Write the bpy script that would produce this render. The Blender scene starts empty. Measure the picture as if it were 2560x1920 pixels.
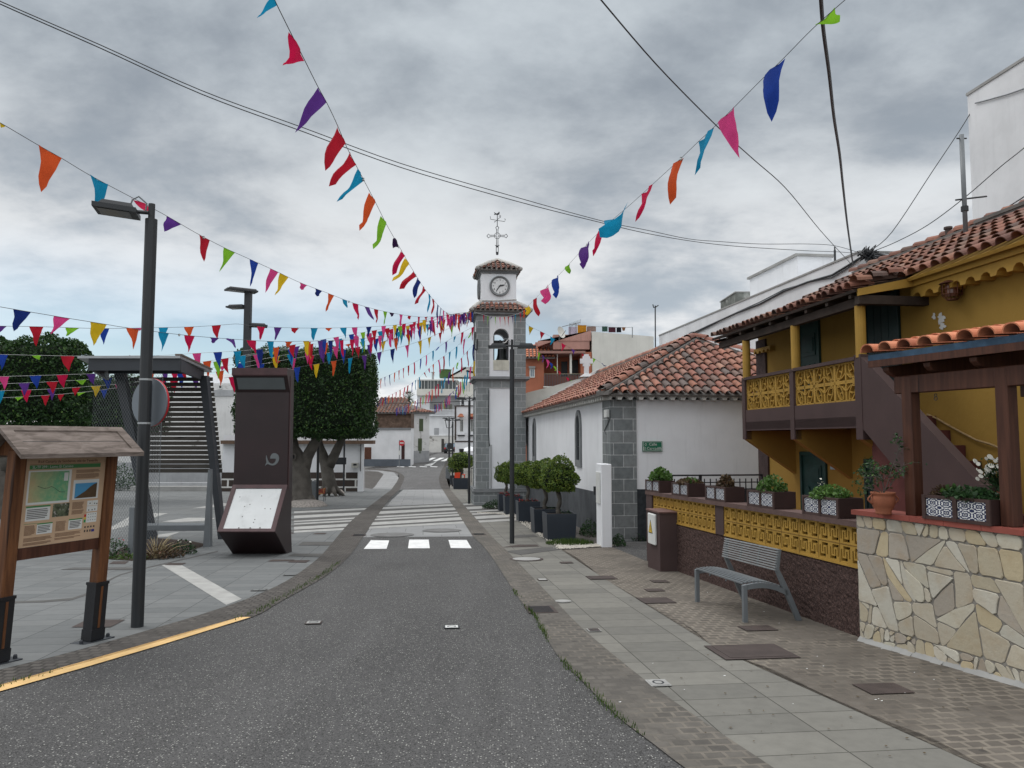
import bpy, bmesh, math, random
from mathutils import Vector, Matrix
from math import sin, cos, pi, radians, sqrt, atan2, floor
random.seed(7)
S = bpy.context.scene
COL = S.collection
# ------------------------------------------------------------------ camera
F = 1900.0; PIT = math.atan(137/1900.0); CZ = 2.27
cd = bpy.data.cameras.new('camera'); cam = bpy.data.objects.new('camera', cd); COL.objects.link(cam)
cam.location = (0, 0, CZ); cam.rotation_euler = (pi/2+PIT, 0, 0)
cd.sensor_width = 36; cd.lens = F/2560*36; cd.clip_start = .05; cd.clip_end = 3000
S.camera = cam
# ------------------------------------------------------------------ light and exposure
SUN_EL, SUN_AZ = radians(52), radians(-62)      # azimuth from +Y towards +X (negative = left)
S.view_settings.view_transform = 'Standard'; S.view_settings.look = 'None'
S.view_settings.exposure = 0.0; S.view_settings.gamma = 1.0; S.view_settings.use_curve_mapping = False
sl = bpy.data.lights.new('sun', 'SUN'); sl.energy = 0.8; sl.angle = radians(22); sl.color = (1, .965, .92)
so = bpy.data.objects.new('sun', sl); COL.objects.link(so)
sd = Vector((sin(SUN_AZ)*cos(SUN_EL), cos(SUN_AZ)*cos(SUN_EL), sin(SUN_EL)))
so.rotation_euler = (-sd).to_track_quat('-Z', 'Y').to_euler(); so.location = (0, 0, 30)
W = bpy.data.worlds.new('World'); S.world = W; W.use_nodes = True
def world():
    nt = W.node_tree; nt.nodes.clear(); N = nt.nodes.new; L = nt.links.new
    out = N('ShaderNodeOutputWorld'); bg = N('ShaderNodeBackground'); L(bg.outputs[0], out.inputs[0])
    sky = N('ShaderNodeTexSky'); sky.sky_type = 'NISHITA'; sky.sun_disc = False
    sky.sun_elevation = SUN_EL; sky.sun_rotation = SUN_AZ; sky.air_density = 1.3; sky.dust_density = .6
    tc = N('ShaderNodeTexCoord'); sep = N('ShaderNodeSeparateXYZ'); L(tc.outputs['Generated'], sep.inputs[0])
    def m(op, a, b=None, c=None, clamp=False):
        n = N('ShaderNodeMath'); n.operation = op; n.use_clamp = clamp
        for i, v in enumerate((a, b, c)):
            if v is None: continue
            if isinstance(v, (int, float)): n.inputs[i].default_value = v
            else: L(v, n.inputs[i])
        return n.outputs[0]
    def mr(v, a, b, c=0., d=1.):
        n = N('ShaderNodeMapRange'); n.interpolation_type = 'SMOOTHSTEP'
        L(v, n.inputs[0]); n.inputs[1].default_value = a; n.inputs[2].default_value = b
        n.inputs[3].default_value = c; n.inputs[4].default_value = d; return n.outputs[0]
    z = sep.outputs[2]
    zz = m('ADD', m('MAXIMUM', z, 0.0), .30)
    cx = m('DIVIDE', sep.outputs[0], zz); cy = m('DIVIDE', sep.outputs[1], zz)
    comb = N('ShaderNodeCombineXYZ'); L(m('MULTIPLY', cx, .85), comb.inputs[0]); L(cy, comb.inputs[1])
    def noise(scale, det, rough, off=0., dist=0.):
        mp = N('ShaderNodeMapping'); L(comb.outputs[0], mp.inputs[0]); mp.inputs[1].default_value = (off, off*1.7, off*.3)
        n = N('ShaderNodeTexNoise'); n.inputs['Scale'].default_value = scale; n.inputs['Detail'].default_value = det
        n.inputs['Roughness'].default_value = rough; n.inputs['Distortion'].default_value = dist
        L(mp.outputs[0], n.inputs[0]); return n.outputs[0]
    n1 = noise(1.25, 8, .56, 3.1, .25); n2 = noise(4.2, 7, .6, 9.4, .1)
    dens = m('ADD', m('MULTIPLY', n1, .72), m('MULTIPLY', n2, .28))
    # cloud brightness: dark grey-blue undersides above, bright towards the horizon
    br = mr(dens, .38, .60)
    low = mr(z, .04, .46, 1., 0.)
    def rgbmix(f, c1, c2):
        n = N('ShaderNodeMix'); n.data_type = 'RGBA'
        if isinstance(f, float): n.inputs[0].default_value = f
        else: L(f, n.inputs[0])
        for i, c in ((6, c1), (7, c2)):
            if isinstance(c, tuple): n.inputs[i].default_value = (*c, 1)
            else: L(c, n.inputs[i])
        return n.outputs[2]
    upper = rgbmix(br, (.60, .655, .70), (.285, .325, .375))
    lower = rgbmix(mr(dens, .46, .62), (1.0, 1.0, 1.0), (.48, .55, .62))
    cl = rgbmix(low, upper, lower)
    # open blue patches close to the horizon
    n3 = noise(.55, 5, .5, 21.7, .4)
    hole = m('MULTIPLY', mr(n3, .46, .56), mr(z, .06, .26, 1., 0.))
    hs = N('ShaderNodeMix'); hs.data_type = 'RGBA'; hs.blend_type = 'MULTIPLY'; hs.inputs[0].default_value = 1
    L(sky.outputs[0], hs.inputs[6]); hs.inputs[7].default_value = (.115, .115, .115, 1)
    blue = rgbmix(.45, hs.outputs[2], (.36, .60, .86))
    vis = rgbmix(hole, cl, blue)
    # overcast dome: overhead and behind the viewer the cloud deck is much brighter than low ahead
    up = mr(z, .52, .85); back = mr(sep.outputs[1], .35, -.35)
    over = m('MAXIMUM', up, m('MULTIPLY', back, .30))
    fin = rgbmix(over, vis, (2.10, 2.11, 2.14))
    L(fin, bg.inputs[0]); bg.inputs[1].default_value = 1.0
world()
# ------------------------------------------------------------------ view geometry helpers
GP = [(-60, 2.95), (0, .62), (16, 0.), (32, -.42), (50, -.85), (65, -.85), (80, -.6), (95, .2), (112, .3), (700, .3)]
def gz(y):
    if y <= GP[0][0]: return GP[0][1]
    for (a, za), (b, zb) in zip(GP, GP[1:]):
        if y <= b: return za+(zb-za)*(y-a)/(b-a)
    return GP[-1][1]
def ray(x, y):
    u = (x-1280)/F; v = (960-y)/F
    return Vector((u, cos(PIT)-v*sin(PIT), sin(PIT)+v*cos(PIT)))
def P(x, y, Y):                       # photograph pixel + distance -> world
    d = ray(x, y); t = Y/d.y
    return Vector((d.x*t, Y, CZ+d.z*t))
def G(x, y):                          # photograph pixel -> point of the ground
    d = ray(x, y); k = d.z/d.y
    lo, f0 = .5, None
    Y = .5
    while Y < 600:
        f = CZ+k*Y-gz(Y)
        if f <= 0: break
        lo = Y; Y *= 1.03
    hi = Y
    for _ in range(40):
        mid = (lo+hi)/2
        if CZ+k*mid-gz(mid) > 0: lo = mid
        else: hi = mid
    return Vector((d.x/d.y*hi, hi, gz(hi)))
def PV(x, y, p0, ax):                 # pixel -> point of a vertical plane through p0 along ax
    d = ray(x, y); n = Vector((-ax[1], ax[0]))
    t = (p0[0]*n.x+p0[1]*n.y)/(d.x*n.x+d.y*n.y)
    return Vector((d.x*t, d.y*t, CZ+d.z*t))
AN = radians(6.6)
Dv = Vector((-sin(AN), cos(AN))); Rv = Vector((cos(AN), sin(AN)))
def c255(r, g, b):
    f = lambda c: (c/255/12.92) if c <= 10 else ((c/255+.055)/1.055)**2.4
    return (f(r), f(g), f(b))
# ------------------------------------------------------------------ object tree helpers
OFF = {}
def thing(name, label, cat, loc=(0, 0, 0), group=None):
    o = bpy.data.objects.new(name, None); COL.objects.link(o); o.location = loc
    o.empty_display_size = .2
    o['label'] = label; o['category'] = cat
    if group: o['group'] = group
    OFF[o] = Vector(loc); return o
def tag(o, label, cat, group=None, kind=None):
    if label: o['label'] = label
    if cat: o['category'] = cat
    if group: o['group'] = group
    if kind: o['kind'] = kind
    return o
def copy_tree(o, parent=None):
    c = o.copy(); COL.objects.link(c)
    if parent: c.parent = parent
    for ch in o.children: copy_tree(ch, c)
    return c
class MB:
    def __init__(s): s.v = []; s.f = []; s.m = []; s.c = []; s.cm = 0; s.cc = None
    def face(s, idx): s.f.append(tuple(idx)); s.m.append(s.cm); s.c.append(s.cc)
    def add(s, vs, fs):
        n = len(s.v); s.v += [tuple(p) for p in vs]
        for f in fs: s.face([i+n for i in f])
        return s
    def quad(s, a, b, c, d): return s.add([a, b, c, d], [(0, 1, 2, 3)])
    def hexa(s, b4, t4):
        return s.add(list(b4)+list(t4), [(3, 2, 1, 0), (4, 5, 6, 7), (0, 1, 5, 4), (1, 2, 6, 5), (2, 3, 7, 6), (3, 0, 4, 7)])
    def box(s, x0, x1, y0, y1, z0, z1):
        return s.hexa([(x0, y0, z0), (x1, y0, z0), (x1, y1, z0), (x0, y1, z0)], [(x0, y0, z1), (x1, y0, z1), (x1, y1, z1), (x0, y1, z1)])
    def obox(s, o, ax, u0, u1, v0, v1, z0, z1, sh=0.):
        ax = Vector(ax[:2]).normalized(); ay = Vector((-ax.y, ax.x)); o = Vector(o[:2])
        q = [o+ax*u+ay*v for u, v in ((u0, v0), (u1, v0), (u1, v1), (u0, v1))]
        return s.hexa([(p.x, p.y, z0) for p in q], [(p.x, p.y, z1) for p in q])
    def prism(s, poly, vec):          # poly: 3D points in order, extruded by vec
        n = len(poly); vec = Vector(vec); a = [Vector(p) for p in poly]; b = [p+vec for p in a]
        fs = [tuple(range(n-1, -1, -1)), tuple(range(n, 2*n))]+[(i, (i+1) % n, n+(i+1) % n, n+i) for i in range(n)]
        return s.add(a+b, fs)
    def tube(s, pts, r, n=6, caps=True):
        pts = [Vector(p) for p in pts]; rs = r if isinstance(r, (list, tuple)) else [r]*len(pts)
        vs = []; up = None
        for i, p in enumerate(pts):
            t = (pts[min(i+1, len(pts)-1)]-pts[max(i-1, 0)])
            if t.length < 1e-9: t = Vector((0, 0, 1))
            t.normalize()
            if up is None:
                up = Vector((0, 0, 1)) if abs(t.z) < .9 else Vector((1, 0, 0))
            a = t.cross(up); 
            if a.length < 1e-6: a = t.orthogonal()
            a.normalize(); b = a.cross(t).normalized(); up = b
            for k in range(n):
                q = 2*pi*k/n
                vs.append(p+(a*cos(q)+b*sin(q))*rs[i])
        fs = []
        for i in range(len(pts)-1):
            for k in range(n):
                k2 = (k+1) % n
                fs.append((i*n+k, i*n+k2, (i+1)*n+k2, (i+1)*n+k))
        if caps: fs += [tuple(range(n-1, -1, -1)), tuple(range((len(pts)-1)*n, len(pts)*n))]
        return s.add(vs, fs)
    def lathe(s, prof, c, n=20, ax=None):
        vs = []; c = Vector(c)
        for r, z in prof:
            for k in range(n):
                q = 2*pi*k/n; vs.append((c.x+r*cos(q), c.y+r*sin(q), c.z+z))
        m = len(prof)
        fs = [(i*n+k, i*n+(k+1) % n, (i+1)*n+(k+1) % n, (i+1)*n+k) for i in range(m-1) for k in range(n)]
        fs += [tuple(range(n-1, -1, -1)), tuple(range((m-1)*n, m*n))]
        return s.add(vs, fs)
    def disc(s, c, nrm, r, th, n=28):
        nrm = Vector(nrm).normalized(); a = nrm.orthogonal().normalized(); b = nrm.cross(a)
        return s.prism([Vector(c)+(a*cos(2*pi*k/n)+b*sin(2*pi*k/n))*r for k in range(n)], nrm*th)
    def build(s, name, mats, parent=None, smooth=False, bevel=0, kind=None):
        off = OFF.get(parent, Vector((0, 0, 0))) if parent else Vector((0, 0, 0))
        me = bpy.data.meshes.new(name)
        me.from_pydata([(p[0]-off.x, p[1]-off.y, p[2]-off.z) for p in s.v], [], s.f)
        if not isinstance(mats, (list, tuple)): mats = [mats]
        for m in mats: me.materials.append(m)
        if len(mats) > 1: me.polygons.foreach_set('material_index', s.m)
        if any(c is not None for c in s.c):
            at = me.color_attributes.new('tone', 'FLOAT_COLOR', 'CORNER'); buf = []
            for p in me.polygons:
                c = s.c[p.index] or (1, 1, 1); buf += [c[0], c[1], c[2], 1.]*p.loop_total
            at.data.foreach_set('color', buf)
        if smooth: me.polygons.foreach_set('use_smooth', [True]*len(me.polygons))
        me.update()
        bm = bmesh.new(); bm.from_mesh(me); bmesh.ops.recalc_face_normals(bm, faces=bm.faces)
        if bevel:
            bmesh.ops.remove_doubles(bm, verts=bm.verts, dist=1e-5)
            ed = [e for e in bm.edges if len(e.link_faces) == 2 and e.calc_face_angle(0) > .6]
            bmesh.ops.bevel(bm, geom=ed, offset=bevel, segments=1, affect='EDGES', clamp_overlap=True)
        bm.to_mesh(me); bm.free()
        o = bpy.data.objects.new(name, me); COL.objects.link(o)
        if parent: o.parent = parent
        OFF[o] = off
        if kind: o['kind'] = kind
        return o
def text_mb(mb, body, o, ax, up, size, depth=.004, align='LEFT'):
    cu = bpy.data.curves.new('t', 'FONT'); cu.body = body; cu.size = 1; cu.align_x = align; cu.resolution_u = 2
    ob = bpy.data.objects.new('t', cu); COL.objects.link(ob)
    dg = bpy.context.evaluated_depsgraph_get(); dg.update()
    me = ob.evaluated_get(dg).to_mesh()
    ax = Vector(ax).normalized(); up = Vector(up).normalized(); nr = ax.cross(up)
    o = Vector(o)
    mb.add([o+ax*v.co.x*size+up*v.co.y*size+nr*depth for v in me.vertices], [tuple(p.vertices) for p in me.polygons])
    ob.evaluated_get(dg).to_mesh_clear()
    bpy.data.objects.remove(ob); bpy.data.curves.remove(cu)
# ------------------------------------------------------------------ materials
class NT:
    def __init__(s, name):
        s.mat = bpy.data.materials.new(name); s.mat.use_nodes = True; s.t = s.mat.node_tree; s.t.nodes.clear()
        s.out = s.n('ShaderNodeOutputMaterial'); s.b = s.n('ShaderNodeBsdfPrincipled'); s.l(s.b.outputs[0], s.out.inputs[0])
    def n(s, k, **kw):
        n = s.t.nodes.new(k)
        for a, b in kw.items(): setattr(n, a, b)
        return n
    def l(s, a, b): s.t.links.new(a, b)
    def sv(s, sock, v):
        if isinstance(v, (int, float)): sock.default_value = v
        elif isinstance(v, tuple): sock.default_value = (*v, 1) if len(v) == 3 and len(sock.default_value) == 4 else v
        else: s.l(v, sock)
    def math(s, op, a, b=None, clamp=False, c=None):
        n = s.n('ShaderNodeMath', operation=op, use_clamp=clamp); s.sv(n.inputs[0], a)
        if b is not None: s.sv(n.inputs[1], b)
        if c is not None: s.sv(n.inputs[2], c)
        return n.outputs[0]
    def mix(s, f, a, b, mode='MIX'):
        n = s.n('ShaderNodeMix', data_type='RGBA', blend_type=mode); s.sv(n.inputs[0], f); s.sv(n.inputs[6], a); s.sv(n.inputs[7], b); return n.outputs[2]
    def ramp(s, v, a, b, c=0., d=1.):
        n = s.n('ShaderNodeMapRange'); n.interpolation_type = 'SMOOTHSTEP'; s.sv(n.inputs[0], v)
        for i, q in enumerate((a, b, c, d)): s.sv(n.inputs[i+1], q)
        return n.outputs[0]
    def pos(s): return s.n('ShaderNodeNewGeometry').outputs['Position']
    def obj(s): return s.n('ShaderNodeTexCoord').outputs['Object']
    def dot(s, v, a):
        n = s.n('ShaderNodeVectorMath', operation='DOT_PRODUCT'); s.l(v, n.inputs[0]); n.inputs[1].default_value = a; return n.outputs['Value']
    def uv(s, v, a, b):
        c = s.n('ShaderNodeCombineXYZ'); s.l(s.dot(v, a), c.inputs[0]); s.l(s.dot(v, b), c.inputs[1]); return c.outputs[0]
    def noise(s, v, sc, det=4, ro=.55, dist=0., fac=True):
        n = s.n('ShaderNodeTexNoise'); s.l(v, n.inputs[0]); n.inputs['Scale'].default_value = sc; n.inputs['Detail'].default_value = det
        n.inputs['Roughness'].default_value = ro; n.inputs['Distortion'].default_value = dist; return n.outputs[0 if fac else 1]
    def scl(s, v, x, y, z):
        n = s.n('ShaderNodeVectorMath', operation='MULTIPLY'); s.l(v, n.inputs[0]); n.inputs[1].default_value = (x, y, z); return n.outputs[0]
    def bump(s, h, st=.2, d=.01):
        n = s.n('ShaderNodeBump'); n.inputs['Strength'].default_value = st; n.inputs['Distance'].default_value = d
        s.sv(n.inputs['Height'], h); s.l(n.outputs[0], s.b.inputs['Normal'])
    def fin(s, col, rough=.8, spec=.3, metal=0.):
        s.sv(s.b.inputs['Base Color'], col); s.sv(s.b.inputs['Roughness'], rough)
        s.b.inputs['Specular IOR Level'].default_value = spec; s.b.inputs['Metallic'].default_value = metal
        return s.mat
def sh(c, k): return tuple(min(1., x*k) for x in c)
def M(name, col, rough=.8, var=.15, sc=3., bump=.15, bsc=60., stain=None, sst=.5, ssc=1.2, spec=.3, metal=0., streak=0., worn=None, dirt=0.):
    t = NT(name); v = t.pos() ; c = t.mix(t.ramp(t.noise(v, sc, 5), .3, .7), sh(col, 1-var), sh(col, 1+var*.6))
    c = t.mix(t.math('MULTIPLY', t.noise(v, sc*13, 3), var*.8), c, sh(col, .6))
    if streak:
        k = t.ramp(t.noise(t.scl(v, 3.5, 3.5, .35), 1.6, 5, .65), .52, .75)
        c = t.mix(t.math('MULTIPLY', k, streak), c, sh(col, .45))
    if stain:
        k = t.ramp(t.noise(v, ssc, 6, .62, .8), 1-sst, 1-sst+.12); c = t.mix(k, c, stain)
    if worn:
        k = t.ramp(t.noise(v, 22., 6, .7), .60, .70); c = t.mix(t.math('MULTIPLY', k, .7), c, worn)
    if bump: t.bump(t.noise(v, bsc, 4, .6), bump, .012)
    return t.fin(c, rough, spec, metal)
def bricks(t, vec, bw, bh, mort, off=.5, c1=(.5, .5, .5), c2=(.5, .5, .5), cm=(.8, .8, .8), smooth=.1, freq=2, bias=0.):
    n = t.n('ShaderNodeTexBrick'); t.l(vec, n.inputs['Vector']); n.offset = off; n.offset_frequency = freq
    n.inputs['Scale'].default_value = 1; n.inputs['Brick Width'].default_value = bw; n.inputs['Row Height'].default_value = bh
    n.inputs['Mortar Size'].default_value = mort; n.inputs['Mortar Smooth'].default_value = smooth; n.inputs['Bias'].default_value = bias
    n.inputs['Color1'].default_value = (*c1, 1); n.inputs['Color2'].default_value = (*c2, 1); n.inputs['Mortar'].default_value = (*cm, 1)
    return n
def brickmat(name, a, b, bw, bh, mort, c1, c2, cm, rough=.85, off=.5, bump=.4, bd=.01, mottle=.25, msc=9., worn=None, jit=0.):
    t = NT(name); v = t.pos(); q = t.uv(v, a, b)
    if jit:
        nn = t.n('ShaderNodeVectorMath', operation='MULTIPLY_ADD'); t.l(t.noise(v, 7., 2, .5, 0, False), nn.inputs[0])
        nn.inputs[1].default_value = (jit, jit, 0); t.l(q, nn.inputs[2]); q = nn.outputs[0]
    n = bricks(t, q, bw, bh, mort, off, c1, c2, cm)
    c = t.mix(t.math('MULTIPLY', t.ramp(t.noise(v, msc, 6, .6), .35, .7), mottle), n.outputs[0], (.02, .02, .02))
    c = t.mix(t.math('MULTIPLY', t.ramp(t.noise(v, .8, 4, .6), .4, .7), mottle*.8), c, (.05, .045, .035))
    if worn: c = t.mix(t.math('MULTIPLY', t.ramp(t.noise(v, .9, 5, .6, .5), .46, .60), n.outputs[1]), c, worn)
    vg = t.n('ShaderNodeTexVoronoi'); vg.inputs['Scale'].default_value = 2.6; t.l(v, vg.inputs['Vector'])
    c = t.mix(t.math('MULTIPLY', t.ramp(vg.outputs['Distance'], .075, .045), .5), c, (.03, .03, .028))
    h = t.math('ADD', t.math('MULTIPLY', n.outputs[1], -1.), t.math('MULTIPLY', t.noise(v, 50, 4), .35))
    t.bump(h, bump, bd)
    return t.fin(c, rough)
def tonemat(name, rough=.8, var=.3, sc=9., bump=.2, bsc=40, spec=.25, dirtcol=(.03, .028, .025), dirt=.35):
    t = NT(name); v = t.pos(); a = t.n('ShaderNodeAttribute', attribute_name='tone')
    c = t.mix(t.math('MULTIPLY', t.ramp(t.noise(v, sc, 5, .6), .42, .75), dirt), a.outputs[0], dirtcol)
    t.bump(t.noise(v, bsc, 4), bump, .008)
    return t.fin(c, rough, spec)
def leafmat(name, c1, c2, c3):
    t = NT(name); g = t.n('ShaderNodeNewGeometry'); r = g.outputs['Random Per Island']
    c = t.mix(t.ramp(r, .0, .75), c1, c2); c = t.mix(t.ramp(r, .88, 1.), c, c3)
    k = t.ramp(t.noise(g.outputs['Position'], 1.1, 4, .6), .3, .7); c = t.mix(t.math('MULTIPLY', k, .5), c, sh(c1, .7))
    t.b.inputs['Subsurface Weight'].default_value = 0.
    m = t.fin(c, .55, .35)
    tr = t.n('ShaderNodeBsdfTranslucent'); t.sv(tr.inputs[0], c); mx = t.n('ShaderNodeMixShader'); mx.inputs[0].default_value = .25
    t.l(t.b.outputs[0], mx.inputs[1]); t.l(tr.outputs[0], mx.inputs[2]); t.l(mx.outputs[0], t.out.inputs[0]); return m
def clothmat(name, col):
    t = NT(name); v = t.pos(); c = t.mix(t.ramp(t.noise(v, 5, 2), .3, .7), sh(col, .85), sh(col, 1.05))
    t.fin(c, .8, .15)
    tr = t.n('ShaderNodeBsdfTranslucent'); t.sv(tr.inputs[0], c); mx = t.n('ShaderNodeMixShader'); mx.inputs[0].default_value = .45
    t.l(t.b.outputs[0], mx.inputs[1]); t.l(tr.outputs[0], mx.inputs[2]); t.l(mx.outputs[0], t.out.inputs[0]); return t.mat
A2 = (*Rv, 0.); B2 = (*Dv, 0.); SUMV = (Rv.x+Dv.x, Rv.y+Dv.y, 0.); ZV = (0., 0., 1.)
WHITE = M('white_plaster', (.70, .715, .735), .9, .08, .7, .15, 45, streak=.17)
WHITE2 = M('aged_white_plaster', (.66, .67, .68), .9, .10, .8, .2, 30, streak=.13)
WSTAIN = M('stained_white_plaster', (.66, .66, .65), .9, .10, .8, .2, 30, stain=(.25, .24, .22), sst=.42, ssc=.9, streak=.3)
CREAM = M('cream_plaster', (.62, .61, .56), .9, .08, .8, .15, 30, streak=.2)
GRAYW = M('grey_plaster', (.36, .37, .38), .9, .12, 1.2, .25, 30, streak=.3)
PLINTH = M('slate_grey_plinth', (.075, .082, .090), .85, .25, 2.5, .5, 35, streak=.3)
PLINTHP = M('blue_grey_paint', (.10, .115, .135), .8, .1, 1.5, .1, 30)
ORANGE = M('terracotta_plaster', (.40, .145, .085), .9, .12, .9, .2, 30, streak=.25)
PINKP = M('faded_pink_plaster', (.42, .24, .20), .9, .15, .9, .2, 30, streak=.45)
YELLOW = M('ochre_plaster', (.265, .158, .030), .85, .10, .8, .35, 14, streak=.12)
YELLOWB = M('yellow_paint', (.36, .215, .040), .7, .12, 3., .15, 40, streak=.12)
BROWNP = M('brown_painted_render', (.066, .042, .040), .75, .12, 1.5, .12, 40, streak=.12)
t = NT('rough_brown_stucco'); v = t.pos()
hn = t.noise(v, 42, 5, .75)
t.bump(hn, 1., .03); BROWNR = t.fin(t.mix(t.ramp(hn, .35, .68), (.030, .017, .015), (.115, .070, .060)), .9)
BROWNQ = M('coarse_brown_quoin', (.055, .036, .034), .9, .3, 6., 1., 18)
GREEN = M('dark_green_paint', (.006, .040, .034), .5, .3, 4., .1, 30, spec=.45)
GREEN2 = M('black_green_paint', (.005, .022, .022), .5, .2, 4., .1, 30, spec=.45)
WOODR = M('reddish_stained_wood', (.085, .032, .018), .6, .25, 3., .2, 50, spec=.35)
WOODD = M('dark_weathered_wood', (.035, .024, .018), .8, .3, 5., .3, 30)
def woodmat(name, c1, c2, ax, rough=.65):
    t = NT(name); v = t.obj(); sc = {'z': (28, 28, 1.6), 'x': (1.6, 28, 28), 'a': (5, 5, 28)}[ax]
    k = t.noise(t.scl(v, *sc), 1.0, 5, .6, .6); c = t.mix(t.ramp(k, .3, .7), c1, c2)
    kn = t.ramp(t.noise(t.scl(v, *[q*.25 for q in sc]), 2.5, 2), .68, .74); c = t.mix(kn, c, sh(c1, .4))
    t.bump(k, .25, .006); return t.fin(c, rough, .3)
WOODO = woodmat('honey_stained_wood', (.070, .026, .010), (.150, .062, .024), 'z')
WOODG = woodmat('silvered_wood', (.095, .075, .063), (.200, .165, .145), 'a', .85)
WOODP = woodmat('pergola_wood', (.046, .017, .010), (.085, .033, .019), 'z', .55)
METD = M('charcoal_coated_metal', (.015, .018, .021), .5, .15, 4., .05, 80, spec=.5)
METG = M('grey_painted_steel', (.135, .150, .160), .45, .08, 4., .05, 80, spec=.5)
METL = M('light_grey_steel', (.33, .35, .36), .4, .08, 4., .05, 80, spec=.5, metal=.3)
METS = M('slate_steel', (.028, .033, .040), .5, .12, 3., .05, 60, spec=.45)
CORTEN = M('dark_maroon_steel', (.019, .0075, .0085), .42, .22, 2.2, .08, 12, spec=.45)
CORTENE = M('maroon_steel_edge', (.060, .026, .028), .5, .25, 5, .1, 30, spec=.45)
BLACKM = M('black_iron', (.010, .012, .016), .5, .1, 4., .05, 80, spec=.5)
SIGNBACK = M('sign_back_aluminium', (.17, .195, .22), .45, .05, 3, .03, 60, spec=.5, metal=.4)
RED = M('red_sign_paint', (.45, .012, .02), .45, .05, 3, 0, spec=.5)
BOX = M('navy_grey_planter_plastic', (.022, .030, .042), .45, .12, 2., .05, 60, spec=.45)
SOIL = M('planter_soil', (.045, .03, .022), .95, .4, 14, .8, 40)
CLAY = M('terracotta_clay', (.30, .105, .055), .75, .22, 7., .2, 40)
REDCAP = M('red_clay_coping', (.26, .070, .052), .7, .18, 3., .2, 40)
PLASTW = M('white_painted_metal', (.60, .61, .59), .5, .06, 3, .03, 60, spec=.45)
GLASS = M('dark_window_glass', (.022, .028, .032), .12, .1, 2, 0, spec=.7)
GLASSB = M('bluish_window_glass', (.10, .16, .22), .15, .1, 2, 0, spec=.7)
WHITEP = M('white_road_paint', (.70, .71, .70), .75, .12, 5., .2, 80, worn=(.16, .16, .16))
YELP = M('yellow_road_paint', (.66, .44, .19), .75, .12, 5., .2, 80, worn=(.34, .24, .13))
CONC = M('pale_concrete', (.30, .30, .29), .9, .15, 2., .25, 40)
CONCD = M('dark_mortar', (.16, .15, .14), .9, .2, 4., .4, 30)
BASALT = M('grey_basalt_trim', (.190, .200, .205), .8, .12, 4., .15, 50, streak=.2)
IRONC = M('rusty_cast_iron', (.060, .045, .040), .7, .25, 8., .4, 50)
BRONZE = M('weathered_bell_bronze', (.035, .040, .038), .5, .3, 6, .1, 40, metal=.5)
TILE = tonemat('clay_roof_tile'); TILEN = tonemat('new_clay_tile', dirt=.08)
LEAF = leafmat('laurel_leaves', (.012, .036, .010), (.036, .088, .020), (.11, .19, .035))
LEAFB = leafmat('ficus_ball_leaves', (.040, .085, .014), (.150, .215, .030), (.30, .33, .06))
LEAFG = leafmat('garden_leaves', (.035, .085, .015), (.10, .20, .04), (.16, .28, .06))
LEAFD = leafmat('dark_garden_leaves', (.014, .040, .014), (.035, .085, .025), (.06, .12, .05))
LEAFR = leafmat('reddish_leaves', (.05, .030, .020), (.10, .065, .030), (.16, .08, .05))
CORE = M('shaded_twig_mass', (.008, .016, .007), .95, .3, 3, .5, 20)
BARK = M('grey_fig_bark', (.115, .105, .092), .9, .3, 3., 1., 12)
GRASS = leafmat('weed_blades', (.030, .065, .010), (.075, .130, .020), (.14, .17, .04))
PETALW = M('white_petals', (.75, .74, .66), .6, .05, 5, 0); PETALR = M('red_petals', (.35, .02, .03), .6, .1, 5, 0); PETALP = M('pink_petals', (.75, .45, .5), .6, .1, 5, 0)
# ------------------------------------------------------------------ ground sheets
def asphaltmat(name, base, speck, amt):
    t = NT(name); v = t.pos()
    vo = t.n('ShaderNodeTexVoronoi'); vo.inputs['Scale'].default_value = 62; vo.inputs['Randomness'].default_value = 1; t.l(v, vo.inputs['Vector'])
    vo2 = t.n('ShaderNodeTexVoronoi'); vo2.inputs['Scale'].default_value = 150; t.l(v, vo2.inputs['Vector'])
    r = t.n('ShaderNodeSeparateColor'); t.l(vo.outputs['Color'], r.inputs[0])
    r2 = t.n('ShaderNodeSeparateColor'); t.l(vo2.outputs['Color'], r2.inputs[0])
    big = t.ramp(t.noise(v, .35, 5, .6, .4), .3, .7)
    c = t.mix(big, sh(base, .78), sh(base, 1.22))
    c = t.mix(t.ramp(t.noise(t.scl(v, 1.6, .22, 1.), 1.1, 4, .6, .3), .48, .66), c, sh(base, 1.35))
    c = t.mix(t.ramp(r2.outputs[1], .2, 1.), c, sh(base, 1.9)); c = t.mix(t.ramp(r2.outputs[0], .75, .9), c, sh(base, .45))
    lim = t.ramp(t.noise(v, 1.4, 4, .7), .3, .7, amt+.05, amt-.05)
    k = t.math('MULTIPLY', t.math('GREATER_THAN', r.outputs[0], lim), t.ramp(vo.outputs['Distance'], .36, .24))
    c = t.mix(k, c, t.mix(r.outputs[1], sh(speck, .55), speck))
    pn = t.ramp(t.noise(v, .9, 6, .65, 1.5), .62, .67)
    c = t.mix(t.math('MULTIPLY', pn, .18), c, (.03, .028, .027))
    t.bump(t.math('ADD', r2.outputs[0], t.math('MULTIPLY', k, 1.)), .5, .004)
    return t.fin(c, .86, .3)
ASPH = asphaltmat('speckled_asphalt', (.052, .0515, .051), (.42, .42, .39), .77)
ASPHD = asphaltmat('plain_asphalt', (.080, .079, .078), (.2, .2, .2), .95)
SLABL = brickmat('grey_paving_slabs', A2, B2, .55, .31, .005, (.122, .130, .131), (.160, .167, .166), (.055, .056, .056), mottle=.10, bump=.25, bd=.004, off=0.)
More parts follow.
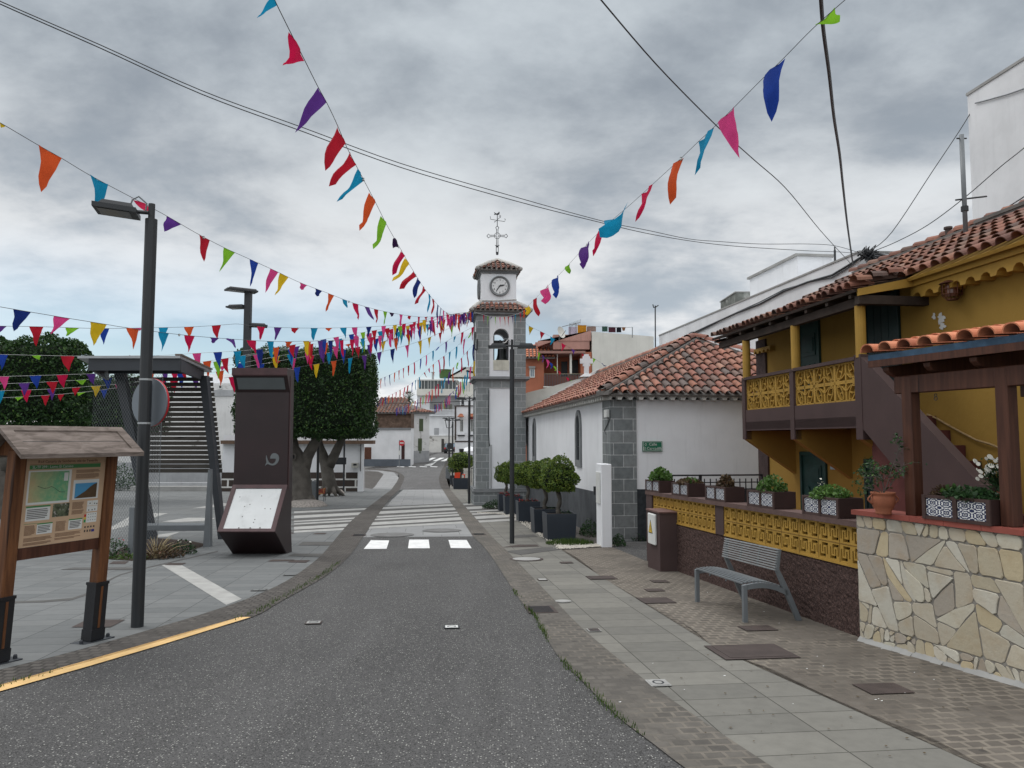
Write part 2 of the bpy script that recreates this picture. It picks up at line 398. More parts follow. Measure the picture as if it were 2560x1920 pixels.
SLABR = brickmat('grey_sidewalk_slabs', A2, B2, .62, .36, .005, (.138, .135, .121), (.185, .180, .159), (.060, .058, .050), mottle=.14, bump=.25, bd=.004, off=0.)
SLABP = brickmat('pale_crossing_slabs', A2, B2, .9, .9, .007, (.225, .230, .230), (.262, .266, .264), (.11, .11, .11), mottle=.10, bump=.2, bd=.004)
SETTL = brickmat('brown_grey_setts', A2, B2, .105, .10, .012, (.070, .063, .057), (.108, .098, .089), (.040, .036, .032), mottle=.3, bump=.8, bd=.012, worn=(.068, .063, .057), jit=.02)
SETTR = brickmat('dusty_brown_setts', A2, B2, .125, .105, .014, (.100, .087, .073), (.145, .128, .108), (.200, .176, .143), mottle=.25, bump=.7, bd=.010, worn=(.108, .094, .078), jit=.02)
SETTB = brickmat('brown_setts_with_sand_joints', A2, B2, .125, .105, .012, (.086, .079, .070), (.132, .121, .106), (.165, .148, .124), mottle=.3, bump=.7, bd=.010, worn=(.085, .078, .069), jit=.02)
PAVE = M('grey_plaza_paving', (.130, .130, .128), .9, .15, 1.5, .3, 40)
DSLAB = M('dark_grey_slab', (.085, .083, .079), .85, .15, 3, .2, 50)
BSLAB = M('brown_porphyry_slab', (.062, .048, .044), .85, .2, 5, .2, 50)
WSLAB = M('white_granite_slab', (.34, .34, .325), .8, .15, 4, .15, 60, stain=(.22, .22, .21), sst=.4, ssc=2.5)
MANH = M('faint_grey_manhole', (.150, .150, .147), .85, .2, 6, .3, 50)
def poly(name, pts, off, mat, kind='structure', parent=None, holes=None, cat=None, label=None):
    """flat sheet following the ground profile; pts are world x, y pairs"""
    off *= .4
    bm = bmesh.new(); vs = [bm.verts.new((p[0], p[1], 0)) for p in pts]
    bm.faces.new(vs); bmesh.ops.triangulate(bm, faces=bm.faces, ngon_method='EAR_CLIP')
    for y, _ in GP[1:-1]:
        bmesh.ops.bisect_plane(bm, geom=bm.verts[:]+bm.edges[:]+bm.faces[:], dist=1e-5, plane_co=(0, y, 0), plane_no=(0, 1, 0))
    for v in bm.verts: v.co.z = gz(v.co.y)+off
    bm.normal_update()
    bmesh.ops.recalc_face_normals(bm, faces=bm.faces)
    for f in bm.faces:
        if f.normal.z < 0: f.normal_flip()
    me = bpy.data.meshes.new(name); bm.to_mesh(me); bm.free(); me.materials.append(mat)
    o = bpy.data.objects.new(name, me); COL.objects.link(o)
    if parent: o.parent = parent
    elif kind: o['kind'] = kind
    return o
def smooth(pts, n=4):
    pts = [Vector((p[0], p[1])) for p in pts]; out = []
    for i in range(len(pts)-1):
        p0 = pts[max(i-1, 0)]; p1 = pts[i]; p2 = pts[i+1]; p3 = pts[min(i+2, len(pts)-1)]
        for k in range(n):
            t = k/n
            out.append(.5*((2*p1)+(-p0+p2)*t+(2*p0-5*p1+4*p2-p3)*t*t+(-p0+3*p1-3*p2+p3)*t**3))
    return out+[pts[-1]]
def gp(px): return [G(x, y).to_2d() for x, y in px]
gr = []
for y in [-60, -20, 0, 16, 32, 50, 65, 80, 95, 112, 250, 700]: gr.append(y)
m = MB()
for a, b in zip(gr, gr[1:]): m.quad((-500, a, gz(a)), (500, a, gz(a)), (500, b, gz(b)), (-500, b, gz(b)))
m.build('ground', PAVE, kind='structure')
# road: near stretch
A_L = gp(smooth([(-130, 1768), (0, 1728), (226, 1664), (500, 1582), (630, 1545), (704, 1504), (808, 1445), (869, 1395), (908, 1343)]))
A_R = gp(smooth([(1182, 1341), (1225, 1387), (1300, 1502), (1337, 1543), (1390, 1636), (1457, 1707), (1547, 1797), (1629, 1860), (1707, 1920), (1900, 2060)]))
poly('road', A_L+A_R+[Vector((1.9, -2)), Vector((1.9, -12)), Vector((-30, -12)), Vector((-30, 3.2))], .006, ASPH)
# crossing platform
poly('crossing_platform', gp([(908, 1343), (1182, 1341), (1106, 1223.6), (998.5, 1224.5)]), .006, SLABP)
# far road with junction
FR_R = gp(smooth([(1106, 1223.6), (1097, 1200), (1103, 1178), (1114, 1158), (1121, 1143), (1124, 1133)], 3))
FR_L = gp(smooth([(1098, 1131.5), (1074, 1141), (1030, 1154), (985, 1168), (930, 1172), (912, 1171), (960, 1176), (988, 1181), (1004, 1186), (1010, 1197), (998.5, 1224.5)], 3))
poly('far_road', FR_R+FR_L, .006, ASPHD)
# left plaza slabs and the stepped edge band of setts
B_L = gp(smooth([(-160, 1716), (0, 1677), (180, 1632), (400, 1569), (500, 1539), (617, 1499), (712, 1456), (782, 1408), (817, 1374), (877, 1304), (942, 1252), (977, 1225.5)]))
B_LI = gp(smooth([(908, 1343), (964, 1261), (998.5, 1224.5)], 3))
poly('plaza_paving', B_L+[Vector((-6.5, 46)), Vector((-45, 46)), Vector((-45, 3.4))], .010, SLABL)
e = A_L[:]
poly('left_sett_band', B_L+list(reversed(e+B_LI[1:])), .026, SETTL)
fb_o = gp(smooth([(977, 1225.5), (997.6, 1194), (988, 1181), (960, 1176.5), (912, 1173.5)], 3))
fb_i = gp(smooth([(912, 1171), (963, 1174), (991, 1178.5), (1005, 1186), (1011, 1196), (998.5, 1224.5)], 3))
poly('far_left_sett_band', fb_o+fb_i, .016, SETTL)
poly('far_left_pavement', gp([(931, 1222), (983, 1222.5), (997, 1194), (985, 1181), (955, 1177), (920, 1176), (946, 1179), (959, 1185)]), .014, WSLAB if False else SLABP)
poly('far_left_setts', gp([(912, 1219), (931, 1222), (959, 1185), (946, 1179), (912, 1178)]), .019, SETTL)
# right band
B_RI = gp(smooth([(1106, 1223.6), (1182, 1341)], 2))
B_R = gp(smooth([(1125, 1223.6), (1227, 1338.5), (1260, 1371), (1300, 1412), (1393, 1509), (1468, 1584), (1617.6, 1707), (1759.6, 1808), (1928, 1920), (2100, 2040)]))
poly('right_sett_band', B_R+list(reversed(B_RI+A_R[1:])), .026, SETTB)
fr_o = gp(smooth([(1125, 1223.6), (1117, 1200), (1116, 1178), (1121, 1158), (1125, 1145)], 3))
fr_i = gp(smooth([(1106, 1223.6), (1097, 1200), (1103, 1178), (1114, 1158), (1120, 1145)], 3))
poly('far_right_sett_band', fr_o+list(reversed(fr_i)), .016, SETTL)
# right slabs, brown setts
S_R = gp(smooth([(1400, 1373), (1446, 1397), (1509, 1446), (1599, 1498), (1730, 1573), (1797, 1625), (1935, 1677), (2060, 1738), (2203, 1799), (2338, 1851), (2442, 1905), (2700, 2030)]))
GRV = gp([(1190, 1283), (1253, 1286), (1296, 1305), (1335, 1332), (1369, 1354), (1400, 1373)])
poly('right_pavement', B_R+[Vector((3.6, 1.0))]+list(reversed(S_R))+list(reversed(GRV))+gp([(1180, 1262), (1165, 1223)]), .010, SLABR)
poly('brown_sett_pavement', S_R+[Vector((8, 1.5)), Vector((8, 8)), Vector((3.6, 8.2)), Vector((3.3, 9)), Vector((2.78, 12.5))]+gp([(1615, 1400), (1530, 1367.5), (1408, 1376.6)]), .013, SETTR)
poly('side_lane', [Vector((2.75, 12.9)), Vector((6, 13.2)), Vector((6, 17.2)), Vector((2.1, 16.9))]+gp([(1530, 1367.5), (1612, 1402)]), .017, ASPH)
poly('far_right_pavement', gp([(1125, 1223.6), (1190, 1223), (1190, 1150), (1127, 1150), (1117, 1180), (1118, 1200)]), .010, SLABR)
# stripes of the crossing, running on over the plaza
def stripe(name, pts, off, mat): return poly(name, gp(pts), off, mat)
def yat(l, r, x): return l+(r-l)*(x-963)/171.
def ribbon(yl, yr, th, x0, x1, off, mat, name):
    xs = [x0+(x1-x0)*k/6 for k in range(7)]
    stripe(name, [(x, yat(yl, yr, x)-th/2) for x in xs]+[(x, yat(yl, yr, x)+th/2) for x in reversed(xs)], off, mat)
W1 = [(1270.5, 1262.5, 4.2), (1281.3, 1272.5, 6.2), (1291.5, 1282, 3.2), (1298, 1288.5, 3.4), (1308, 1298, 7), (1317.5, 1308, 5)]
for yl, yr, th in W1: ribbon(yl, yr, th, 735, 1335, .020, WSLAB, 'white_paving_stripe')
D1 = [(1267, 1259.3, 1.3), (1275.5, 1267, 4.0), (1287.6, 1278.2, 5), (1294.9, 1285.2, 1.5), (1302, 1292, 4.6), (1313, 1303, 3.4)]
for yl, yr, th in D1: ribbon(yl, yr, th, 715, 1350, .018, DSLAB, 'dark_paving_stripe')
for q in ([(927.3, 1350.8), (973, 1351.4), (966.3, 1372.3), (909.3, 1372.7)], [(1023.2, 1349.5), (1071.6, 1349.5), (1074.5, 1371.1), (1020, 1371.1)], [(1121, 1350.4), (1166.6, 1350.4), (1179, 1371.1), (1127, 1370.4)]):
    stripe('crosswalk_block', q, .012, WHITEP)
for k in range(4):      # far zebra
    x = 1060+k*20.5
    stripe('far_crosswalk_stripe', [(x, 1153), (x+11, 1153), (x+30.5, 1144.5), (x+20, 1144.5)], .012, WHITEP)
stripe('road_triangle_marking', [(1060, 1163.4), (1078, 1164), (1092, 1154.2), (1090, 1154.0), (1077, 1162.6), (1064, 1162.2)], .012, WHITEP)
for x in (993, 1022, 1050, 1076): stripe('give_way_dash', [(x, 1165.5), (x+18, 1166.5), (x+17, 1168), (x-1, 1167)], .012, WHITEP)
stripe('yellow_edge_line', [(-120, 1765), (0, 1732), (226, 1667.6), (400, 1616), (500, 1585), (627, 1545), (600, 1545), (500, 1576.5), (400, 1606), (226, 1656), (0, 1718.5), (-120, 1750)], .030, YELP)
stripe('white_diagonal_strip', [(403.6, 1413.5), (451, 1412), (604.6, 1498.8), (565.6, 1513.8)], .020, WSLAB)
cl = [(-60, 1508), (35, 1507), (110, 1505), (180, 1499), (225, 1484), (262, 1457), (300, 1438), (340, 1427), (385, 1416), (450, 1401), (545, 1379)]
stripe('curved_dark_joint', [(x, y-1.2-1.6*(x < 300)) for x, y in cl]+[(x, y+1.2+1.0*(x < 300)) for x, y in reversed(cl)], .018, DSLAB)
for nm, q, mt in (('dark_slab', [(150, 1425), (185, 1420), (330, 1420), (335, 1426)], DSLAB),
                  ('dark_slab', [(745, 1364), (757, 1355.5), (860, 1356), (851, 1365)], DSLAB), ('dark_slab', [(720, 1391), (735, 1385), (818, 1385), (806, 1394)], DSLAB),
                  ('brown_slab', [(669, 1405), (680, 1400), (737, 1400), (732, 1404)], BSLAB), ('brown_slab', [(718, 1407), (732, 1401.5), (776, 1401.5), (765, 1408)], BSLAB),
                  ('brown_slab', [(703, 1331.5), (712, 1335), (736, 1335), (732, 1332)], BSLAB), ('brown_slab', [(780, 1336), (790, 1333), (818, 1333), (812, 1336.5)], BSLAB),
                  ('brown_slab', [(1254, 1369.5), (1294, 1363), (1342, 1362.5), (1348, 1367)], BSLAB), ('brown_slab', [(1262, 1379), (1350, 1370), (1390, 1369), (1400, 1375), (1300, 1388)], DSLAB),
                  ('brown_slab', [(1275, 1345), (1290, 1338), (1335, 1337), (1345, 1343)], DSLAB),
                  ('brown_slab', [(178.6, 1570), (217, 1551), (313, 1551), (276, 1570)], BSLAB), ('brown_slab', [(411, 1414), (425, 1408.5), (466, 1408.5), (452, 1414.5)], BSLAB),
                  ('brown_slab', [(272, 1411), (284, 1404.5), (322, 1404), (313, 1411)], BSLAB)):
    stripe('paving_'+nm, q, .024, mt)
for q in ([(255, 1331), (340, 1283), (420, 1283), (330, 1312)], [(405, 1304), (470, 1295), (540, 1295), (520, 1302), (440, 1306)], [(335, 1345), (450, 1330), (420, 1342)], [(480, 1271), (560, 1258), (590, 1262), (520, 1270)]):
    stripe('white_paving_patch', q, .015, WSLAB)
# ------------------------------------------------------------------ covers set in the paving
def cover(c, a, w, h, mat, label, rnd=False, inner=None, cat='cover', grp='utility covers set in the pavement', ring=None, slots=0):
    p = G(*c); ax = Vector(a[:2]).normalized(); ay = Vector((-ax.y, ax.x))
    m_ = MB()
    def z(q): return gz(q.y)
    def pl(u, v, e): q = p.to_2d()+ax*u+ay*v; return (q.x, q.y, z(q)+(e-.020)*.4+.0115)
    if rnd:
        pts = [pl(w/2*cos(2*pi*k/28), w/2*sin(2*pi*k/28), .020) for k in range(28)]
    else: pts = [pl(-w/2, -h/2, .020), pl(w/2, -h/2, .020), pl(w/2, h/2, .020), pl(-w/2, h/2, .020)]
    m_.prism(pts, (0, 0, .003))
    r = m_.build('cover_frame', mat)
    tag(r, label, cat, grp)
    r.name = {'manhole cover': 'manhole_cover', 'drain': 'drain_grate', 'valve cover': 'valve_cover'}.get(cat, 'access_cover')
    if inner:
        k = .82; mi = MB()
        if rnd: pts = [pl(k*w/2*cos(2*pi*i/28), k*w/2*sin(2*pi*i/28), .030) for i in range(28)]
        else: pts = [pl(-k*w/2, -k*h/2, .030), pl(k*w/2, -k*h/2, .030), pl(k*w/2, k*h/2, .030), pl(-k*w/2, k*h/2, .030)]
        mi.prism(pts, (0, 0, .002)); mi.build('lid', inner, r)
    if ring:
        mi = MB(); n = 20
        o_ = [pl(w*.30*cos(2*pi*i/n), h*.28*sin(2*pi*i/n), .037) for i in range(n)]; i_ = [pl(w*.22*cos(2*pi*i/n), h*.19*sin(2*pi*i/n), .037) for i in range(n)]
        for i in range(n): mi.quad(o_[i], o_[(i+1) % n], i_[(i+1) % n], i_[i])
        mi.build('lid_ring', ring, r)
    if slots:
        mi = MB()
        for i in range(slots):
            u = -w*.38+w*.76*i/(slots-1); mi.prism([pl(u-.009, -h*.38, .031), pl(u+.009, -h*.38, .031), pl(u+.009, h*.38, .031), pl(u-.009, h*.38, .031)], (0, 0, .002))
        mi.build('grate_slots', BLACKM, r)
    return r
cover((980.5, 1338), Rv, 1.05, 0, MANH, 'round grey manhole cover on the crossing, left of the two', True, MANH, 'manhole cover')
cover((1105, 1327), Rv, 1.0, 0, MANH, 'round grey manhole cover on the crossing, right of the two', True, MANH, 'manhole cover')
cover((1316, 1399), Rv, .62, 0, IRONC, 'round rusty manhole cover with pale rim between setts and slabs', True, CONC, 'manhole cover')
cover((897, 1339), Dv, .36, .34, IRONC, 'small drain grate in the left sett band beside the crossing', False, None, 'drain', slots=6)
cover((1197, 1336.6), Dv, .36, .34, IRONC, 'small drain grate in the right sett band beside the crossing', False, None, 'drain', slots=6)
cover((1352, 1526), Dv, .45, .34, IRONC, 'weedy iron drain grate at the right edge of the asphalt', False, None, 'drain', slots=8)
cover((1503.6, 1445.7), Rv, .42, .36, BSLAB, 'plain brown cover in the sett pavement below the white pillar', False, BSLAB)
cover((1640, 1503), Rv, .40, .40, BSLAB, 'dark brown cover between slabs and setts, left of the bench')
cover((1649, 1455), Rv, .24, .22, IRONC, 'small gridded brown cover, farther of the pair left of the bench')
cover((1636, 1477), Rv, .24, .22, IRONC, 'small gridded brown cover, nearer of the pair left of the bench')
cover((1894, 1573), Rv, .34, .24, IRONC, 'gravelly brown cover in the setts just beyond the bench foot')
cover((1877, 1632), Rv, .68, .52, BSLAB, 'large smooth brown cover half in the slabs, half in the setts', False, BSLAB)
cover((2207.6, 1725), Rv, .34, .26, IRONC, 'gravelly brown cover in the setts in front of the stone wall')
cover((1416, 1408), Rv, .22, .2, BSLAB, 'small dark cover in the slabs near the planters')
cover((1485, 1578), Dv, .14, .13, CONC, 'small square valve cover with dark ring beside the sett band', False, IRONC, 'valve cover', ring=BLACKM)
cover((1645.6, 1711), Dv, .18, .16, CONC, 'square valve cover with pale round lid, nearest in the right slabs', False, CONC, 'valve cover', ring=BLACKM)
cover((1408, 1505), Dv, .20, .18, CONC, 'pale round valve cover at the slab edge', True, CONC, 'valve cover')
cover((1356, 1451), Dv, .18, .14, IRONC, 'small rusty valve cover at the slab edge, third from the front', False, CONC, 'valve cover')
cover((784, 1559), Rv, .17, .15, IRONC, 'small square valve cover in the asphalt, left of the two', False, CONC, 'valve cover', ring=BLACKM)
cover((1129, 1570), Rv, .16, .14, BLACKM, 'small white-centred valve cover in the asphalt, right of the two', False, PLASTW, 'valve cover', ring=BLACKM)
cover((648, 1477), Rv, .2, .15, DSLAB, 'thin square valve cover in the left plaza slabs by the sett band', False, SLABL, 'valve cover')
cover((726, 1439), Rv, .2, .15, DSLAB, 'thin square valve cover in the plaza slabs right of the totem', False, SLABL, 'valve cover')
# ------------------------------------------------------------------ gravel and weeds
def leafcloud(name, pts, size, mat, parent=None, seed=1, flat=0., asp=.55, drop=None):
    rnd = random.Random(seed); vs = []; fs = []
    off = OFF.get(parent, Vector((0, 0, 0))) if parent else Vector((0, 0, 0))
    for p in pts:
        s_ = size*rnd.uniform(.6, 1.3); a = Vector((rnd.gauss(0, 1), rnd.gauss(0, 1), rnd.gauss(0, 1)*(1-flat))).normalized()
        b = a.orthogonal().normalized(); q = rnd.uniform(0, 2*pi); c = b*cos(q)+a.cross(b)*sin(q); d = a.cross(c) if False else c.cross(a)
        p = Vector(p)-off; n = len(vs)
        vs += [p-a*s_*.5, p+c*s_*asp*.5+a*s_*.05, p+a*s_*.5, p-c*s_*asp*.5+a*s_*.05]; fs.append((n, n+1, n+2, n+3))
    me = bpy.data.meshes.new(name); me.from_pydata([tuple(v) for v in vs], [], fs); me.materials.append(mat); me.update()
    o = bpy.data.objects.new(name, me); COL.objects.link(o)
    if parent: o.parent = parent
    OFF[o] = off; return o
def blades(name, spots, mat, h, w=.006, seed=3, kind='stuff', lean=.5):
    rnd = random.Random(seed); m_ = MB()
    for (x, y, k) in spots:
        z = gz(y)+.012; hh = h*rnd.uniform(.4, 1.2)*k; q = rnd.uniform(0, 2*pi); l = rnd.uniform(0, lean)*hh; r = rnd.uniform(0, 2*pi)
        dx, dy = cos(q)*w, sin(q)*w
        m_.add([(x-dx, y-dy, z), (x+dx, y+dy, z), (x+cos(r)*l*.4+dx*.6, y+sin(r)*l*.4+dy*.6, z+hh*.6), (x+cos(r)*l, y+sin(r)*l, z+hh), (x+cos(r)*l*.4-dx*.6, y+sin(r)*l*.4-dy*.6, z+hh*.6)], [(0, 1, 2, 3, 4)])
    o = m_.build(name, mat); tag(o, None, None, kind=kind); return o
rnd = random.Random(11); sp = []
for i in range(len(A_R)-1):                     # weeds along the asphalt edge, right
    a, b = A_R[i], A_R[i+1]
    if a.y > 10.5 or a.y < 2: continue
    for _ in range(int((b-a).length*170)):
        t_ = rnd.random(); q = a.lerp(b, t_); den = sin(q.y*5.1)+sin(q.y*2.3+1)+.6
        if den > rnd.uniform(-.6, 1.6): sp.append((q.x+rnd.gauss(.0, .018), q.y+rnd.gauss(0, .018), rnd.uniform(.3, 1)))
for i in range(len(A_L)-1):
    a, b = A_L[i], A_L[i+1]
    if a.y > 13 : continue
    for _ in range(int((b-a).length*150)):
        t_ = rnd.random(); q = a.lerp(b, t_); den = sin(q.x*6.1)+sin(q.x*2.7+1)+.3
        if den > rnd.uniform(-.3, 1.6): sp.append((q.x-.07+rnd.gauss(0, .03), q.y+.10+rnd.gauss(0, .03), rnd.uniform(.3, 1.1)))
blades('edge_weeds', sp, GRASS, .05, .004)
c1 = G(1425, 1362); sp = []
for _ in range(1500):
    q = rnd.uniform(0, 2*pi); r = sqrt(rnd.random()); sp.append((c1.x+cos(q)*r*.52, c1.y+.1+sin(q)*r*.42, 1-r*.5))
blades('grass_tuft', sp, GRASS, .15, .005, 5)
GRV2 = [p for p in GRV]
poly('gravel_bed', GRV2+gp([(1410, 1376.6), (1530, 1367.5)])+[Vector((2.25, 17.1)), Vector((.75, 30.3)), Vector((-1.45, 30.3))], .008, M('gravel_soil', (.12, .11, .10), .95, .4, 14, .8, 30))
m_ = MB(); GR = [q.copy() for q in GRV2]
for _ in range(2600):
    t_ = rnd.random()
    if rnd.random() < .55:
        i = min(int(t_*len(GR)), len(GR)-2); a, b = GR[i], GR[i+1]; q = a.lerp(b, rnd.random())+Vector((abs(rnd.gauss(0, .22)), rnd.gauss(0, .1)))
    else:
        a, b = G(1400, 1374).to_2d(), G(1535, 1366).to_2d(); q = a.lerp(b, rnd.random())+Vector((rnd.gauss(0, .05), abs(rnd.gauss(0, .22))))
    if q.y > 30: continue
    r = rnd.uniform(.010, .024); z = gz(q.y)+.016+r*.2; k = rnd.uniform(0, 3)
    pts = [(q.x+r*cos(k+i*1.257)*rnd.uniform(.7, 1.2), q.y+r*sin(k+i*1.257)*rnd.uniform(.7, 1.2), z) for i in range(5)]
    m_.add(pts+[(q.x, q.y, z+r*.9)], [(0, 1, 5), (1, 2, 5), (2, 3, 5), (3, 4, 5), (4, 0, 5)])
o = m_.build('white_gravel', M('white_pebbles', (.52, .49, .43), .85, .3, 20, .1)); tag(o, None, None, kind='stuff')

m_ = MB(); rnd = random.Random(77)
for _ in range(260):
    x, y = rnd.uniform(1300, 2500), rnd.uniform(1420, 1900)
    q = G(x, y)
    if not (1.2 < q.x < 3.2+.12*(12-q.y)): continue
    r = rnd.uniform(.004, .012); k = rnd.uniform(0, 6)
    m_.add([(q.x+r*cos(k+i*1.6)*rnd.uniform(.5, 1.3), q.y+r*sin(k+i*1.6), q.z+.012+rnd.uniform(0, .004)) for i in range(4)], [(0, 1, 2, 3)])
o = m_.build('pavement_litter', [M('dry_leaf_bits', (.10, .075, .045), .9, .5, 30, 0)]); tag(o, None, None, kind='stuff')
m_ = MB()
for _ in range(26):
    q = G(rnd.uniform(1350, 2400), rnd.uniform(1430, 1850)); r = rnd.uniform(.006, .013); m_.add([(q.x-r, q.y, q.z+.013), (q.x+r*.4, q.y-r*.6, q.z+.014), (q.x+r, q.y+r*.5, q.z+.016)], [(0, 1, 2)])
o = m_.build('paper_scraps', WHITEP); tag(o, None, None, kind='stuff')
# ------------------------------------------------------------------ barrel tile roofs
TCOL = [(.27, .120, .088), (.30, .150, .108), (.25, .112, .084), (.33, .185, .135), (.22, .105, .082), (.17, .115, .096), (.135, .108, .098), (.29, .130, .088), (.28, .155, .120), (.31, .140, .100), (.26, .118, .090)]
TOLD = [(.18, .085, .062), (.22, .10, .07), (.15, .075, .058), (.20, .12, .09), (.13, .085, .07), (.24, .115, .075)]
TNEW = [(.52, .19, .10), (.48, .17, .095), (.56, .22, .12)]
def tile_col(mb, p0, up, side, nrm, L, r, course, cols, rnd, n=6, lift=.02, th=0.):
    """one column of overlapping half-round tiles from p0 going up the slope"""
    k = max(1, int(round(L/course))); c_ = L/k
    for j in range(k):
        a = p0+up*(j*c_-(.04 if j else 0)); b = p0+up*((j+1)*c_)
        ra, rb = r*rnd.uniform(.98, 1.06), r*.86
        mb.cc = rnd.choice(cols); f = rnd.uniform(.8, 1.15); mb.cc = sh(mb.cc, f)
        js = rnd.uniform(-.006, .006); l0 = lift+.016+rnd.uniform(0, .006); l1 = lift*.2
        vs = []
        for (q, rr, ll) in ((a, ra, l0), (b, rb, l1)):
            for i in range(n+1):
                t_ = pi*i/n; vs.append(q+side*(-cos(t_)*rr+js)+nrm*(sin(t_)*rr*.92+ll))
        if th:
            for i in range(n+1):
                t_ = pi*i/n; vs.append(a+side*(-cos(t_)*(ra-th)+js)+nrm*(sin(t_)*(ra-th)*.92+l0))
        fs = [(i, i+1, n+2+i, n+1+i) for i in range(n)]
        if th:
            m_ = 2*(n+1); fs += [(i+1, i, m_+i, m_+i+1) for i in range(n)]
            for i in range(n+1): vs.append(b+side*(-cos(pi*i/n)*(rb-th)+js)+nrm*(sin(pi*i/n)*(rb-th)*.92+l1))
            fs += [(m_+i+1, m_+i, m_+n+1+i, m_+n+2+i) for i in range(n)]
        mb.add(vs, fs)
    mb.cc = None
def tile_roof(parent, name, corners, sp=.21, r=.085, course=.36, cols=TCOL, seed=1, base=CONCD, mat=None, th=.0, under=True, n=6, wig=0.):
    """corners: eave_a, eave_b, top_b, top_a (3D, planar); columns run up the slope"""
    rnd = random.Random(seed); A, B, Cc, Dd = [Vector(c) for c in corners]
    ex = (B-A).normalized(); nr = (B-A).cross(Dd-A); 
    if nr.length < 1e-6: nr = (B-A).cross(Cc-A)
    nr.normalize()
    if nr.z < 0: nr = -nr
    up = nr.cross(ex)
    if up.z < 0: up = -up
    L = (B-A).length; k = int(L/sp); mb = MB(); poly2 = [(0, 0), (L, 0), ((Cc-A).dot(ex), (Cc-A).dot(up)), ((Dd-A).dot(ex), (Dd-A).dot(up))]
    def span(x):
        ys = []
        for i in range(4):
            (x1, y1), (x2, y2) = poly2[i], poly2[(i+1) % 4]
            if abs(x1-x2) < 1e-9: continue
            if min(x1, x2)-1e-9 <= x <= max(x1, x2)+1e-9: ys.append(y1+(y2-y1)*(x-x1)/(x2-x1))
        return (min(ys), max(ys)) if len(ys) > 1 else None
    xs = [(i+.5)*L/k for i in range(k)]
    lo = min(p[0] for p in poly2); hi = max(p[0] for p in poly2)
    st = L/k; x = -st/2
    while x > lo: xs.append(x); x -= st
    x = L+st/2
    while x < hi: xs.append(x); x += st
    for x in xs:
        s_ = span(x)
        if not s_ or s_[1]-s_[0] < .08: continue
        o_ = A+ex*x+up*s_[0]+up*rnd.uniform(-.02, .02)+ex*(sin(x*3)*wig)
        tile_col(mb, o_, up, ex, nr, s_[1]-s_[0], r, course, cols, rnd, n, th=th)
    ro = mb.build(name, mat or TILE, parent)
    if under:
        ub = MB(); d = nr*-.05
        ub.hexa([A+d, B+d, Cc+d, Dd+d], [A-nr*.008, B-nr*.008, Cc-nr*.008, Dd-nr*.008]); ub.build('roof_bed', base, ro)
    return ro
def ridge_tiles(mb, a, b, r=.10, course=.36, cols=TCOL, seed=2):
    rnd = random.Random(seed); a, b = Vector(a), Vector(b); up = (b-a).normalized(); side = up.cross(Vector((0, 0, 1))).normalized(); nr = side.cross(up).normalized()
    if nr.z < 0: nr = -nr
    tile_col(mb, a, up, side, nr, (b-a).length, r, course, cols, rnd)
def W3(p2, z): return Vector((p2[0], p2[1], z))
# ------------------------------------------------------------------ church
QUOIN = brickmat('ashlar_quoins', SUMV, ZV, .46, .272, .006, (.155, .172, .176), (.215, .230, .232), (.50, .51, .51), mottle=.25, bump=.3, bd=.006)
QUOINT = brickmat('tower_ashlar', SUMV, ZV, .40, .272, .007, (.185, .203, .208), (.240, .258, .260), (.46, .47, .47), mottle=.15, bump=.3, bd=.006)
C0 = Vector((2.262, 17.30)); ZW = 3.17           # near corner, wall top
ch = thing('church', 'long white chapel with grey stone corner, arched side windows and clay tile roof', 'church', (C0.x, C0.y, gz(C0.y)))
LEN, WID = 14.4, 6.2
m = MB()
m.obox(C0, Rv, 0, WID, 0, .4, -.3, ZW); m.obox(C0, Rv, 0, .4, .4, LEN, -1.0, ZW); m.obox(C0, Rv, WID-.4, WID, .4, LEN, -1.0, ZW); m.obox(C0, Rv, .4, WID-.4, LEN-.4, LEN, -1, ZW)
m.build('wall', WHITE, ch)
m = MB()    # corner quoins, proud of both walls
m.obox(C0, Rv, -.035, .57, -.035, 0, -.3, ZW-.002); m.obox(C0, Rv, -.035, 0, 0, .75, -.3, ZW-.002)
m.build('corner_quoins', QUOIN, ch)
m = MB(); m.obox(C0, Rv, .572, WID, -.045, 0, -.4, 1.13); m.build('front_plinth', M('rough_black_render', (.035, .040, .045), .95, .35, 8, 1., 25), ch)
m = MB()
pl0 = [(0.752, 1.0), (LEN, .85)]
a = C0+Dv*.752; b = C0+Dv*LEN
m.prism([W3(a, -.6), W3(b, -1.2), W3(b, .72), W3(a, .98)], (-Rv.x*.04, -Rv.y*.04, 0)); m.build('side_plinth', PLINTH, ch)
def arch_pts(cx, z0, z1, w, n=12):       # closed outline in (u, z)
    zs = z1-w/2*1.25
    return [(cx-w/2, z0), (cx+w/2, z0)]+[(cx+w/2*cos(pi*k/n), zs+w/2*1.25*sin(pi*k/n)) for k in range(n+1)]
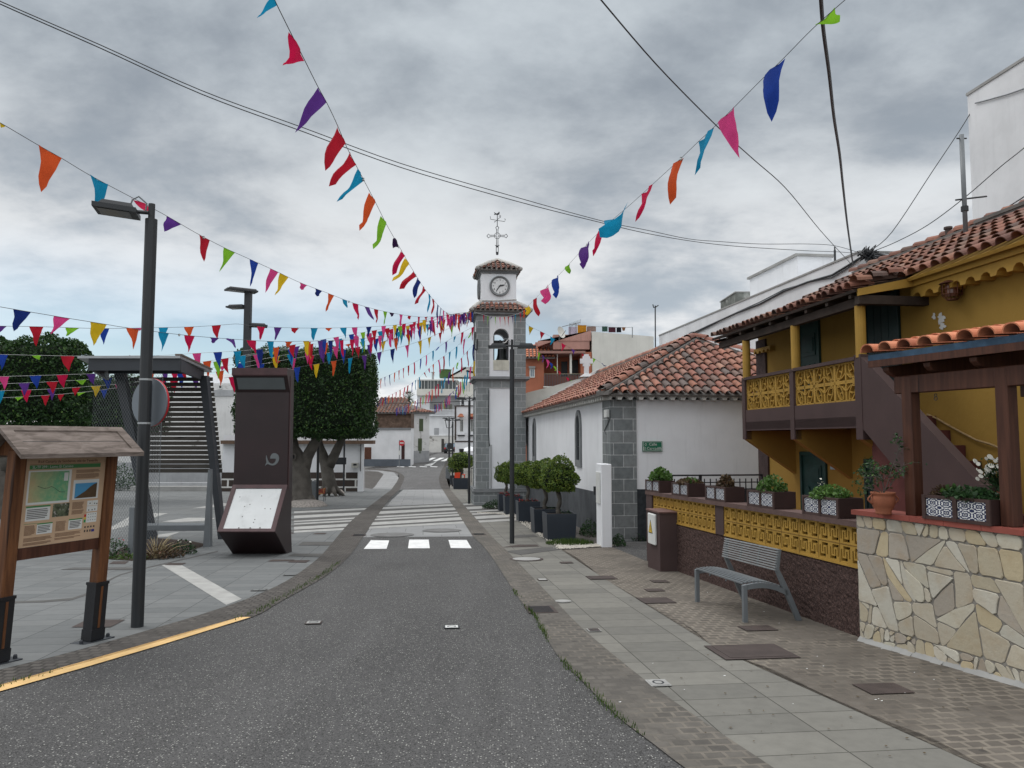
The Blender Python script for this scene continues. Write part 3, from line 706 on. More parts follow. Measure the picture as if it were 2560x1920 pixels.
def arch_frame(parent, o, ax, nr, cx, z0, z1, w, t_, proud, name='window', mat=BASALT):
    ax = Vector(ax[:2]); nr = Vector(nr[:2]); outer = arch_pts(cx, z0-t_*1.3, z1+t_, w+2*t_); inner = arch_pts(cx, z0, z1, w)
    mb = MB(); 
    def p(q, d): r = Vector(o[:2])+ax*q[0]+nr*d; return (r.x, r.y, q[1])
    n = len(outer)
    for i in range(n):
        j = (i+1) % n
        mb.quad(p(outer[i], proud), p(outer[j], proud), p(inner[j], proud), p(inner[i], proud))
        mb.quad(p(outer[i], 0), p(outer[j], 0), p(outer[j], proud), p(outer[i], proud)); mb.quad(p(inner[i], proud), p(inner[j], proud), p(inner[j], .004), p(inner[i], .004))
    fr = mb.build(name, mat, parent)
    g_ = MB(); g_.prism([p(q, .004) for q in inner], tuple(nr*.006)+(0,)); g_.build('pane', GLASS, fr)
    b_ = MB(); b_.prism([p((cx-.012, z0), .012), p((cx+.012, z0), .012), p((cx+.012, z1-.05), .012), p((cx-.012, z1-.05), .012)], tuple(nr*.012)+(0,))
    for z in (z0+(z1-z0)*.3, z0+(z1-z0)*.62): b_.prism([p((cx-w/2, z-.01), .012), p((cx+w/2, z-.01), .012), p((cx+w/2, z+.01), .012), p((cx-w/2, z+.01), .012)], tuple(nr*.012)+(0,))
    b_.build('glazing_bars', METD, fr)
    return fr
for px, yt, yb in ((1447.4, 1038, 1150), (1336.8, 1055, 1141)):
    p = PV(px, yt, C0, Dv); s = (p.to_2d()-C0).dot(Dv); zb = PV(px, yb, C0, Dv).z
    arch_frame(ch, C0, Dv, -Rv, s, zb, p.z, .47, .14, .05)
# eave soffit scallops (lower row of tiles bedded in mortar)
SC = M('lime_mortar', (.46, .455, .43), .9, .2, 5, .3, 30, streak=.2)
m = MB()
def scallop(mb, a, b, out, z, sp=.24, r=.085, dep=.22, up=.14):
    """row of small mortar arches along a-b; out = outward 2D direction"""
    a, b, out = Vector(a), Vector(b), Vector(out); L = (b-a).length; k = int(L/sp); ex = (b-a)/L; sp = L/k
    for i in range(k):
        c = a+ex*(i+.5)*sp; n = 5; f = []; 
        prof = [(-sp/2, up), (-sp/2, 0)]+[(-cos(pi*j/n)*r, sin(pi*j/n)*r*.9) for j in range(n+1)]+[(sp/2, 0), (sp/2, up)]
        v0 = [(c.x+ex.x*u+out.x*dep, c.y+ex.y*u+out.y*dep, z+w) for u, w in prof]; v1 = [(c.x+ex.x*u, c.y+ex.y*u, z+w) for u, w in prof]
        q = len(prof); fs = [(j, j+1, q+j+1, q+j) for j in range(q-1)]
        mb.add(v0+v1, fs)
        for j in range(1, q-2):
            top = lambda t_: (c.x+ex.x*t_+out.x*dep, c.y+ex.y*t_+out.y*dep, z+up)
            mb.quad(v0[j], v0[j+1], top(prof[j+1][0]), top(prof[j][0]))
        mb.quad(v0[0], v0[-1], (v1[-1][0], v1[-1][1], z+up), (v1[0][0], v1[0][1], z+up))
scallop(m, C0-Rv*.1, C0+Rv*(WID+.1), -Dv, ZW-.02); scallop(m, C0+Dv*LEN, C0-Dv*.1, -Rv, ZW-.02)
m.build('eave_mortar', SC, ch)
ZE = ZW+.10; ov = .27; hw = WID/2; ZR = 4.98
def cp(u, v, z): q = C0+Rv*u+Dv*v; return Vector((q.x, q.y, z))
E0, E1, E2 = cp(-ov, -ov, ZE), cp(WID+ov, -ov, ZE), cp(-ov, LEN+.1, ZE); AP = cp(hw, hw, ZR); RE = cp(hw, LEN+.1, ZR)
tile_roof(ch, 'front_roof_slope', (E0, E1, AP, AP), .215, .088, .37, seed=3, th=.012, n=8)
tile_roof(ch, 'side_roof_slope', (E2, E0, AP, RE), .215, .088, .37, seed=4, cols=TCOL[:4]+TCOL[7:])
tile_roof(ch, 'back_roof_slope', (E1, cp(WID+ov, LEN+.1, ZE), RE, AP), .43, .15, .7, seed=5, n=4)
m = MB(); ridge_tiles(m, E0+Vector((0, 0, .06)), AP+Vector((0, 0, .10)), .115, seed=8); ridge_tiles(m, E1+Vector((0, 0, .06)), AP+Vector((0, 0, .10)), .115, seed=9); ridge_tiles(m, RE+Vector((0, 0, .06)), AP+Vector((0, 0, .06)), .115, seed=10)
m.build('ridge_tiles', TILE, ch)
m = MB()
for a, b in ((E0, AP), (E1, AP), (RE, AP)):
    d = (b-a).normalized(); s_ = d.cross(Vector((0, 0, 1))).normalized()
    m.prism([a+s_*.16-Vector((0, 0, .02)), a-s_*.16-Vector((0, 0, .02)), b-s_*.16-Vector((0, 0, .02)), b+s_*.16-Vector((0, 0, .02))], (0, 0, .085))
m.build('hip_mortar', CONCD, ch)
m = MB(); pk = [AP+Vector((-.17*cos(q), 0, .05+.17*sin(q))) for q in [i*pi/10 for i in range(11)]]; m.tube(pk, .012, 6); m.build('ridge_hoop', METD, ch)
# far gable: low white wall behind the verge, cross on its peak
m = MB(); g0, g1 = LEN+.1, LEN+.35
for u0, z0, u1, z1 in ((-ov, ZE+.05, hw, ZR+.25), (hw, ZR+.25, WID+ov, ZE+.05)):
    m.hexa([cp(u0, g0, 2.0), cp(u1, g0, 2.0), cp(u1, g1, 2.0), cp(u0, g1, 2.0)], [cp(u0, g0, z0), cp(u1, g0, z1), cp(u1, g1, z1), cp(u0, g1, z0)])
m.build('gable_wall', WSTAIN, ch)
YX = RE.y
def pxm(x, y): return P(x, y, YX)
cr = MB(); c_ = pxm(1466, 940); 
for x0, x1, y0, y1 in ((1460.5, 1471.5, 936, 886), (1450.5, 1482, 909, 897), (1457, 1475, 915.5, 891)):
    a, b = pxm(x0, y0), pxm(x1, y1); e_ = {1460.5: .10, 1450.5: .097, 1457: .085}[x0]; cr.box(a.x, b.x, YX-e_, YX+e_, b.z if a.z > b.z else a.z, max(a.z, b.z))
cr.build('cross', WHITE, ch)
m = MB(); a, b = pxm(1455, 946), pxm(1477, 934); m.hexa([(a.x-.12, YX-.2, ZR-.1), (b.x+.12, YX-.2, ZR-.1), (b.x+.12, YX+.3, ZR-.1), (a.x-.12, YX+.3, ZR-.1)], [(a.x+.1, YX-.12, b.z), (b.x-.1, YX-.12, b.z), (b.x-.1, YX+.12, b.z), (a.x+.1, YX+.12, b.z)]); m.build('cross_base', WHITE2, ch)
m = MB(); yy = C0.y+(LEN+.5)*Dv.y; q_ = lambda x, y: P(x, y, yy); m.prism([q_(1300, 1060), q_(1300, 986), q_(1380, 966), q_(1450, 946), q_(1500, 946), q_(1500, 1060)], (0, .3, 0)); m.build('rear_parapet', M('lichened_pale_wall', (.50, .50, .46), .9, .15, 1.2, .3, 25, stain=(.36, .35, .31), sst=.45, ssc=1.0, streak=.2), ch)
# street name sign on the front wall
pa, pb = PV(1605.5, 1103, C0-Dv*.01, Rv), PV(1655.5, 1129, C0-Dv*.01, Rv); sc_ = (pa+pb)/2
sg = thing('street_sign', 'green street name plate lettered Calle El Cercadillo on the white chapel wall', 'sign', tuple(sc_))
ua, ub = (pa.to_2d()-C0).dot(Rv), (pb.to_2d()-C0).dot(Rv)
m = MB(); m.obox(C0, Rv, ua, ub, -.030, -.004, pb.z, pa.z); m.build('plate', M('sign_green_enamel', (.012, .135, .075), .4, .05, 3, 0, spec=.5), sg, bevel=.003)
m = MB(); w_ = .008
for (u0, u1, z0, z1) in ((ua+.012, ub-.012, pa.z-.020, pa.z-.012), (ua+.012, ub-.012, pb.z+.012, pb.z+.020), (ua+.012, ua+.020, pb.z+.02, pa.z-.02), (ub-.020, ub-.012, pb.z+.02, pa.z-.02)): m.obox(C0, Rv, u0, u1, -.034, -.031, z0, z1)
m.build('border', PLASTW, sg)
m = MB(); q = C0+Rv*((ua+ub)/2+.01)-Dv*.034
text_mb(m, 'Calle', (q.x, q.y, pb.z+.138), W3(Rv, 0), (0, 0, 1), .092, align='CENTER'); m.build('lettering', PLASTW, sg); m = MB(); text_mb(m, 'El Cercadillo', (q.x, q.y, pb.z+.042), W3(Rv, 0), (0, 0, 1), .092, align='CENTER')
m.build('lettering', PLASTW, sg)
m = MB(); q = C0+Rv*(ua+.075)-Dv*.034
for k in range(14):
    a0, a1 = 2*pi*k/14, 2*pi*(k+1)/14; f = lambda a_, r: (q.x+Rv.x*cos(a_)*r*.8, q.y+Rv.y*cos(a_)*r*.8, pa.z-.075+sin(a_)*r)
    m.quad(f(a0, .028), f(a1, .028), f(a1, .020), f(a0, .020))
m.build('crest', PLASTW, sg)
# junction box and cable on the quoin
jb = thing('junction_box', 'small white junction box with hanging cable on the grey church corner', 'junction box', tuple(PV(1521, 1034, C0, Dv)))
p = PV(1520, 1034, C0-Rv*.04, Dv); s = (p.to_2d()-C0).dot(Dv); m = MB(); m.obox(C0, Rv, -.11, -.036, s-.12, s+.12, p.z-.09, p.z+.09); m.build('housing', PLASTW, jb, bevel=.008)
m = MB(); pts = [PV(x, y, C0-Rv*.05, Dv) for x, y in ((1525, 1025), (1526, 1045), (1522, 1052), (1518, 1062), (1513, 1072), (1511, 1078), (1515, 1086))]; m.tube(pts, .009, 5); m.build('cable', METD, jb)
# ------------------------------------------------------------------ clock tower
T0 = Vector((P(1192.5, 1100, 30.75).x, 30.75)); TW, TD = 1.95, 1.95
TY = 30.75
def tz(y): return P(1250, y, TY).z
tw = thing('clock_tower', 'slender white bell tower with grey ashlar corners, clock and two tiled roofs', 'tower', (T0.x, T0.y, gz(TY)))
def ring(mb, e, z0, z1, o=None, w=None, d=None): mb.obox(T0, Rv, -e, TW+e, -e, TD+e, z0, z1)
zb, zp, z1_, z2_, zc0, zc1 = gz(TY)-.2, tz(1231), tz(969.6), tz(952), tz(941), tz(790)
m = MB(); ring(m, .12, zb, zp); m.build('plinth', QUOINT, tw)
m = MB(); ring(m, .17, zp+.002, zp+.09); ring(m, .14, zp+.092, zp+.15); m.build('plinth_moulding', BASALT, tw, bevel=.01)
m = MB(); ring(m, 0, zp+.15, z1_); m.build('shaft_wall', WHITE, tw)
m = MB()
qa, qb = .49, TW-.46      # quoin widths on the front
def quoins(z0, z1, e=.035):
    m.obox(T0, Rv, -e, qa, -e, 0, z0, z1); m.obox(T0, Rv, qb, TW+e, -e, 0, z0, z1)
    m.obox(T0, Rv, -e, 0, 0, .45, z0, z1); m.obox(T0, Rv, -e, 0, TD-.45, TD+e, z0, z1); m.obox(T0, Rv, TW, TW+e, 0, .45, z0, z1); m.obox(T0, Rv, TW, TW+e, TD-.45, TD+e, z0, z1)
quoins(zp+.152, z1_-.002); m.build('shaft_quoins', QUOINT, tw)
m = MB(); ring(m, .037, z1_, z2_); m.build('ashlar_band', QUOINT, tw)
m = MB(); ring(m, .10, z2_+.002, z2_+.06); ring(m, .19, z2_+.062, zc0); m.build('cornice', BASALT, tw, bevel=.012)
# belfry: four walls with arched openings
ox0, ox1, oz0, oz1 = .655, 1.30, tz(900), tz(820)
m = MB(); zt = zc1
def wallwithhole(o, ax, ay, L, th):
    o, ax, ay = Vector(o), Vector(ax), Vector(ay)
    def b(u0, u1, z0, z1): 
        q = [o+ax*u0, o+ax*u1, o+ax*u1+ay*th, o+ax*u0+ay*th]; m.hexa([W3(p, z0) for p in q], [W3(p, z1) for p in q])
    b(0, ox0, zc0, zt); b(ox1, L, zc0, zt); b(ox0, ox1, zc0, oz0); 
    r = (ox1-ox0)/2; zs = oz1-r; n = 8; cx = (ox0+ox1)/2
    for i in range(n):
        a0, a1 = pi-pi*i/n, pi-pi*(i+1)/n; u0, u1 = cx+r*cos(a0), cx+r*cos(a1)
        q = [o+ax*u0, o+ax*u1, o+ax*u1+ay*th, o+ax*u0+ay*th]; zz = [zs+r*sin(a0), zs+r*sin(a1)]
        m.hexa([W3(q[0], zz[0]), W3(q[1], zz[1]), W3(q[2], zz[1]), W3(q[3], zz[0])], [W3(p, zt) for p in q])
wallwithhole(T0, Rv, Dv, TW, .3); wallwithhole(T0+Dv*TD, Rv, -Dv, TW, .3)
wallwithhole(T0+Dv*.3, Dv, Rv, TD-.6, .3) if False else None
m.obox(T0, Rv, 0, .3, .3, TD-.3, zc0, zt); m.obox(T0, Rv, TW-.3, TW, .3, TD-.3, zc0, zt)
m.build('belfry_wall', WHITE, tw)
m = MB(); quoins(zc0+.002, zt); m.build('belfry_quoins', QUOINT, tw)
m = MB(); m.obox(T0, Rv, ox0+.002, ox1-.002, -.02, .1, tz(925), oz0+.01); m.build('opening_apron', M('weathered_cream_apron', (.50, .49, .42), .9, .15, 5, .2, 30, streak=.4), tw)
m = MB(); cx = T0+Rv*((ox0+ox1)/2+.10)+Dv*.75
m.lathe([(.03, .62), (.12, .60), (.17, .50), (.185, .25), (.22, .10), (.28, 0), (.26, -.01)], (cx.x, cx.y, oz0+.05), 20)
m.build('bell', BRONZE, tw, smooth=True)
m = MB(); m.obox(T0, Rv, ox0-.2, ox1+.2, .68, .84, oz0+.74, oz0+.90); m.obox(T0, Rv, ox0+.02, ox0+.08, .4, .46, oz0, oz1-.2); m.obox(T0, Rv, ox0+.30, ox0+.36, .5, .56, oz0, oz0+.9); m.build('bell_frame', METD, tw)
m = MB(); q0, q1 = T0+Rv*(ox1-.28)+Dv*-.02, T0+Rv*(ox1-.02)+Dv*-.03
m.tube([W3(q0, oz1-.62), W3(q0.lerp(q1, .5), oz1-.58), W3(q1, oz1-.42)], .022, 6); m.build('white_tube', PLASTW, tw)
# lower roof round the clock box
ze = tz(778)
m = MB(); ring(m, .06, zt+.002, zt+.06); ring(m, .16, zt+.062, ze); m.build('upper_cornice', BASALT, tw, bevel=.012)
bx0, bx1 = (1203-1192.5)/1900*TY, (1292.5-1192.5)/1900*TY; bd0, bd1 = .18, TD-.18
zk = tz(757)
def tp(u, v, z): q = T0+Rv*u+Dv*v; return Vector((q.x, q.y, z))
def hiproof(nm, e, x0, x1, y0, y1, za, zb_, ax0, ax1, ay0, ay1, sp=.19, seed=1):
    A, B, Cc, Dd = tp(x0-e, y0-e, za), tp(x1+e, y0-e, za), tp(x1+e, y1+e, za), tp(x0-e, y1+e, za)
    a, b, c, d = tp(ax0, ay0, zb_), tp(ax1, ay0, zb_), tp(ax1, ay1, zb_), tp(ax0, ay1, zb_)
    for i, q in enumerate(((A, B, b, a), (D_ := Dd, A, a, d), (B, Cc, c, b), (Cc, Dd, d, c))):
        tile_roof(tw, nm, q, sp, .078, .22, seed=seed+i, base=CONCD)
    mb = MB()
    for p, q in ((A, a), (B, b), (Cc, c), (Dd, d)): mb.tube([p+Vector((0, 0, .03)), p.lerp(q, .5)+Vector((0, 0, .06)), q+Vector((0, 0, .03))], [.085, .095, .085], 8)
    mb.build('roof_hip_mortar', SC, tw, smooth=True)
hiproof('skirt_roof', .26, 0, TW, 0, TD, ze, zk+.03, bx0, bx1, bd0, bd1, seed=20)
m = MB(); m.obox(T0, Rv, bx0, bx1, bd0, bd1, zt, tz(681)); m.build('clock_stage_wall', WHITE, tw)
m = MB(); m.obox(T0, Rv, bx0-.05, bx1+.05, bd0-.05, bd1+.05, tz(681)+.002, tz(677)); m.obox(T0, Rv, bx0-.11, bx1+.11, bd0-.11, bd1+.11, tz(677)+.002, tz(672)); m.build('clock_stage_cornice', BASALT, tw, bevel=.01)
cx_, cy_ = (bx0+bx1)/2, (bd0+bd1)/2
hiproof('peak_roof', .19, bx0, bx1, bd0, bd1, tz(672), tz(637), cx_-.02, cx_+.02, cy_-.02, cy_+.02, seed=30)
m = MB(); m.tube([tp(bx0-.02, bd0-.02, zk+.12), tp(cx_, bd0-.03, zk+.14), tp(bx1, bd0-.03, zk+.20), tp(bx1+.02, bd0+.2, zk+.14)], .022, 6); m.build('stage_cable', SC, tw)
# clock faces front and left
def clock(o, ax, nr):
    ax, nr = Vector(ax).to_3d(), Vector(nr).to_3d(); o = Vector(o); U = Vector((0, 0, 1)); R0 = .425
    m = MB(); n = 40
    f = lambda r, k, d: o+(ax*cos(2*pi*k/n)+U*sin(2*pi*k/n))*r+nr*d
    for k in range(n):
        for (r0, d0, r1, d1) in ((R0, 0, R0, .07), (R0, .07, R0*.93, .09), (R0*.93, .09, R0*.86, .05), (R0*.86, .05, R0*.80, .045)): m.quad(f(r0, k, d0), f(r0, k+1, d0), f(r1, k+1, d1), f(r1, k, d1))
    c = m.build('clock', BASALT, tw, smooth=False)
    m = MB(); m.disc(o+nr*.03, nr, R0*.81, .012, 40); m.build('dial', M('clock_dial_white', (.62, .63, .63), .6, .05, 3, 0), c)
    m = MB()
    for k in range(n): m.quad(f(R0*.80, k, .046), f(R0*.80, k+1, .046), f(R0*.775, k+1, .046), f(R0*.775, k, .046))
    for i in range(60):
        a = 2*pi*i/60; d = ax*sin(a)+U*cos(a); s_ = d.cross(nr); r0 = .73 if i % 5 else .70
        m.quad(*[o+nr*.046+d*R0*r+s_*w for r, w in ((r0, -.002), (r0, .002), (.78, .002), (.78, -.002))]) if i % 5 == 0 else None
    for h in range(1, 13):
        a = 2*pi*h/12; c0 = o+nr*.043+(ax*sin(a)+U*cos(a))*R0*.62; text_mb(m, str(h), c0-U*.036, ax, U, .105, .004, 'CENTER')
    m.build('numerals', BLACKM, c)
    m = MB()
    def hand(a, l, w, b_):
        a = radians(a); d = ax*sin(a)+U*cos(a); s_ = d.cross(nr); m.prism([o+nr*.052-d*b_*R0+s_*w*.6, o+nr*.052+d*l*R0*.55+s_*w, o+nr*.052+d*l*R0, o+nr*.052+d*l*R0*.55-s_*w, o+nr*.052-d*b_*R0-s_*w*.6], nr*.006)
    hand(76, .56, .030, .12); hand(216, .68, .020, .18); m.disc(o+nr*.05, nr, .03, .012, 12)
    m.build('clock_hands', BLACKM, c)
zcl = tz(712); q = T0+Rv*((1250-1192.5)/1900*TY)+Dv*bd0; clock(W3(q, zcl), Rv, -Dv)
q = T0+Rv*bx0+Dv*cy_; clock(W3(q, zcl), -Dv, -Rv)
# finial cross and weather vane
def tf(x, y): 
    p = P(x, y, TY+cy_); return p
ap = tp(cx_, cy_, tz(637)); dx = tf(1247, 634).x-ap.x
v0 = thing('weather_vane', 'black iron cross with cockerel weather vane on the tower peak', 'weather vane', tuple(ap))
def vf(x, y): p = P(x, y, ap.y); return Vector((p.x-(P(1248, y, ap.y).x-ap.x), ap.y, p.z))
m = MB(); lw = .016
def pl(pts, w=lw): m.tube([vf(*p) for p in pts], w, 5)
pl([(1246, 634), (1246, 612)]); pl([(1251, 634), (1251, 612)]); m.tube([vf(1248.5, 637), vf(1248.5, 630)], .05, 8); m.tube([vf(1248.5, 618), vf(1248.5, 614)], .05, 8)
for s_ in (-1, 1): pl([(1248.5+s_*1.5, 616), (1248.5+s_*4, 614), (1248.5+s_*5.5, 612), (1248.5+s_*4.5, 614.5)], .01)
for s_ in (-1, 1):
    pl([(1248.5+s_*1.8, 612), (1248.5+s_*1.8, 591), (1248.5+s_*19, 592), (1248.5+s_*22, 595), (1248.5+s_*26, 590), (1248.5+s_*22, 585), (1248.5+s_*19, 588), (1248.5+s_*1.8, 588), (1248.5+s_*1.8, 573), (1248.5+s_*4, 569), (1248.5, 565)])
m.build('iron_cross', BLACKM, v0)
m = MB(); rr = [(1248.5+7.5*cos(2*pi*k/16), 589.5+7.5*sin(2*pi*k/16)) for k in range(17)]; pl(rr, .011); m.build('cross_ring', BLACKM, v0)
m = MB(); pl([(1248.5, 565), (1248.5, 533)]); pl([(1231, 541), (1231.5, 548), (1248, 551), (1267, 554), (1269, 548), (1266, 547)], .012); pl([(1242, 553), (1241, 556), (1244, 554), (1252, 546), (1257, 543), (1257, 538), (1254, 538), (1253, 541), (1257, 543)], .011)
m.build('compass_arms', BLACKM, v0)
m = MB(); out = [(1240, 530), (1243, 532), (1246, 534), (1250, 533), (1252, 530), (1253.5, 529), (1254.5, 532), (1253.5, 536), (1249, 537.5), (1244, 536.5), (1240, 537.5), (1242, 534.5)]
m.prism([vf(*p)-Vector((0, .012, 0)) for p in out], (0, .024, 0)); m.build('cockerel', BLACKM, v0)
# drain pipe on the tower front and dark cables on the left edge
dp = MB(); a = T0+Rv*(.565)-Dv*.03; dp.tube([W3(a, gz(TY)), W3(a, tz(1112))], .035, 8)
d_ = dp.build('drainpipe', GRAYW, tw)
dp = MB(); pts = [(1222.5, 975), (1222, 1020), (1221.5, 1080), (1223, 1105), (1224, 1114), (1222.5, 1116)]
dp.tube([PV(x, y, T0-Dv*.06, Rv) for x, y in pts], .016, 5); pts = [(1188, 830), (1187, 870), (1190, 876), (1193, 874), (1193, 848)]; dp.tube([PV(x, y, T0-Dv*.07, Rv) for x, y in pts], .03, 6)
dp.build('tower_cables', METD, tw)
# ------------------------------------------------------------------ yellow house
HP = Vector((5.30, 14.30)); FAR = 1.46          # wall plane origin, far corner along Dv
def hw_(s, o=0.): return HP+Dv*s+Rv*o           # s along the facade (away), o into the house
NEAR = -9.0
hs = thing('yellow_house', 'ochre two storey house with balcony, outside stair and clay tile roof', 'house', (5.3, 14.3, .6))
ZT = .62                                        # terrace level
m = MB(); m.obox(HP, Dv, NEAR, FAR, -4.5, 0, .2, 4.50); m.build('wall', YELLOW, hs)
m = MB(); m.obox(HP, Dv, FAR-.40, FAR+.03, 0, .04, .2, 4.30); m.obox(HP, Dv, FAR, FAR+.03, -.4, 0, .2, 4.3); m.build('corner_quoins', BROWNQ, hs)
def hpx(x, y, o=0.): return PV(x, y, HP+Rv*o, Dv)
def hs_(x, y, o=0.): p = hpx(x, y, o); return (p.to_2d()-HP).dot(Dv), p.z
# scalloped cornice of the main eave
m = MB(); scallop(m, hw_(-3.85), hw_(NEAR), -Rv, 4.20, .255, .085, .20, .16); m.build('cornice_scallops', YELLOWB, hs)
m = MB(); scallop(m, hw_(FAR), hw_(FAR-.75), -Rv, 4.02, .16, .055, .10, .10); m.build('end_scallops', YELLOWB, hs)
m = MB(); m.obox(HP, Dv, NEAR, -3.85, 0, .24, 4.362, 4.45); m.build('cornice_board', YELLOWB, hs)
# main roof
zr, rr = 5.74, 2.25
RA, RB = W3(hw_(-3.95, -.34), 4.47), W3(hw_(NEAR, -.34), 4.47)
tile_roof(hs, 'street_roof_slope', (RB, RA, W3(hw_(FAR, rr), zr), W3(hw_(NEAR, rr), zr)) if False else (RB, W3(hw_(FAR+.15, -.34), 4.47), W3(hw_(FAR+.15, rr), zr), W3(hw_(NEAR, rr), zr)), .225, .092, .40, TOLD, seed=41, th=.012, n=8, base=YELLOWB)
tile_roof(hs, 'back_roof_slope', (W3(hw_(FAR+.15, 4.84), 4.47), W3(hw_(NEAR, 4.84), 4.47), W3(hw_(NEAR, rr), zr), W3(hw_(FAR+.15, rr), zr)), .45, .16, .8, TOLD, seed=42, n=4)
m = MB(); ridge_tiles(m, W3(hw_(FAR+.15, rr), zr+.07), W3(hw_(NEAR, rr), zr+.07), .11, cols=TOLD); m.build('ridge_tiles', TILE, hs)
m = MB(); m.obox(HP, Dv, -7, FAR, -rr-.13, -rr+.13, zr-.04, zr+.075); m.obox(HP, Dv, -5.2, -2.2, -rr-.15, -rr+.15, zr+.075, zr+.13); m.build('ridge_mortar', CONCD, hs)
m = MB(); m.hexa([W3(hw_(FAR+.02, 0), 4.4), W3(hw_(FAR+.02, 4.4), 4.4), W3(hw_(FAR-.2, 4.4), 4.4), W3(hw_(FAR-.2, 0), 4.4)], [W3(hw_(FAR+.02, rr-.02), zr-.08), W3(hw_(FAR+.02, rr+.02), zr-.08), W3(hw_(FAR-.2, rr+.02), zr-.08), W3(hw_(FAR-.2, rr-.02), zr-.08)]); m.build('gable', YELLOW, hs)
# balcony roof, lower slope
b0, b1 = -3.92, FAR-.55                            # near and far ends along the facade
zl = 4.32; oo = -1.08
BR = (W3(hw_(b0, oo), zl), W3(hw_(FAR-.20, oo), zl), W3(hw_(FAR-.20, -.05), 4.585), W3(hw_(b0, -.05), 4.585))
tile_roof(hs, 'balcony_roof', BR, .205, .085, .36, TOLD, seed=43, th=.012, n=8, base=WOODD)
m = MB(); rnd = random.Random(5)
a, b = W3(hw_(b0-.02, oo-.02), zl+.03), W3(hw_(b0-.02, -.40), 4.53); d = (b-a)
for k in range(3): tile_col(m, a+d*(k/3.)+Vector((0, 0, .02)), d.normalized(), -Dv.to_3d(), Vector((0, 0, 1)), d.length/3, .10, .45, TOLD, rnd)
m.build('verge_tiles', TILE, hs)
m = MB(); s0 = b0-.05
m.hexa([W3(hw_(s0, oo+.05), zl-.10), W3(hw_(s0, -.02), 4.40), W3(hw_(s0+.06, -.02), 4.40), W3(hw_(s0+.06, oo+.05), zl-.10)], [W3(hw_(s0, oo+.05), zl-.005), W3(hw_(s0, -.02), 4.53), W3(hw_(s0+.06, -.02), 4.53), W3(hw_(s0+.06, oo+.05), zl-.005)])
m.build('verge_board', YELLOWB, hs)
m = MB(); m.obox(HP, Dv, b0, FAR-.3, .87, .97, 4.10, 4.22)        # eave beam carried by the posts
m.obox(HP, Dv, b0-.03, b0+.09, .0, 1.02, 4.11, 4.23)
n = 9
for k in range(n):
    s = b0+.12+(FAR-.45-b0)*k/(n-1)
    m.hexa([W3(hw_(s, oo+.03), zl-.11), W3(hw_(s, 0), 4.44), W3(hw_(s+.07, 0), 4.44), W3(hw_(s+.07, oo+.03), zl-.11)], [W3(hw_(s, oo+.03), zl-.055), W3(hw_(s, 0), 4.52), W3(hw_(s+.07, 0), 4.52), W3(hw_(s+.07, oo+.03), zl-.055)])
m.build('roof_timbers', WOODD, hs)
# balcony: slab, brackets, lattice parapet, posts
O = -.96                                           # balcony front plane offset
def bpx(x): p = PV(x, 1000, hw_(0, O), Dv); return (p.to_2d()-HP).dot(Dv)
sF, sM0, sM1, sN = bpx(1858), bpx(1974.5), bpx(1988), bpx(2142)
zs0, zl0, zl1, zt_ = 2.42, 2.80, 3.36, 3.41
m = MB(); m.obox(HP, Dv, sN, sF, .03, -O, zs0+.02, zs0+.16); m.build('balcony_slab', BROWNP, hs)
m = MB(); m.obox(HP, Dv, sN-.0, sF, -O-.10, -O, zs0, zl0); m.obox(HP, Dv, sF-.10, sF, 0, -O-.10, zs0, zl0)
m.build('balcony_fascia', BROWNP, hs)
for s, w, dz in ((sF-.10, .13, 0), ((sM0+sM1)/2-.06, .13, 0), (sN-.14, .16, .02)):
    m = MB(); m.obox(HP, Dv, s, s+w, -O-.11, -O+.012, zs0-.16, zt_+dz); m.build('parapet_post', BROWNP, hs)
m = MB(); m.obox(HP, Dv, sN, sF, -O-.12, -O+.02, zl1, zt_); m.obox(HP, Dv, sF-.11, sF+.01, 0, -O-.12, zl1, zt_); m.build('handrail', BROWNP, hs)
for s in (sF-.10, (sM0+sM1)/2-.06, sN-.12):        # sloping brackets down to the wall
    m = MB(); a, b = hw_(s, O+.012), hw_(s, 0); a2, b2 = hw_(s+.13, O+.012), hw_(s+.13, 0)
    m.hexa([W3(a, zs0-.16), W3(b, zs0-.80), W3(b2, zs0-.80), W3(a2, zs0-.16)], [W3(a, zs0), W3(b, zs0), W3(b2, zs0), W3(a2, zs0)]); m.build('balcony_bracket', YELLOW, hs)
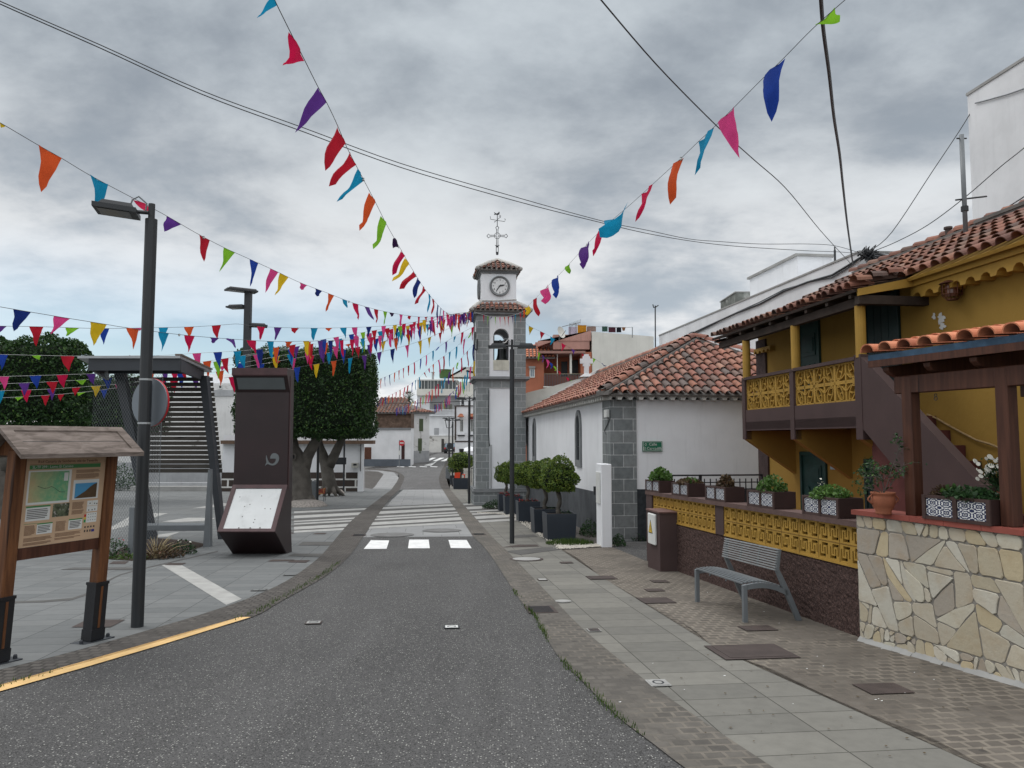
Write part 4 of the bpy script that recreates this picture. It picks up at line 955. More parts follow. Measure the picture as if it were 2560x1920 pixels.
def lattice(s0, s1, nb):                           # leaf-pattern screen blocks, two courses
    mb = MB(); bw = (s1-s0)/nb; bh = (zl1-zl0)/2; dp_ = .045; o0 = -O-.075
    def bar(u0, z0_, u1, z1_, w=.020):
        a = Vector((u0, z0_)); b = Vector((u1, z1_)); d = (b-a); 
        if d.length < 1e-6: return
        d.normalize(); q = Vector((-d.y, d.x))*w/2
        c4 = [a+q-d*w*.3, a-q-d*w*.3, b-q+d*w*.3, b+q+d*w*.3]
        mb.prism([W3(HP+Dv*u-Rv*(o0+.0), z) for u, z in c4], tuple(-Rv*dp_)+(0,))
    def ell(cu, cz, ru, rz, rot, w=.022, a0=0, a1=2*pi, n=12):
        pr = None
        for k in range(n+1):
            a = a0+(a1-a0)*k/n; x, y = ru*cos(a), rz*sin(a); q = (cu+x*cos(rot)-y*sin(rot), cz+x*sin(rot)+y*cos(rot))
            if pr: bar(*pr, *q, w)
            pr = q
    for i in range(nb):
        for j in range(2):
            u, z = s0+i*bw, zl0+j*bh
            bar(u, z+.012, u+bw, z+.012, .026); bar(u, z+bh-.012, u+bw, z+bh-.012, .026); bar(u+.014, z, u+.014, z+bh, .028); bar(u+bw-.014, z, u+bw-.014, z+bh, .028)
            bar(u+bw/2, z, u+bw/2, z+bh, .036)
            f = 1 if j else -1
            for sx in (-1, 1):
                cu = u+bw/2+sx*bw*.27; ell(cu, z+bh/2+f*bh*.03, .062, bh*.46, sx*f*.50, .020)
                bar(u+bw/2, z+bh/2-f*bh*.02, u+bw/2+sx*bw*.20, z+bh/2-f*bh*.30, .018); bar(u+bw/2+sx*bw*.20, z+bh/2-f*bh*.30, u+bw/2+sx*bw*.46, z+bh/2-f*bh*.26, .018)
                bar(cu-sx*.05, z+bh/2+f*bh*.02, cu+sx*.0, z+bh/2+f*bh*.10, .016)
    mb.build('screen_blocks', YELLOWB, hs)
lattice(sM1-.0, sF-.10, 3) if False else None
lattice((sM0+sM1)/2+.07, sF-.10, 3); lattice(sN+.02, (sM0+sM1)/2-.06, 3)
for x0, x1 in ((1856, 1868), (1975, 1995), (2137, 2160)):
    s = bpx((x0+x1)/2); m = MB(); c = hw_(s, O+.05); m.tube([W3(c, zt_-.02), W3(c, 4.11)], .072, 14); m.build('balcony_post', YELLOWB, hs, smooth=False)
# stair parapet and steps down towards the viewer
def sp_(x, y): return hs_(x, y, O)
(sa, za), (sb, zb_) = sp_(2180, 918), sp_(2452, 1213); (sc1, zc1_) = sp_(2274, 1213)
m = MB(); th = .13
top0 = (sN-.14, zt_+.02)
prof = [(sN-.14, zs0-.02), (sN-.14, zt_-.02), (sa, za), (sb, zb_), (sb, ZT), (sc1-.55, ZT), (sc1, zc1_)]
m.prism([W3(hw_(s, O-.005), z) for s, z in prof], tuple(Rv*th)+(0,)); m.build('stair_parapet', BROWNP, hs)
m = MB(); m.obox(HP, Dv, sb-.16, sb-.001, -O-.30, -O+.03, ZT, zb_+.01); m.build('stair_newel', BROWNP, hs)
m = MB(); st0, n = sN-.30, 10; rise = (2.58-ZT)/n; run = .27
STEPM = M('dark_red_painted_steps', (.10, .030, .026), .7, .2, 4, .2, 40)
pr = [(st0+.2, ZT), (st0+.2, 2.58)]
for k in range(n): pr += [(st0-k*run, 2.58-k*rise), (st0-k*run, 2.58-(k+1)*rise)]
m.prism([W3(hw_(s, -.82), z) for s, z in pr], tuple(Rv*.815)+(0,)); m.build('stair_steps', STEPM, hs)
m = MB(); pts = [hpx(x, y, -.05) for x, y in ((2318, 1036), (2345, 1048), (2372, 1064), (2405, 1082), (2440, 1100), (2474, 1110), (2506, 1123))]; m.tube(pts, .014, 6); m.build('rope_handrail', M('rope', (.25, .17, .08), .9, .2, 20, .5, 90), hs)
# doors
def door(x0, x1, y0, y1, name, panels, mat=GREEN, arch=False, planks=0, sill=True, zb=None):
    (s1, z1), (s0, _) = hs_(x0, y0), hs_(x1, y0); zz = hs_(x1, y1)[1] if zb is None else zb
    ztop = z1
    m = MB(); w = .07
    m.obox(HP, Dv, s0, s0+w, 0, .05, zz, ztop); m.obox(HP, Dv, s1-w, s1, 0, .05, zz, ztop); m.obox(HP, Dv, s0+w, s1-w, 0, .05, ztop-w, ztop); fr = m.build('door_frame', mat, hs, bevel=.006)
    m = MB(); m.obox(HP, Dv, s0+w, s1-w, .003, .018, zz, ztop-w); lf = m.build(name, mat, hs)
    a, b = s0+w, s1-w
    if planks:
        for k in range(planks):
            u = a+(b-a)*k/planks; m = None
        m = MB()
        for k in range(planks): m.obox(HP, Dv, a+(b-a)*k/planks+.006, a+(b-a)*(k+1)/planks-.006, .019, .032, zz+.02, ztop-w-.02)
        m.build('door_planks', mat, lf)
    if panels:
        m = MB(); H = ztop-w-zz; W_ = b-a
        m.obox(HP, Dv, a+W_*.14, b-W_*.14, .019, .032, ztop-w-.34*H, ztop-w-.12*H)
        m.obox(HP, Dv, a+W_*.22, b-W_*.22, .033, .042, ztop-w-.30*H, ztop-w-.16*H)
        for k in range(3):
            u0 = a+W_*(.14+.26*k); n = 8; u1 = u0+W_*.20; zc = ztop-w-.46*H; r = (u1-u0)/2
            q = [(u0, zz+.10*H), (u1, zz+.10*H)]+[(u0+r+r*cos(pi*i/n), zc+r*sin(pi*i/n)) for i in range(n+1)]
            m.prism([W3(hw_(s, -.019), z) for s, z in q], tuple(-Rv*.022)+(0,))
        m.build('door_panels', mat, lf)
    return lf
zf = 2.58
door(1995, 2051, 806, 920, 'balcony_door', True, zb=zf); door(2163, 2250, 748, 960, 'upper_door', False, GREEN2, planks=4, zb=zf)
door(2004, 2068, 1129, 1243, 'lower_door', True, zb=ZT); door(2165, 2278, 1147, 1283, 'garage_door', False, GREEN2, planks=12, zb=ZT)
# number plate 15
(s1, z1), (s0, z0) = hs_(2077, 1160), hs_(2089, 1174)
m = MB(); m.obox(HP, Dv, s0, s1, .0, .012, z0, z1); pt = m.build('house_number_plate', M('pale_blue_tile', (.30, .42, .48), .4, .05, 3, 0, spec=.5), hs)
m = MB(); c = hw_((s0+s1)/2, -.016); text_mb(m, '15', (c.x, c.y, z0+.045), -W3(Dv, 0), (0, 0, 1), .16, align='CENTER'); m.build('number', M('navy_ink', (.01, .02, .05), .5, 0, 3, 0), pt)
# peeled paint patches, electric cable along the cornice
PEEL = M('bare_white_render', (.55, .55, .53), .9, .1, 6, .3, 40)
def blob(mb, cx, cy, w, h, seed, o=-.006):
    r_ = random.Random(seed); n = 22; ph = [r_.uniform(0, 6) for _ in range(4)]
    q = []
    for k in range(n):
        a = 2*pi*k/n; f = .72+.16*sin(3*a+ph[0])+.14*sin(5*a+ph[1])+.13*sin(9*a+ph[2]); q.append(hpx(cx+w/2*cos(a)*f, cy+h/2*sin(a)*f, o))
    mb.prism(q, tuple(-Rv*.002)+(0,))
m = MB(); blob(m, 2335, 791, 11, 22, 2); blob(m, 2353, 796, 24, 34, 3); blob(m, 2356, 815, 20, 24, 4); m.build('peeled_paint', PEEL, hs)
for k in range(0): pass
m = MB(); pts = [hpx(x, y, -.02) for x, y in ((2290, 738), (2300, 728), (2340, 718), (2400, 700), (2460, 684), (2510, 664), (2560, 646), (2620, 620))]; m.tube(pts, .010, 5); m.build('wall_cable', METD, hs)
# wall lantern
lc = hpx(2380, 725, -.13)
lt = thing('wall_lantern', 'rusty caged wall lantern on the ochre wall under the eave', 'lantern', tuple(lc))
RUST = M('rusted_copper', (.12, .045, .025), .6, .3, 8, .3, 40, metal=.3)
m = MB(); m.lathe([(.15, .085), (.13, .10), (.05, .135), (.01, .15)], lc, 18); m.build('hood', RUST, lt)
m = MB(); m.lathe([(.075, -.09), (.085, -.05), (.085, .05), (.075, .085)], lc, 16); m.build('lamp_glass', M('amber_glass', (.10, .035, .018), .25, .1, 4, 0, spec=.6), lt)
m = MB()
for k in range(8):
    q = 2*pi*k/8; m.tube([lc+Vector((cos(q)*.06, sin(q)*.06, -.13)), lc+Vector((cos(q)*.12, sin(q)*.12, -.06)), lc+Vector((cos(q)*.125, sin(q)*.125, .09))], .005, 4)
for z, r in ((-.06, .12), (.01, .123)): m.tube([lc+Vector((r*cos(q*.3927), r*sin(q*.3927), z)) for q in range(17)], .005, 4)
m.lathe([(.06, -.135), (.06, -.115)], lc, 12); m.build('cage', RUST, lt)
m = MB(); w_ = hpx(2380, 712, 0); m.tube([w_, lc+Vector((0, 0, .13))], .015, 6); m.build('bracket', RUST, lt)
# roof pipe mast and short flue
mp = P(2414, 575, 11.9); mt = thing('pipe_mast', 'tall grey pipe mast standing on the ochre house roof', 'mast', tuple(mp))
tp_ = P(2411, 337, 11.9); m = MB(); m.tube([mp-Vector((0, 0, .3)), (mp.x, mp.y, tp_.z)], .036, 10); m.build('pole', METG, mt, smooth=True)
m = MB(); z = P(2411, 497, 11.9).z; m.tube([(mp.x-.14, mp.y, z-.02), (mp.x+.38, mp.y+.03, z+.05)], .014, 6); z = P(2411, 522, 11.9).z; m.lathe([(.055, -.04), (.055, .04)], (mp.x, mp.y, z), 10)
z = P(2411, 346, 11.9).z; m.tube([(mp.x-.08, mp.y, z), (mp.x+.08, mp.y, z)], .012, 6); m.build('brackets', METD, mt)
fp = P(2371, 590, 13.1); fl = thing('roof_flue', 'short rusty flue stub on the ochre house ridge', 'flue', tuple(fp)); m = MB(); m.lathe([(.05, -.1), (.05, .12), (.07, .12), (.07, .16), (.06, .16)], fp, 10); m.build('flue_pipe', IRONC, fl)
# terrace floor behind the garden walls
m = MB(); q = [Vector((2.75, 12.9)), Vector((3.55, 7.6)), Vector((4.2, 5.0)), Vector((9, 5.0)), hw_(FAR, 0)]; m.prism([W3(p, .1) for p in q], (0, 0, ZT-.1)); o = m.build('terrace', REDCAP, kind='structure')
# ------------------------------------------------------------------ garden wall of fret blocks
GN, GA = Vector((3.42, 7.50)), Vector((2.452, 13.80)); gdir = (GA-GN).normalized(); gout = Vector((-gdir.y, gdir.x)); GL = (GA-GN).length
gw = thing('garden_wall', 'garden wall of yellow Greek-key blocks on rough brown stucco with brown coping', 'wall', (GN.x, GN.y, .3))
def gq(s, o, z): 
    p = GN+gdir*s+gout*o; return Vector((p.x, p.y, z-.0205*s))
def gbox(mb, s0, s1, o0, o1, z0, z1): mb.hexa([gq(s0, o0, z0), gq(s1, o0, z0), gq(s1, o1, z0), gq(s0, o1, z0)], [gq(s0, o0, z1), gq(s1, o0, z1), gq(s1, o1, z1), gq(s0, o1, z1)])
gy0, gy1 = .998, 1.405
# rough base, displaced
m = MB(); ns, nz = 150, 26; rnd = random.Random(4); vs = []
for i in range(ns+1):
    for j in range(nz+1):
        s = GL*i/ns; t_ = j/nz; zb0 = gz(gq(s, 0, 0).y)-.05; zt0 = gy0-.0205*s; p = gq(s, .0+rnd.uniform(-.006, .010)+(.0 if j < nz else -.02), 0); vs.append((p.x, p.y, zb0+(zt0-zb0)*t_))
m.add(vs, [(i*(nz+1)+j, (i+1)*(nz+1)+j, (i+1)*(nz+1)+j+1, i*(nz+1)+j+1) for i in range(ns) for j in range(nz)])
gbox(m, 0, GL, -.2, -.012, -.2, gy0-.002); m.build('stucco_base', BROWNR, gw)
m = MB(); sp0 = (lambda x: 8592/(x-995.))
def sg_(x): Y = 8592/(x-995.); return (Y-GN.y)/gdir.y
pil0, pil1 = sg_(1803), sg_(1783)
gbox(m, pil0, pil1, -.19, .012, gy0+.002, gy1-.002); gbox(m, GL-.28, GL+.02, -.22, .03, -.3, gy1+.05); m.build('pillar', BROWNP, gw)
m = MB(); gbox(m, -.02, GL+.03, -.23, .045, gy1, gy1+.058); m.build('coping', M('brown_coping', (.115, .072, .064), .7, .25, 4, .3, 40, streak=.2), gw)
m = MB(); gbox(m, 0, pil0, -.005, .012, gy0, gy0+.018); gbox(m, pil1, GL-.28, -.005, .012, gy0, gy0+.018); m.build('yellow_ledge', YELLOWB, gw)
FRET = ["1111100", "1000101", "1010101", "1010101", "1010101", "1010001", "0011111"]
def fret(mb, s0, w, z0, h, flip):
    N = 7; cx_ = [0]; cz_l = [0]
    wc = [.85]+[1.]*N+[.85]; hc = [1.0, 1.45, .9, .8, .8, .8, .9, 1.45, 1.0]
    for q in wc: cx_.append(cx_[-1]+q)
    for q in hc: cz_l.append(cz_l[-1]+q)
    cx_ = [q/cx_[-1]*w for q in cx_]; cz_l = [q/cz_l[-1]*h for q in cz_l]
    for r in range(-1, N+1):
        c = -1
        solid = lambda c_: not (0 <= r < N and 0 <= c_ < N and FRET[r][c_] == '1')
        while c <= N:
            if solid(c):
                e = c
                while e <= N and solid(e): e += 1
                a, b = cx_[c+1], cx_[min(e+1, N+2)]
                if flip: a, b = w-b, w-a
                gbox(mb, s0+a, s0+b, -.055, -.0, z0+h-cz_l[r+2], z0+h-cz_l[r+1]); c = e
            else: c += 1
def frets(a, b, nb):
    bw = (b-a)/nb; h = (gy1-gy0-.02)/2
    mb = MB()
    for i in range(nb):
        for j in range(2):
            for k in range(2): fret(mb, a+i*bw+k*bw/2+.0, bw/2, gy0+.018+j*h, h, True if j else False)
    mb.build('fret_blocks', YELLOWB, gw)
    mb = MB()
    for i in range(nb+1): gbox(mb, a+i*bw-.004, a+i*bw+.004, -.001, .0025, gy0+.02, gy1-.004)
    gbox(mb, a, b, -.001, .0027, gy0+.018+h-.004, gy0+.018+h+.004); mb.build('block_joints', M('dirty_yellow_joint', (.16, .09, .02), .9, .1, 3, 0), gw)
    mb = MB(); gbox(mb, a, b, -.195, -.17, gy0, gy1-.003); mb.build('painted_slot_shade', M('painted_shade_black', (.006, .005, .004), .95, .2, 3, .2, 30), gw)  # near-black sheet added behind the fret openings, their shade painted as colour
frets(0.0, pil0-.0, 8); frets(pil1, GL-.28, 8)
# ------------------------------------------------------------------ planters on the wall
t = NT('glazed_lattice_tile'); v = t.obj()
def tilepat():
    uvn = t.n('ShaderNodeUVMap'); sp = t.n('ShaderNodeSeparateXYZ'); t.l(uvn.outputs[0], sp.inputs[0])
    fr = lambda a: t.math('ABSOLUTE', t.math('SUBTRACT', t.math('FRACT', a), .5))
    x, y = fr(t.math('MULTIPLY', sp.outputs[0], 2.)), fr(t.math('MULTIPLY', sp.outputs[1], 2.))
    d = t.math('SQRT', t.math('ADD', t.math('MULTIPLY', x, x), t.math('MULTIPLY', y, y)))
    a = t.math('ARCTAN2', y, x)
    star = t.math('ADD', d, t.math('MULTIPLY', t.math('COSINE', t.math('MULTIPLY', a, 8.)), .035))
    k = t.math('GREATER_THAN', t.math('SINE', t.math('MULTIPLY', star, 27.)), .05)
    g = t.math('GREATER_THAN', t.math('ABSOLUTE', t.math('SUBTRACT', x, y)), .045)
    k = t.math('MULTIPLY', k, t.math('MAXIMUM', g, t.math('LESS_THAN', d, .2)))
    cen = t.math('LESS_THAN', d, .075)
    return t.mix(cen, t.mix(k, (.018, .026, .075), (.66, .67, .66)), (.012, .016, .04))
TILEPAT = t.fin(tilepat(), .25, .5)
BOXW = M('dark_brown_planter', (.030, .014, .012), .6, .2, 5, .1, 40, spec=.35)
BOXE = M('brown_planter_rim', (.058, .034, .030), .7, .2, 5, .15, 40)
def tile_box(name, label, o, ax, L_, Dp, H, z, slope, mats, plant, grp):
    """box planter: o = front near corner (2D), ax = direction along its face (away), out = left of ax"""
    o, ax = Vector(o), Vector(ax); out = Vector((-ax.y, ax.x))
    r = thing(name, label, 'planter', (o.x, o.y, z), grp)
    def q(s, w, zz): p = o+ax*s+out*w; return Vector((p.x, p.y, z+zz-slope*s))
    def bx(mb, s0, s1, w0, w1, z0, z1): mb.hexa([q(s0, w0, z0), q(s1, w0, z0), q(s1, w1, z0), q(s0, w1, z0)], [q(s0, w0, z1), q(s1, w0, z1), q(s1, w1, z1), q(s0, w1, z1)])
    m = MB(); bx(m, 0, L_, -Dp, 0, .005, .03); bx(m, 0, .02, -Dp, 0, .03, H); bx(m, L_-.02, L_, -Dp, 0, .03, H); bx(m, .02, L_-.02, -Dp, -Dp+.02, .03, H); bx(m, .02, L_-.02, -.02, 0, .03, H); m.build('box', BOXW, r)
    m = MB(); f = .018
    for s0, s1 in ((0, .035), (L_/2-.02, L_/2+.02), (L_-.035, L_)): bx(m, s0, s1, .001, f, 0, H)
    for s0, s1 in ((.035, L_/2-.02), (L_/2+.02, L_-.035)): bx(m, s0, s1, .001, f-.003, 0, .028); bx(m, s0, s1, .001, f-.003, H-.024, H)
    m.build('front_frame', BOXE, r)
    for s0, s1 in ((.037, L_/2-.022), (L_/2+.022, L_-.037)):
        me = bpy.data.meshes.new('patterned_tile'); loc = Vector((o.x, o.y, z))
        vs = [q(s1, .006, .030)-loc, q(s0, .006, .030)-loc, q(s0, .006, H-.026)-loc, q(s1, .006, H-.026)-loc]; bk = [v_-out.to_3d()*.004 for v_ in vs]
        me.from_pydata([tuple(v_) for v_ in vs+bk], [], [(0, 1, 2, 3), (7, 6, 5, 4), (0, 4, 5, 1), (1, 5, 6, 2), (2, 6, 7, 3), (3, 7, 4, 0)]); uvl = me.uv_layers.new(name='UVMap')
        uvc = [(0, 0), (1, 0), (1, 1), (0, 1)]+[(0, 0)]*20
        for i, l_ in enumerate(uvl.data): l_.uv = uvc[i]
        me.materials.append(TILEPAT); to = bpy.data.objects.new('patterned_tile', me); COL.objects.link(to); to.parent = r
    m = MB(); bx(m, .02, L_-.02, -Dp+.02, -.02, H-.05, H-.035); m.build('soil', SOIL, r)
    c = q(L_/2, -Dp/2, H-.03); rnd = random.Random(int(abs(o.x*77+o.y*131)))
    for kind, du, wu, hu, n, mt, sz in plant:
        pts = []
        for _ in range(n):
            a, rr_ = rnd.uniform(0, 2*pi), sqrt(rnd.random()); s = L_*du+cos(a)*rr_*wu; h_ = hu*(1-rr_*rr_*.6)*rnd.random()**.6
            pts.append(q(s, -Dp/2+sin(a)*rr_*min(wu, Dp*.75), H-.03+h_))
        leafcloud(kind, pts, sz, mt, r, seed=n, asp=.7)
        if kind != 'flowers' :
            mm = MB()
            for p in pts[::18]: mm.tube([q(L_*du, -Dp/2, H-.04), p], .003, 3, False)
            if mm.v: mm.build('stems', mt, r)
    return r
zc = gy1+.058
PL = [(2093, 2004, 'nearest tile-fronted planter on the garden wall, with white blossoms and bright leaves', [('foliage', .55, .26, .16, 700, LEAFG, .038), ('flowers', .80, .06, .24, 26, PETALW, .03)]),
      (1934, 1868, 'tile-fronted planter on the garden wall with yellow-green leaves and pink blossoms, second nearest', [('foliage', .45, .18, .24, 520, LEAFG, .04), ('flowers', .80, .10, .20, 20, PETALP, .03)]),
      (1814, 1765, 'tile-fronted planter on the garden wall holding a purplish rosette plant', [('foliage', .45, .12, .20, 320, LEAFR, .05)]),
      (1722, 1682, 'tile-fronted planter on the garden wall with low brownish-green succulents', [('foliage', .45, .26, .11, 320, LEAFR, .05), ('sprigs', .3, .1, .14, 120, LEAFG, .05)]),
      (1651, 1617, 'farthest tile-fronted planter on the garden wall, tall pale green succulent in it', [('foliage', .45, .22, .26, 480, LEAFG, .065)])]
for x1, x0, lab, pln in PL:
    s0, s1 = sg_(x1), sg_(x0); p = GN+gdir*s0+gout*.03
    tile_box('tiled_planter', lab, p, gdir, s1-s0, .27, .205, zc-.0205*s0+.001, .0205, None, pln, 'tile-fronted planters along the garden wall')
# ------------------------------------------------------------------ meter cabinet at the far end
CX = G(1651, 1430).to_2d(); zc0_ = gz(CX.y)
cb = thing('meter_cabinet', 'maroon painted meter cabinet with white hatch and warning triangle at the wall end', 'cabinet', (CX.x, CX.y, zc0_))
m = MB(); m.obox(CX, gdir, 0, .60, -.34, 0, zc0_-.1, zc0_+.93); m.build('housing', BROWNP, cb); m = MB(); m.obox(CX, gdir, -.02, .62, -.36, .02, zc0_+.932, zc0_+.955); m.build('top_slab', M('maroon_top', (.15, .085, .075), .7, .2, 4, .2, 30), cb)
m = MB(); m.obox(CX, gdir, .13, .47, .002, .045, zc0_+.40, zc0_+.90); ht = m.build('hatch', PLASTW, cb, bevel=.012)
def tri(o, ax, out, s, z, w, h, parent, d0):
    o, ax, out = Vector(o), Vector(ax), Vector(out)
    q = lambda u, v, d: W3(o+ax*(s+u)+out*d, z+v)
    m = MB(); m.prism([q(w/2, 0, d0), q(-w/2, 0, d0), q(0, h, d0)], tuple(out*.002)+(0,)); m.build('warning_triangle', BLACKM, parent)
    m = MB(); k = .80; m.prism([q(w/2*k, h*.065, d0+.003), q(-w/2*k, h*.065, d0+.003), q(0, h*.90, d0+.003)], tuple(out*.002)+(0,)); m.build('triangle_field', M('warning_yellow', (.62, .42, .05), .5, .05, 3, 0), parent)
    m = MB(); m.prism([q(a*w, b*h, d0+.006) for a, b in ((.02, .62), (.07, .42), (.0, .42), (.05, .14), (-.08, .34), (-.0, .34), (-.04, .60))], tuple(out*.002)+(0,)); m.build('lightning_bolt', BLACKM, parent)
tri(CX, gdir, gout, .32, zc0_+.58, .20, .22, cb, .046)
m = MB(); m.obox(CX, gdir, .62, 1.9, -.30, -.05, zc0_-.2, zc0_+.25); 
# white meter pillar by the church
MP = G(1505, 1369).to_2d(); zm = gz(MP.y)
wp = thing('meter_pillar', 'white plastered meter pillar standing at the grey church corner', 'pillar', (MP.x, MP.y, zm))
m = MB(); m.obox(MP, Dv, 0, .50, -.22, 0, zm-.1, zm+1.74); m.build('shaft', WHITE, wp, bevel=.012)
m = MB(); m.obox(MP, Dv, .08, .38, .001, .035, zm+.90, zm+1.57); m.build('hatch', PLASTW, wp, bevel=.008)
m = MB(); m.obox(MP, Dv, .505, .56, -.02, .05, zm+1.06, zm+1.24); m.build('side_socket', BLACKM, wp)
# black railing between house and garden wall
rl = Vector((3.02, 15.35)); rr2 = Vector((5.13, 15.62)); zr0, zr1 = .62, 1.55
ry = thing('black_railing', 'black iron railing in front of the white chapel wall', 'railing', (3.0, 15.35, .6))
ex = (rr2-rl).normalized(); L_ = (rr2-rl).length
m = MB(); m.obox(rl, ex, 0, L_, -.025, .025, zr1-.03, zr1); m.obox(rl, ex, 0, L_, -.012, .012, zr1-.17, zr1-.15); m.obox(rl, ex, 0, L_, -.012, .012, zr1-.34, zr1-.325); m.obox(rl, ex, 0, L_, -.012, .012, zr0+.1, zr0+.12)
for s in (0, L_*.36, L_-.04): m.obox(rl, ex, s, s+.05, -.026, .026, zr0-.5, zr1-.001)
m.build('rails', BLACKM, ry); m = MB(); k = int(L_/.125)
for i in range(1, k): m.obox(rl, ex, i*L_/k-.009, i*L_/k+.009, -.009, .009, zr0+.02, zr1-.085)
m.build('bars', BLACKM, ry)
# ------------------------------------------------------------------ stone wall and pergola
SN, SF = Vector((3.886, 5.85)), Vector((3.35, 7.47)); sdir = (SF-SN).normalized(); sout = Vector((-sdir.y, sdir.x)); SL = (SF-SN).length
zs_ = 1.535
sw = thing('stone_wall', 'low garden wall clad in cream crazy-paved stone with red clay coping', 'wall', (SN.x, SN.y, .35))
def sq(s, o, z): p = SN+sdir*s+sout*o; return Vector((p.x, p.y, z))
def sbox(mb, s0, s1, o0, o1, z0, z1): mb.obox(SN, sdir, s0, s1, o0, o1, z0, z1)
m = MB(); sbox(m, 0, SL, -.26, 0, .1, zs_); sbox(m, 0, .25, -3.0, -.27, .1, zs_); m.build('mortar_core', M('grey_pointing_mortar', (.235, .220, .195), .95, .25, 6, .5, 40), sw)
STN = tonemat('split_stone_faces', .82, sc=6., bump=.6, bsc=26, dirtcol=(.30, .19, .08), dirt=.30)
def crazy(u0, u1, z0, z1, amax, rnd):
    out = []; st = [[Vector((u0, z0)), Vector((u1, z0)), Vector((u1, z1)), Vector((u0, z1))]]
    def area(p): return abs(sum(p[i].x*p[(i+1) % len(p)].y-p[(i+1) % len(p)].x*p[i].y for i in range(len(p))))/2
    while st:
        p = st.pop(); A_ = area(p)
        if A_ < amax*rnd.uniform(.35, 1.35): out.append(p); continue
        c = sum(p, Vector((0, 0)))/len(p); c = c+Vector((rnd.gauss(0, .035), rnd.gauss(0, .035)))
        xs = [q.x for q in p]; ys = [q.y for q in p]; lng = (max(xs)-min(xs)) > (max(ys)-min(ys)); a = (pi/2 if lng else 0)+rnd.gauss(0, .42); n_ = Vector((-sin(a), cos(a)))
        L_, R_ = [], []
        for i in range(len(p)):
            a_, b_ = p[i], p[(i+1) % len(p)]; da, db = (a_-c).dot(n_), (b_-c).dot(n_)
            (L_ if da >= 0 else R_).append(a_)
            if da*db < 0: q = a_.lerp(b_, da/(da-db)); L_.append(q); R_.append(q.copy())
        if len(L_) < 3 or len(R_) < 3: out.append(p); continue
        st += [L_, R_]
    return out
STC = [(.41, .375, .300), (.45, .425, .345), (.49, .470, .400), (.39, .350, .275), (.44, .400, .315), (.34, .305, .255), (.48, .460, .390), (.40, .355, .260), (.44, .375, .250)]
def stones(to3, nrm_, cells, rnd, nm):
    mb = MB()
    for p in cells:
        k = 4; c = sum(p, Vector((0, 0)))/len(p); q = []
        sg = sum(p[i].x*p[(i+1) % len(p)].y-p[(i+1) % len(p)].x*p[i].y for i in range(len(p)))
        if sg < 0: p = list(reversed(p))
        n = len(p); ins = []
        g = rnd.uniform(.003, .006)
        for i in range(n):
            a_, b_, d_ = p[i-1], p[i], p[(i+1) % n]; e1 = (b_-a_); e2 = (d_-b_)
            if e1.length < 1e-5 or e2.length < 1e-5: ins.append(b_.lerp(c, .1)); continue
            e1.normalize(); e2.normalize(); n1 = Vector((-e1.y, e1.x)); n2_ = Vector((-e2.y, e2.x)); bis = (n1+n2_); bis = bis/max(.35, bis.length_squared/2); ins.append(b_+bis*g)
        # chip the corners and roughen the edges
        for i in range(n):
            a_, b_, d_ = ins[i-1], ins[i], ins[(i+1) % n]; t_ = min(.3, .022/max(.02, (b_-a_).length)); u_ = min(.3, .022/max(.02, (d_-b_).length))
            q.append(b_.lerp(a_, t_)); q.append(b_.lerp(d_, u_)); 
            m_ = b_.lerp(d_, .5); nn_ = Vector((-(d_-b_).y, (d_-b_).x)); q.append(m_+nn_*rnd.uniform(-.03, .03))
        h = rnd.uniform(.004, .016); f = rnd.uniform(.9, 1.08); mb.cc = sh(rnd.choice(STC), f); N = len(q); tilt = Vector((rnd.gauss(0, .02), rnd.gauss(0, .02)))
        top = [c.lerp(w_, .955) for w_ in q]
        vs = [to3(w_, .001) for w_ in q]+[to3(w_, h*.75+(w_-c).dot(tilt)*.5) for w_ in q]+[to3(w_, h+(w_-c).dot(tilt)*.5) for w_ in top]
        fs = [(i, (i+1) % N, N+(i+1) % N, N+i) for i in range(N)]+[(N+i, N+(i+1) % N, 2*N+(i+1) % N, 2*N+i) for i in range(N)]+[tuple(range(2*N, 3*N))]
        mb.add(vs, fs)
    mb.cc = None; return mb.build(nm, STN, sw)
rnd = random.Random(23)
cells = crazy(.004, SL-.004, zs_-.12, zs_-.003, .030, rnd)+crazy(.004, SL-.004, zs_-.36, zs_-.12, .075, rnd)+crazy(.004, SL-.004, .52, zs_-.36, .062, rnd)+crazy(.004, SL-.004, .36, .52, .016, rnd)
stones(lambda w_, h: sq(w_.x, h, w_.y), None, cells, rnd, 'stone_cladding')
cells = crazy(.004, 3.0, .37, zs_-.003, .05, rnd)
stones(lambda w_, h: sq(-h, -.27-w_.x, w_.y), None, cells, rnd, 'side_cladding')
m = MB(); sbox(m, -.018, -.001, -.27, .0, .3, zs_-.002); m.build('mortar_edge', CONCD, sw)
m = MB()
rnd = random.Random(3); n = 16
for k in range(n): a, b = SL*k/n, SL*(k+1)/n; w = rnd.uniform(.02, .06); zz = gz(sq(a, 0, 0).y); m.hexa([sq(a, 0, zz-.02), sq(b, 0, zz-.02), sq(b, w+.03, zz-.02), sq(a, w+.03, zz-.02)], [sq(a, 0, zz+.045), sq(b, 0, zz+.045), sq(b, .006, zz+.04), sq(a, .006, zz+.04)])
m.build('mortar_skirt', CONC, sw)
m = MB()
for k in range(5): a = -.03+(SL+.06)*k/5; sbox(m, a+.0015, a+(SL+.06)/5-.0015, -.30, .035, zs_+.001, zs_+.046)
sbox(m, -.03, .28, -3.0, -.302, zs_+.001, zs_+.046); m.build('clay_coping', REDCAP, sw)
zcap = zs_+.046
pg = thing('pergola', 'reddish timber porch on the stone wall with new clay tiles over a blue strip', 'porch', (SN.x, SN.y, zcap))
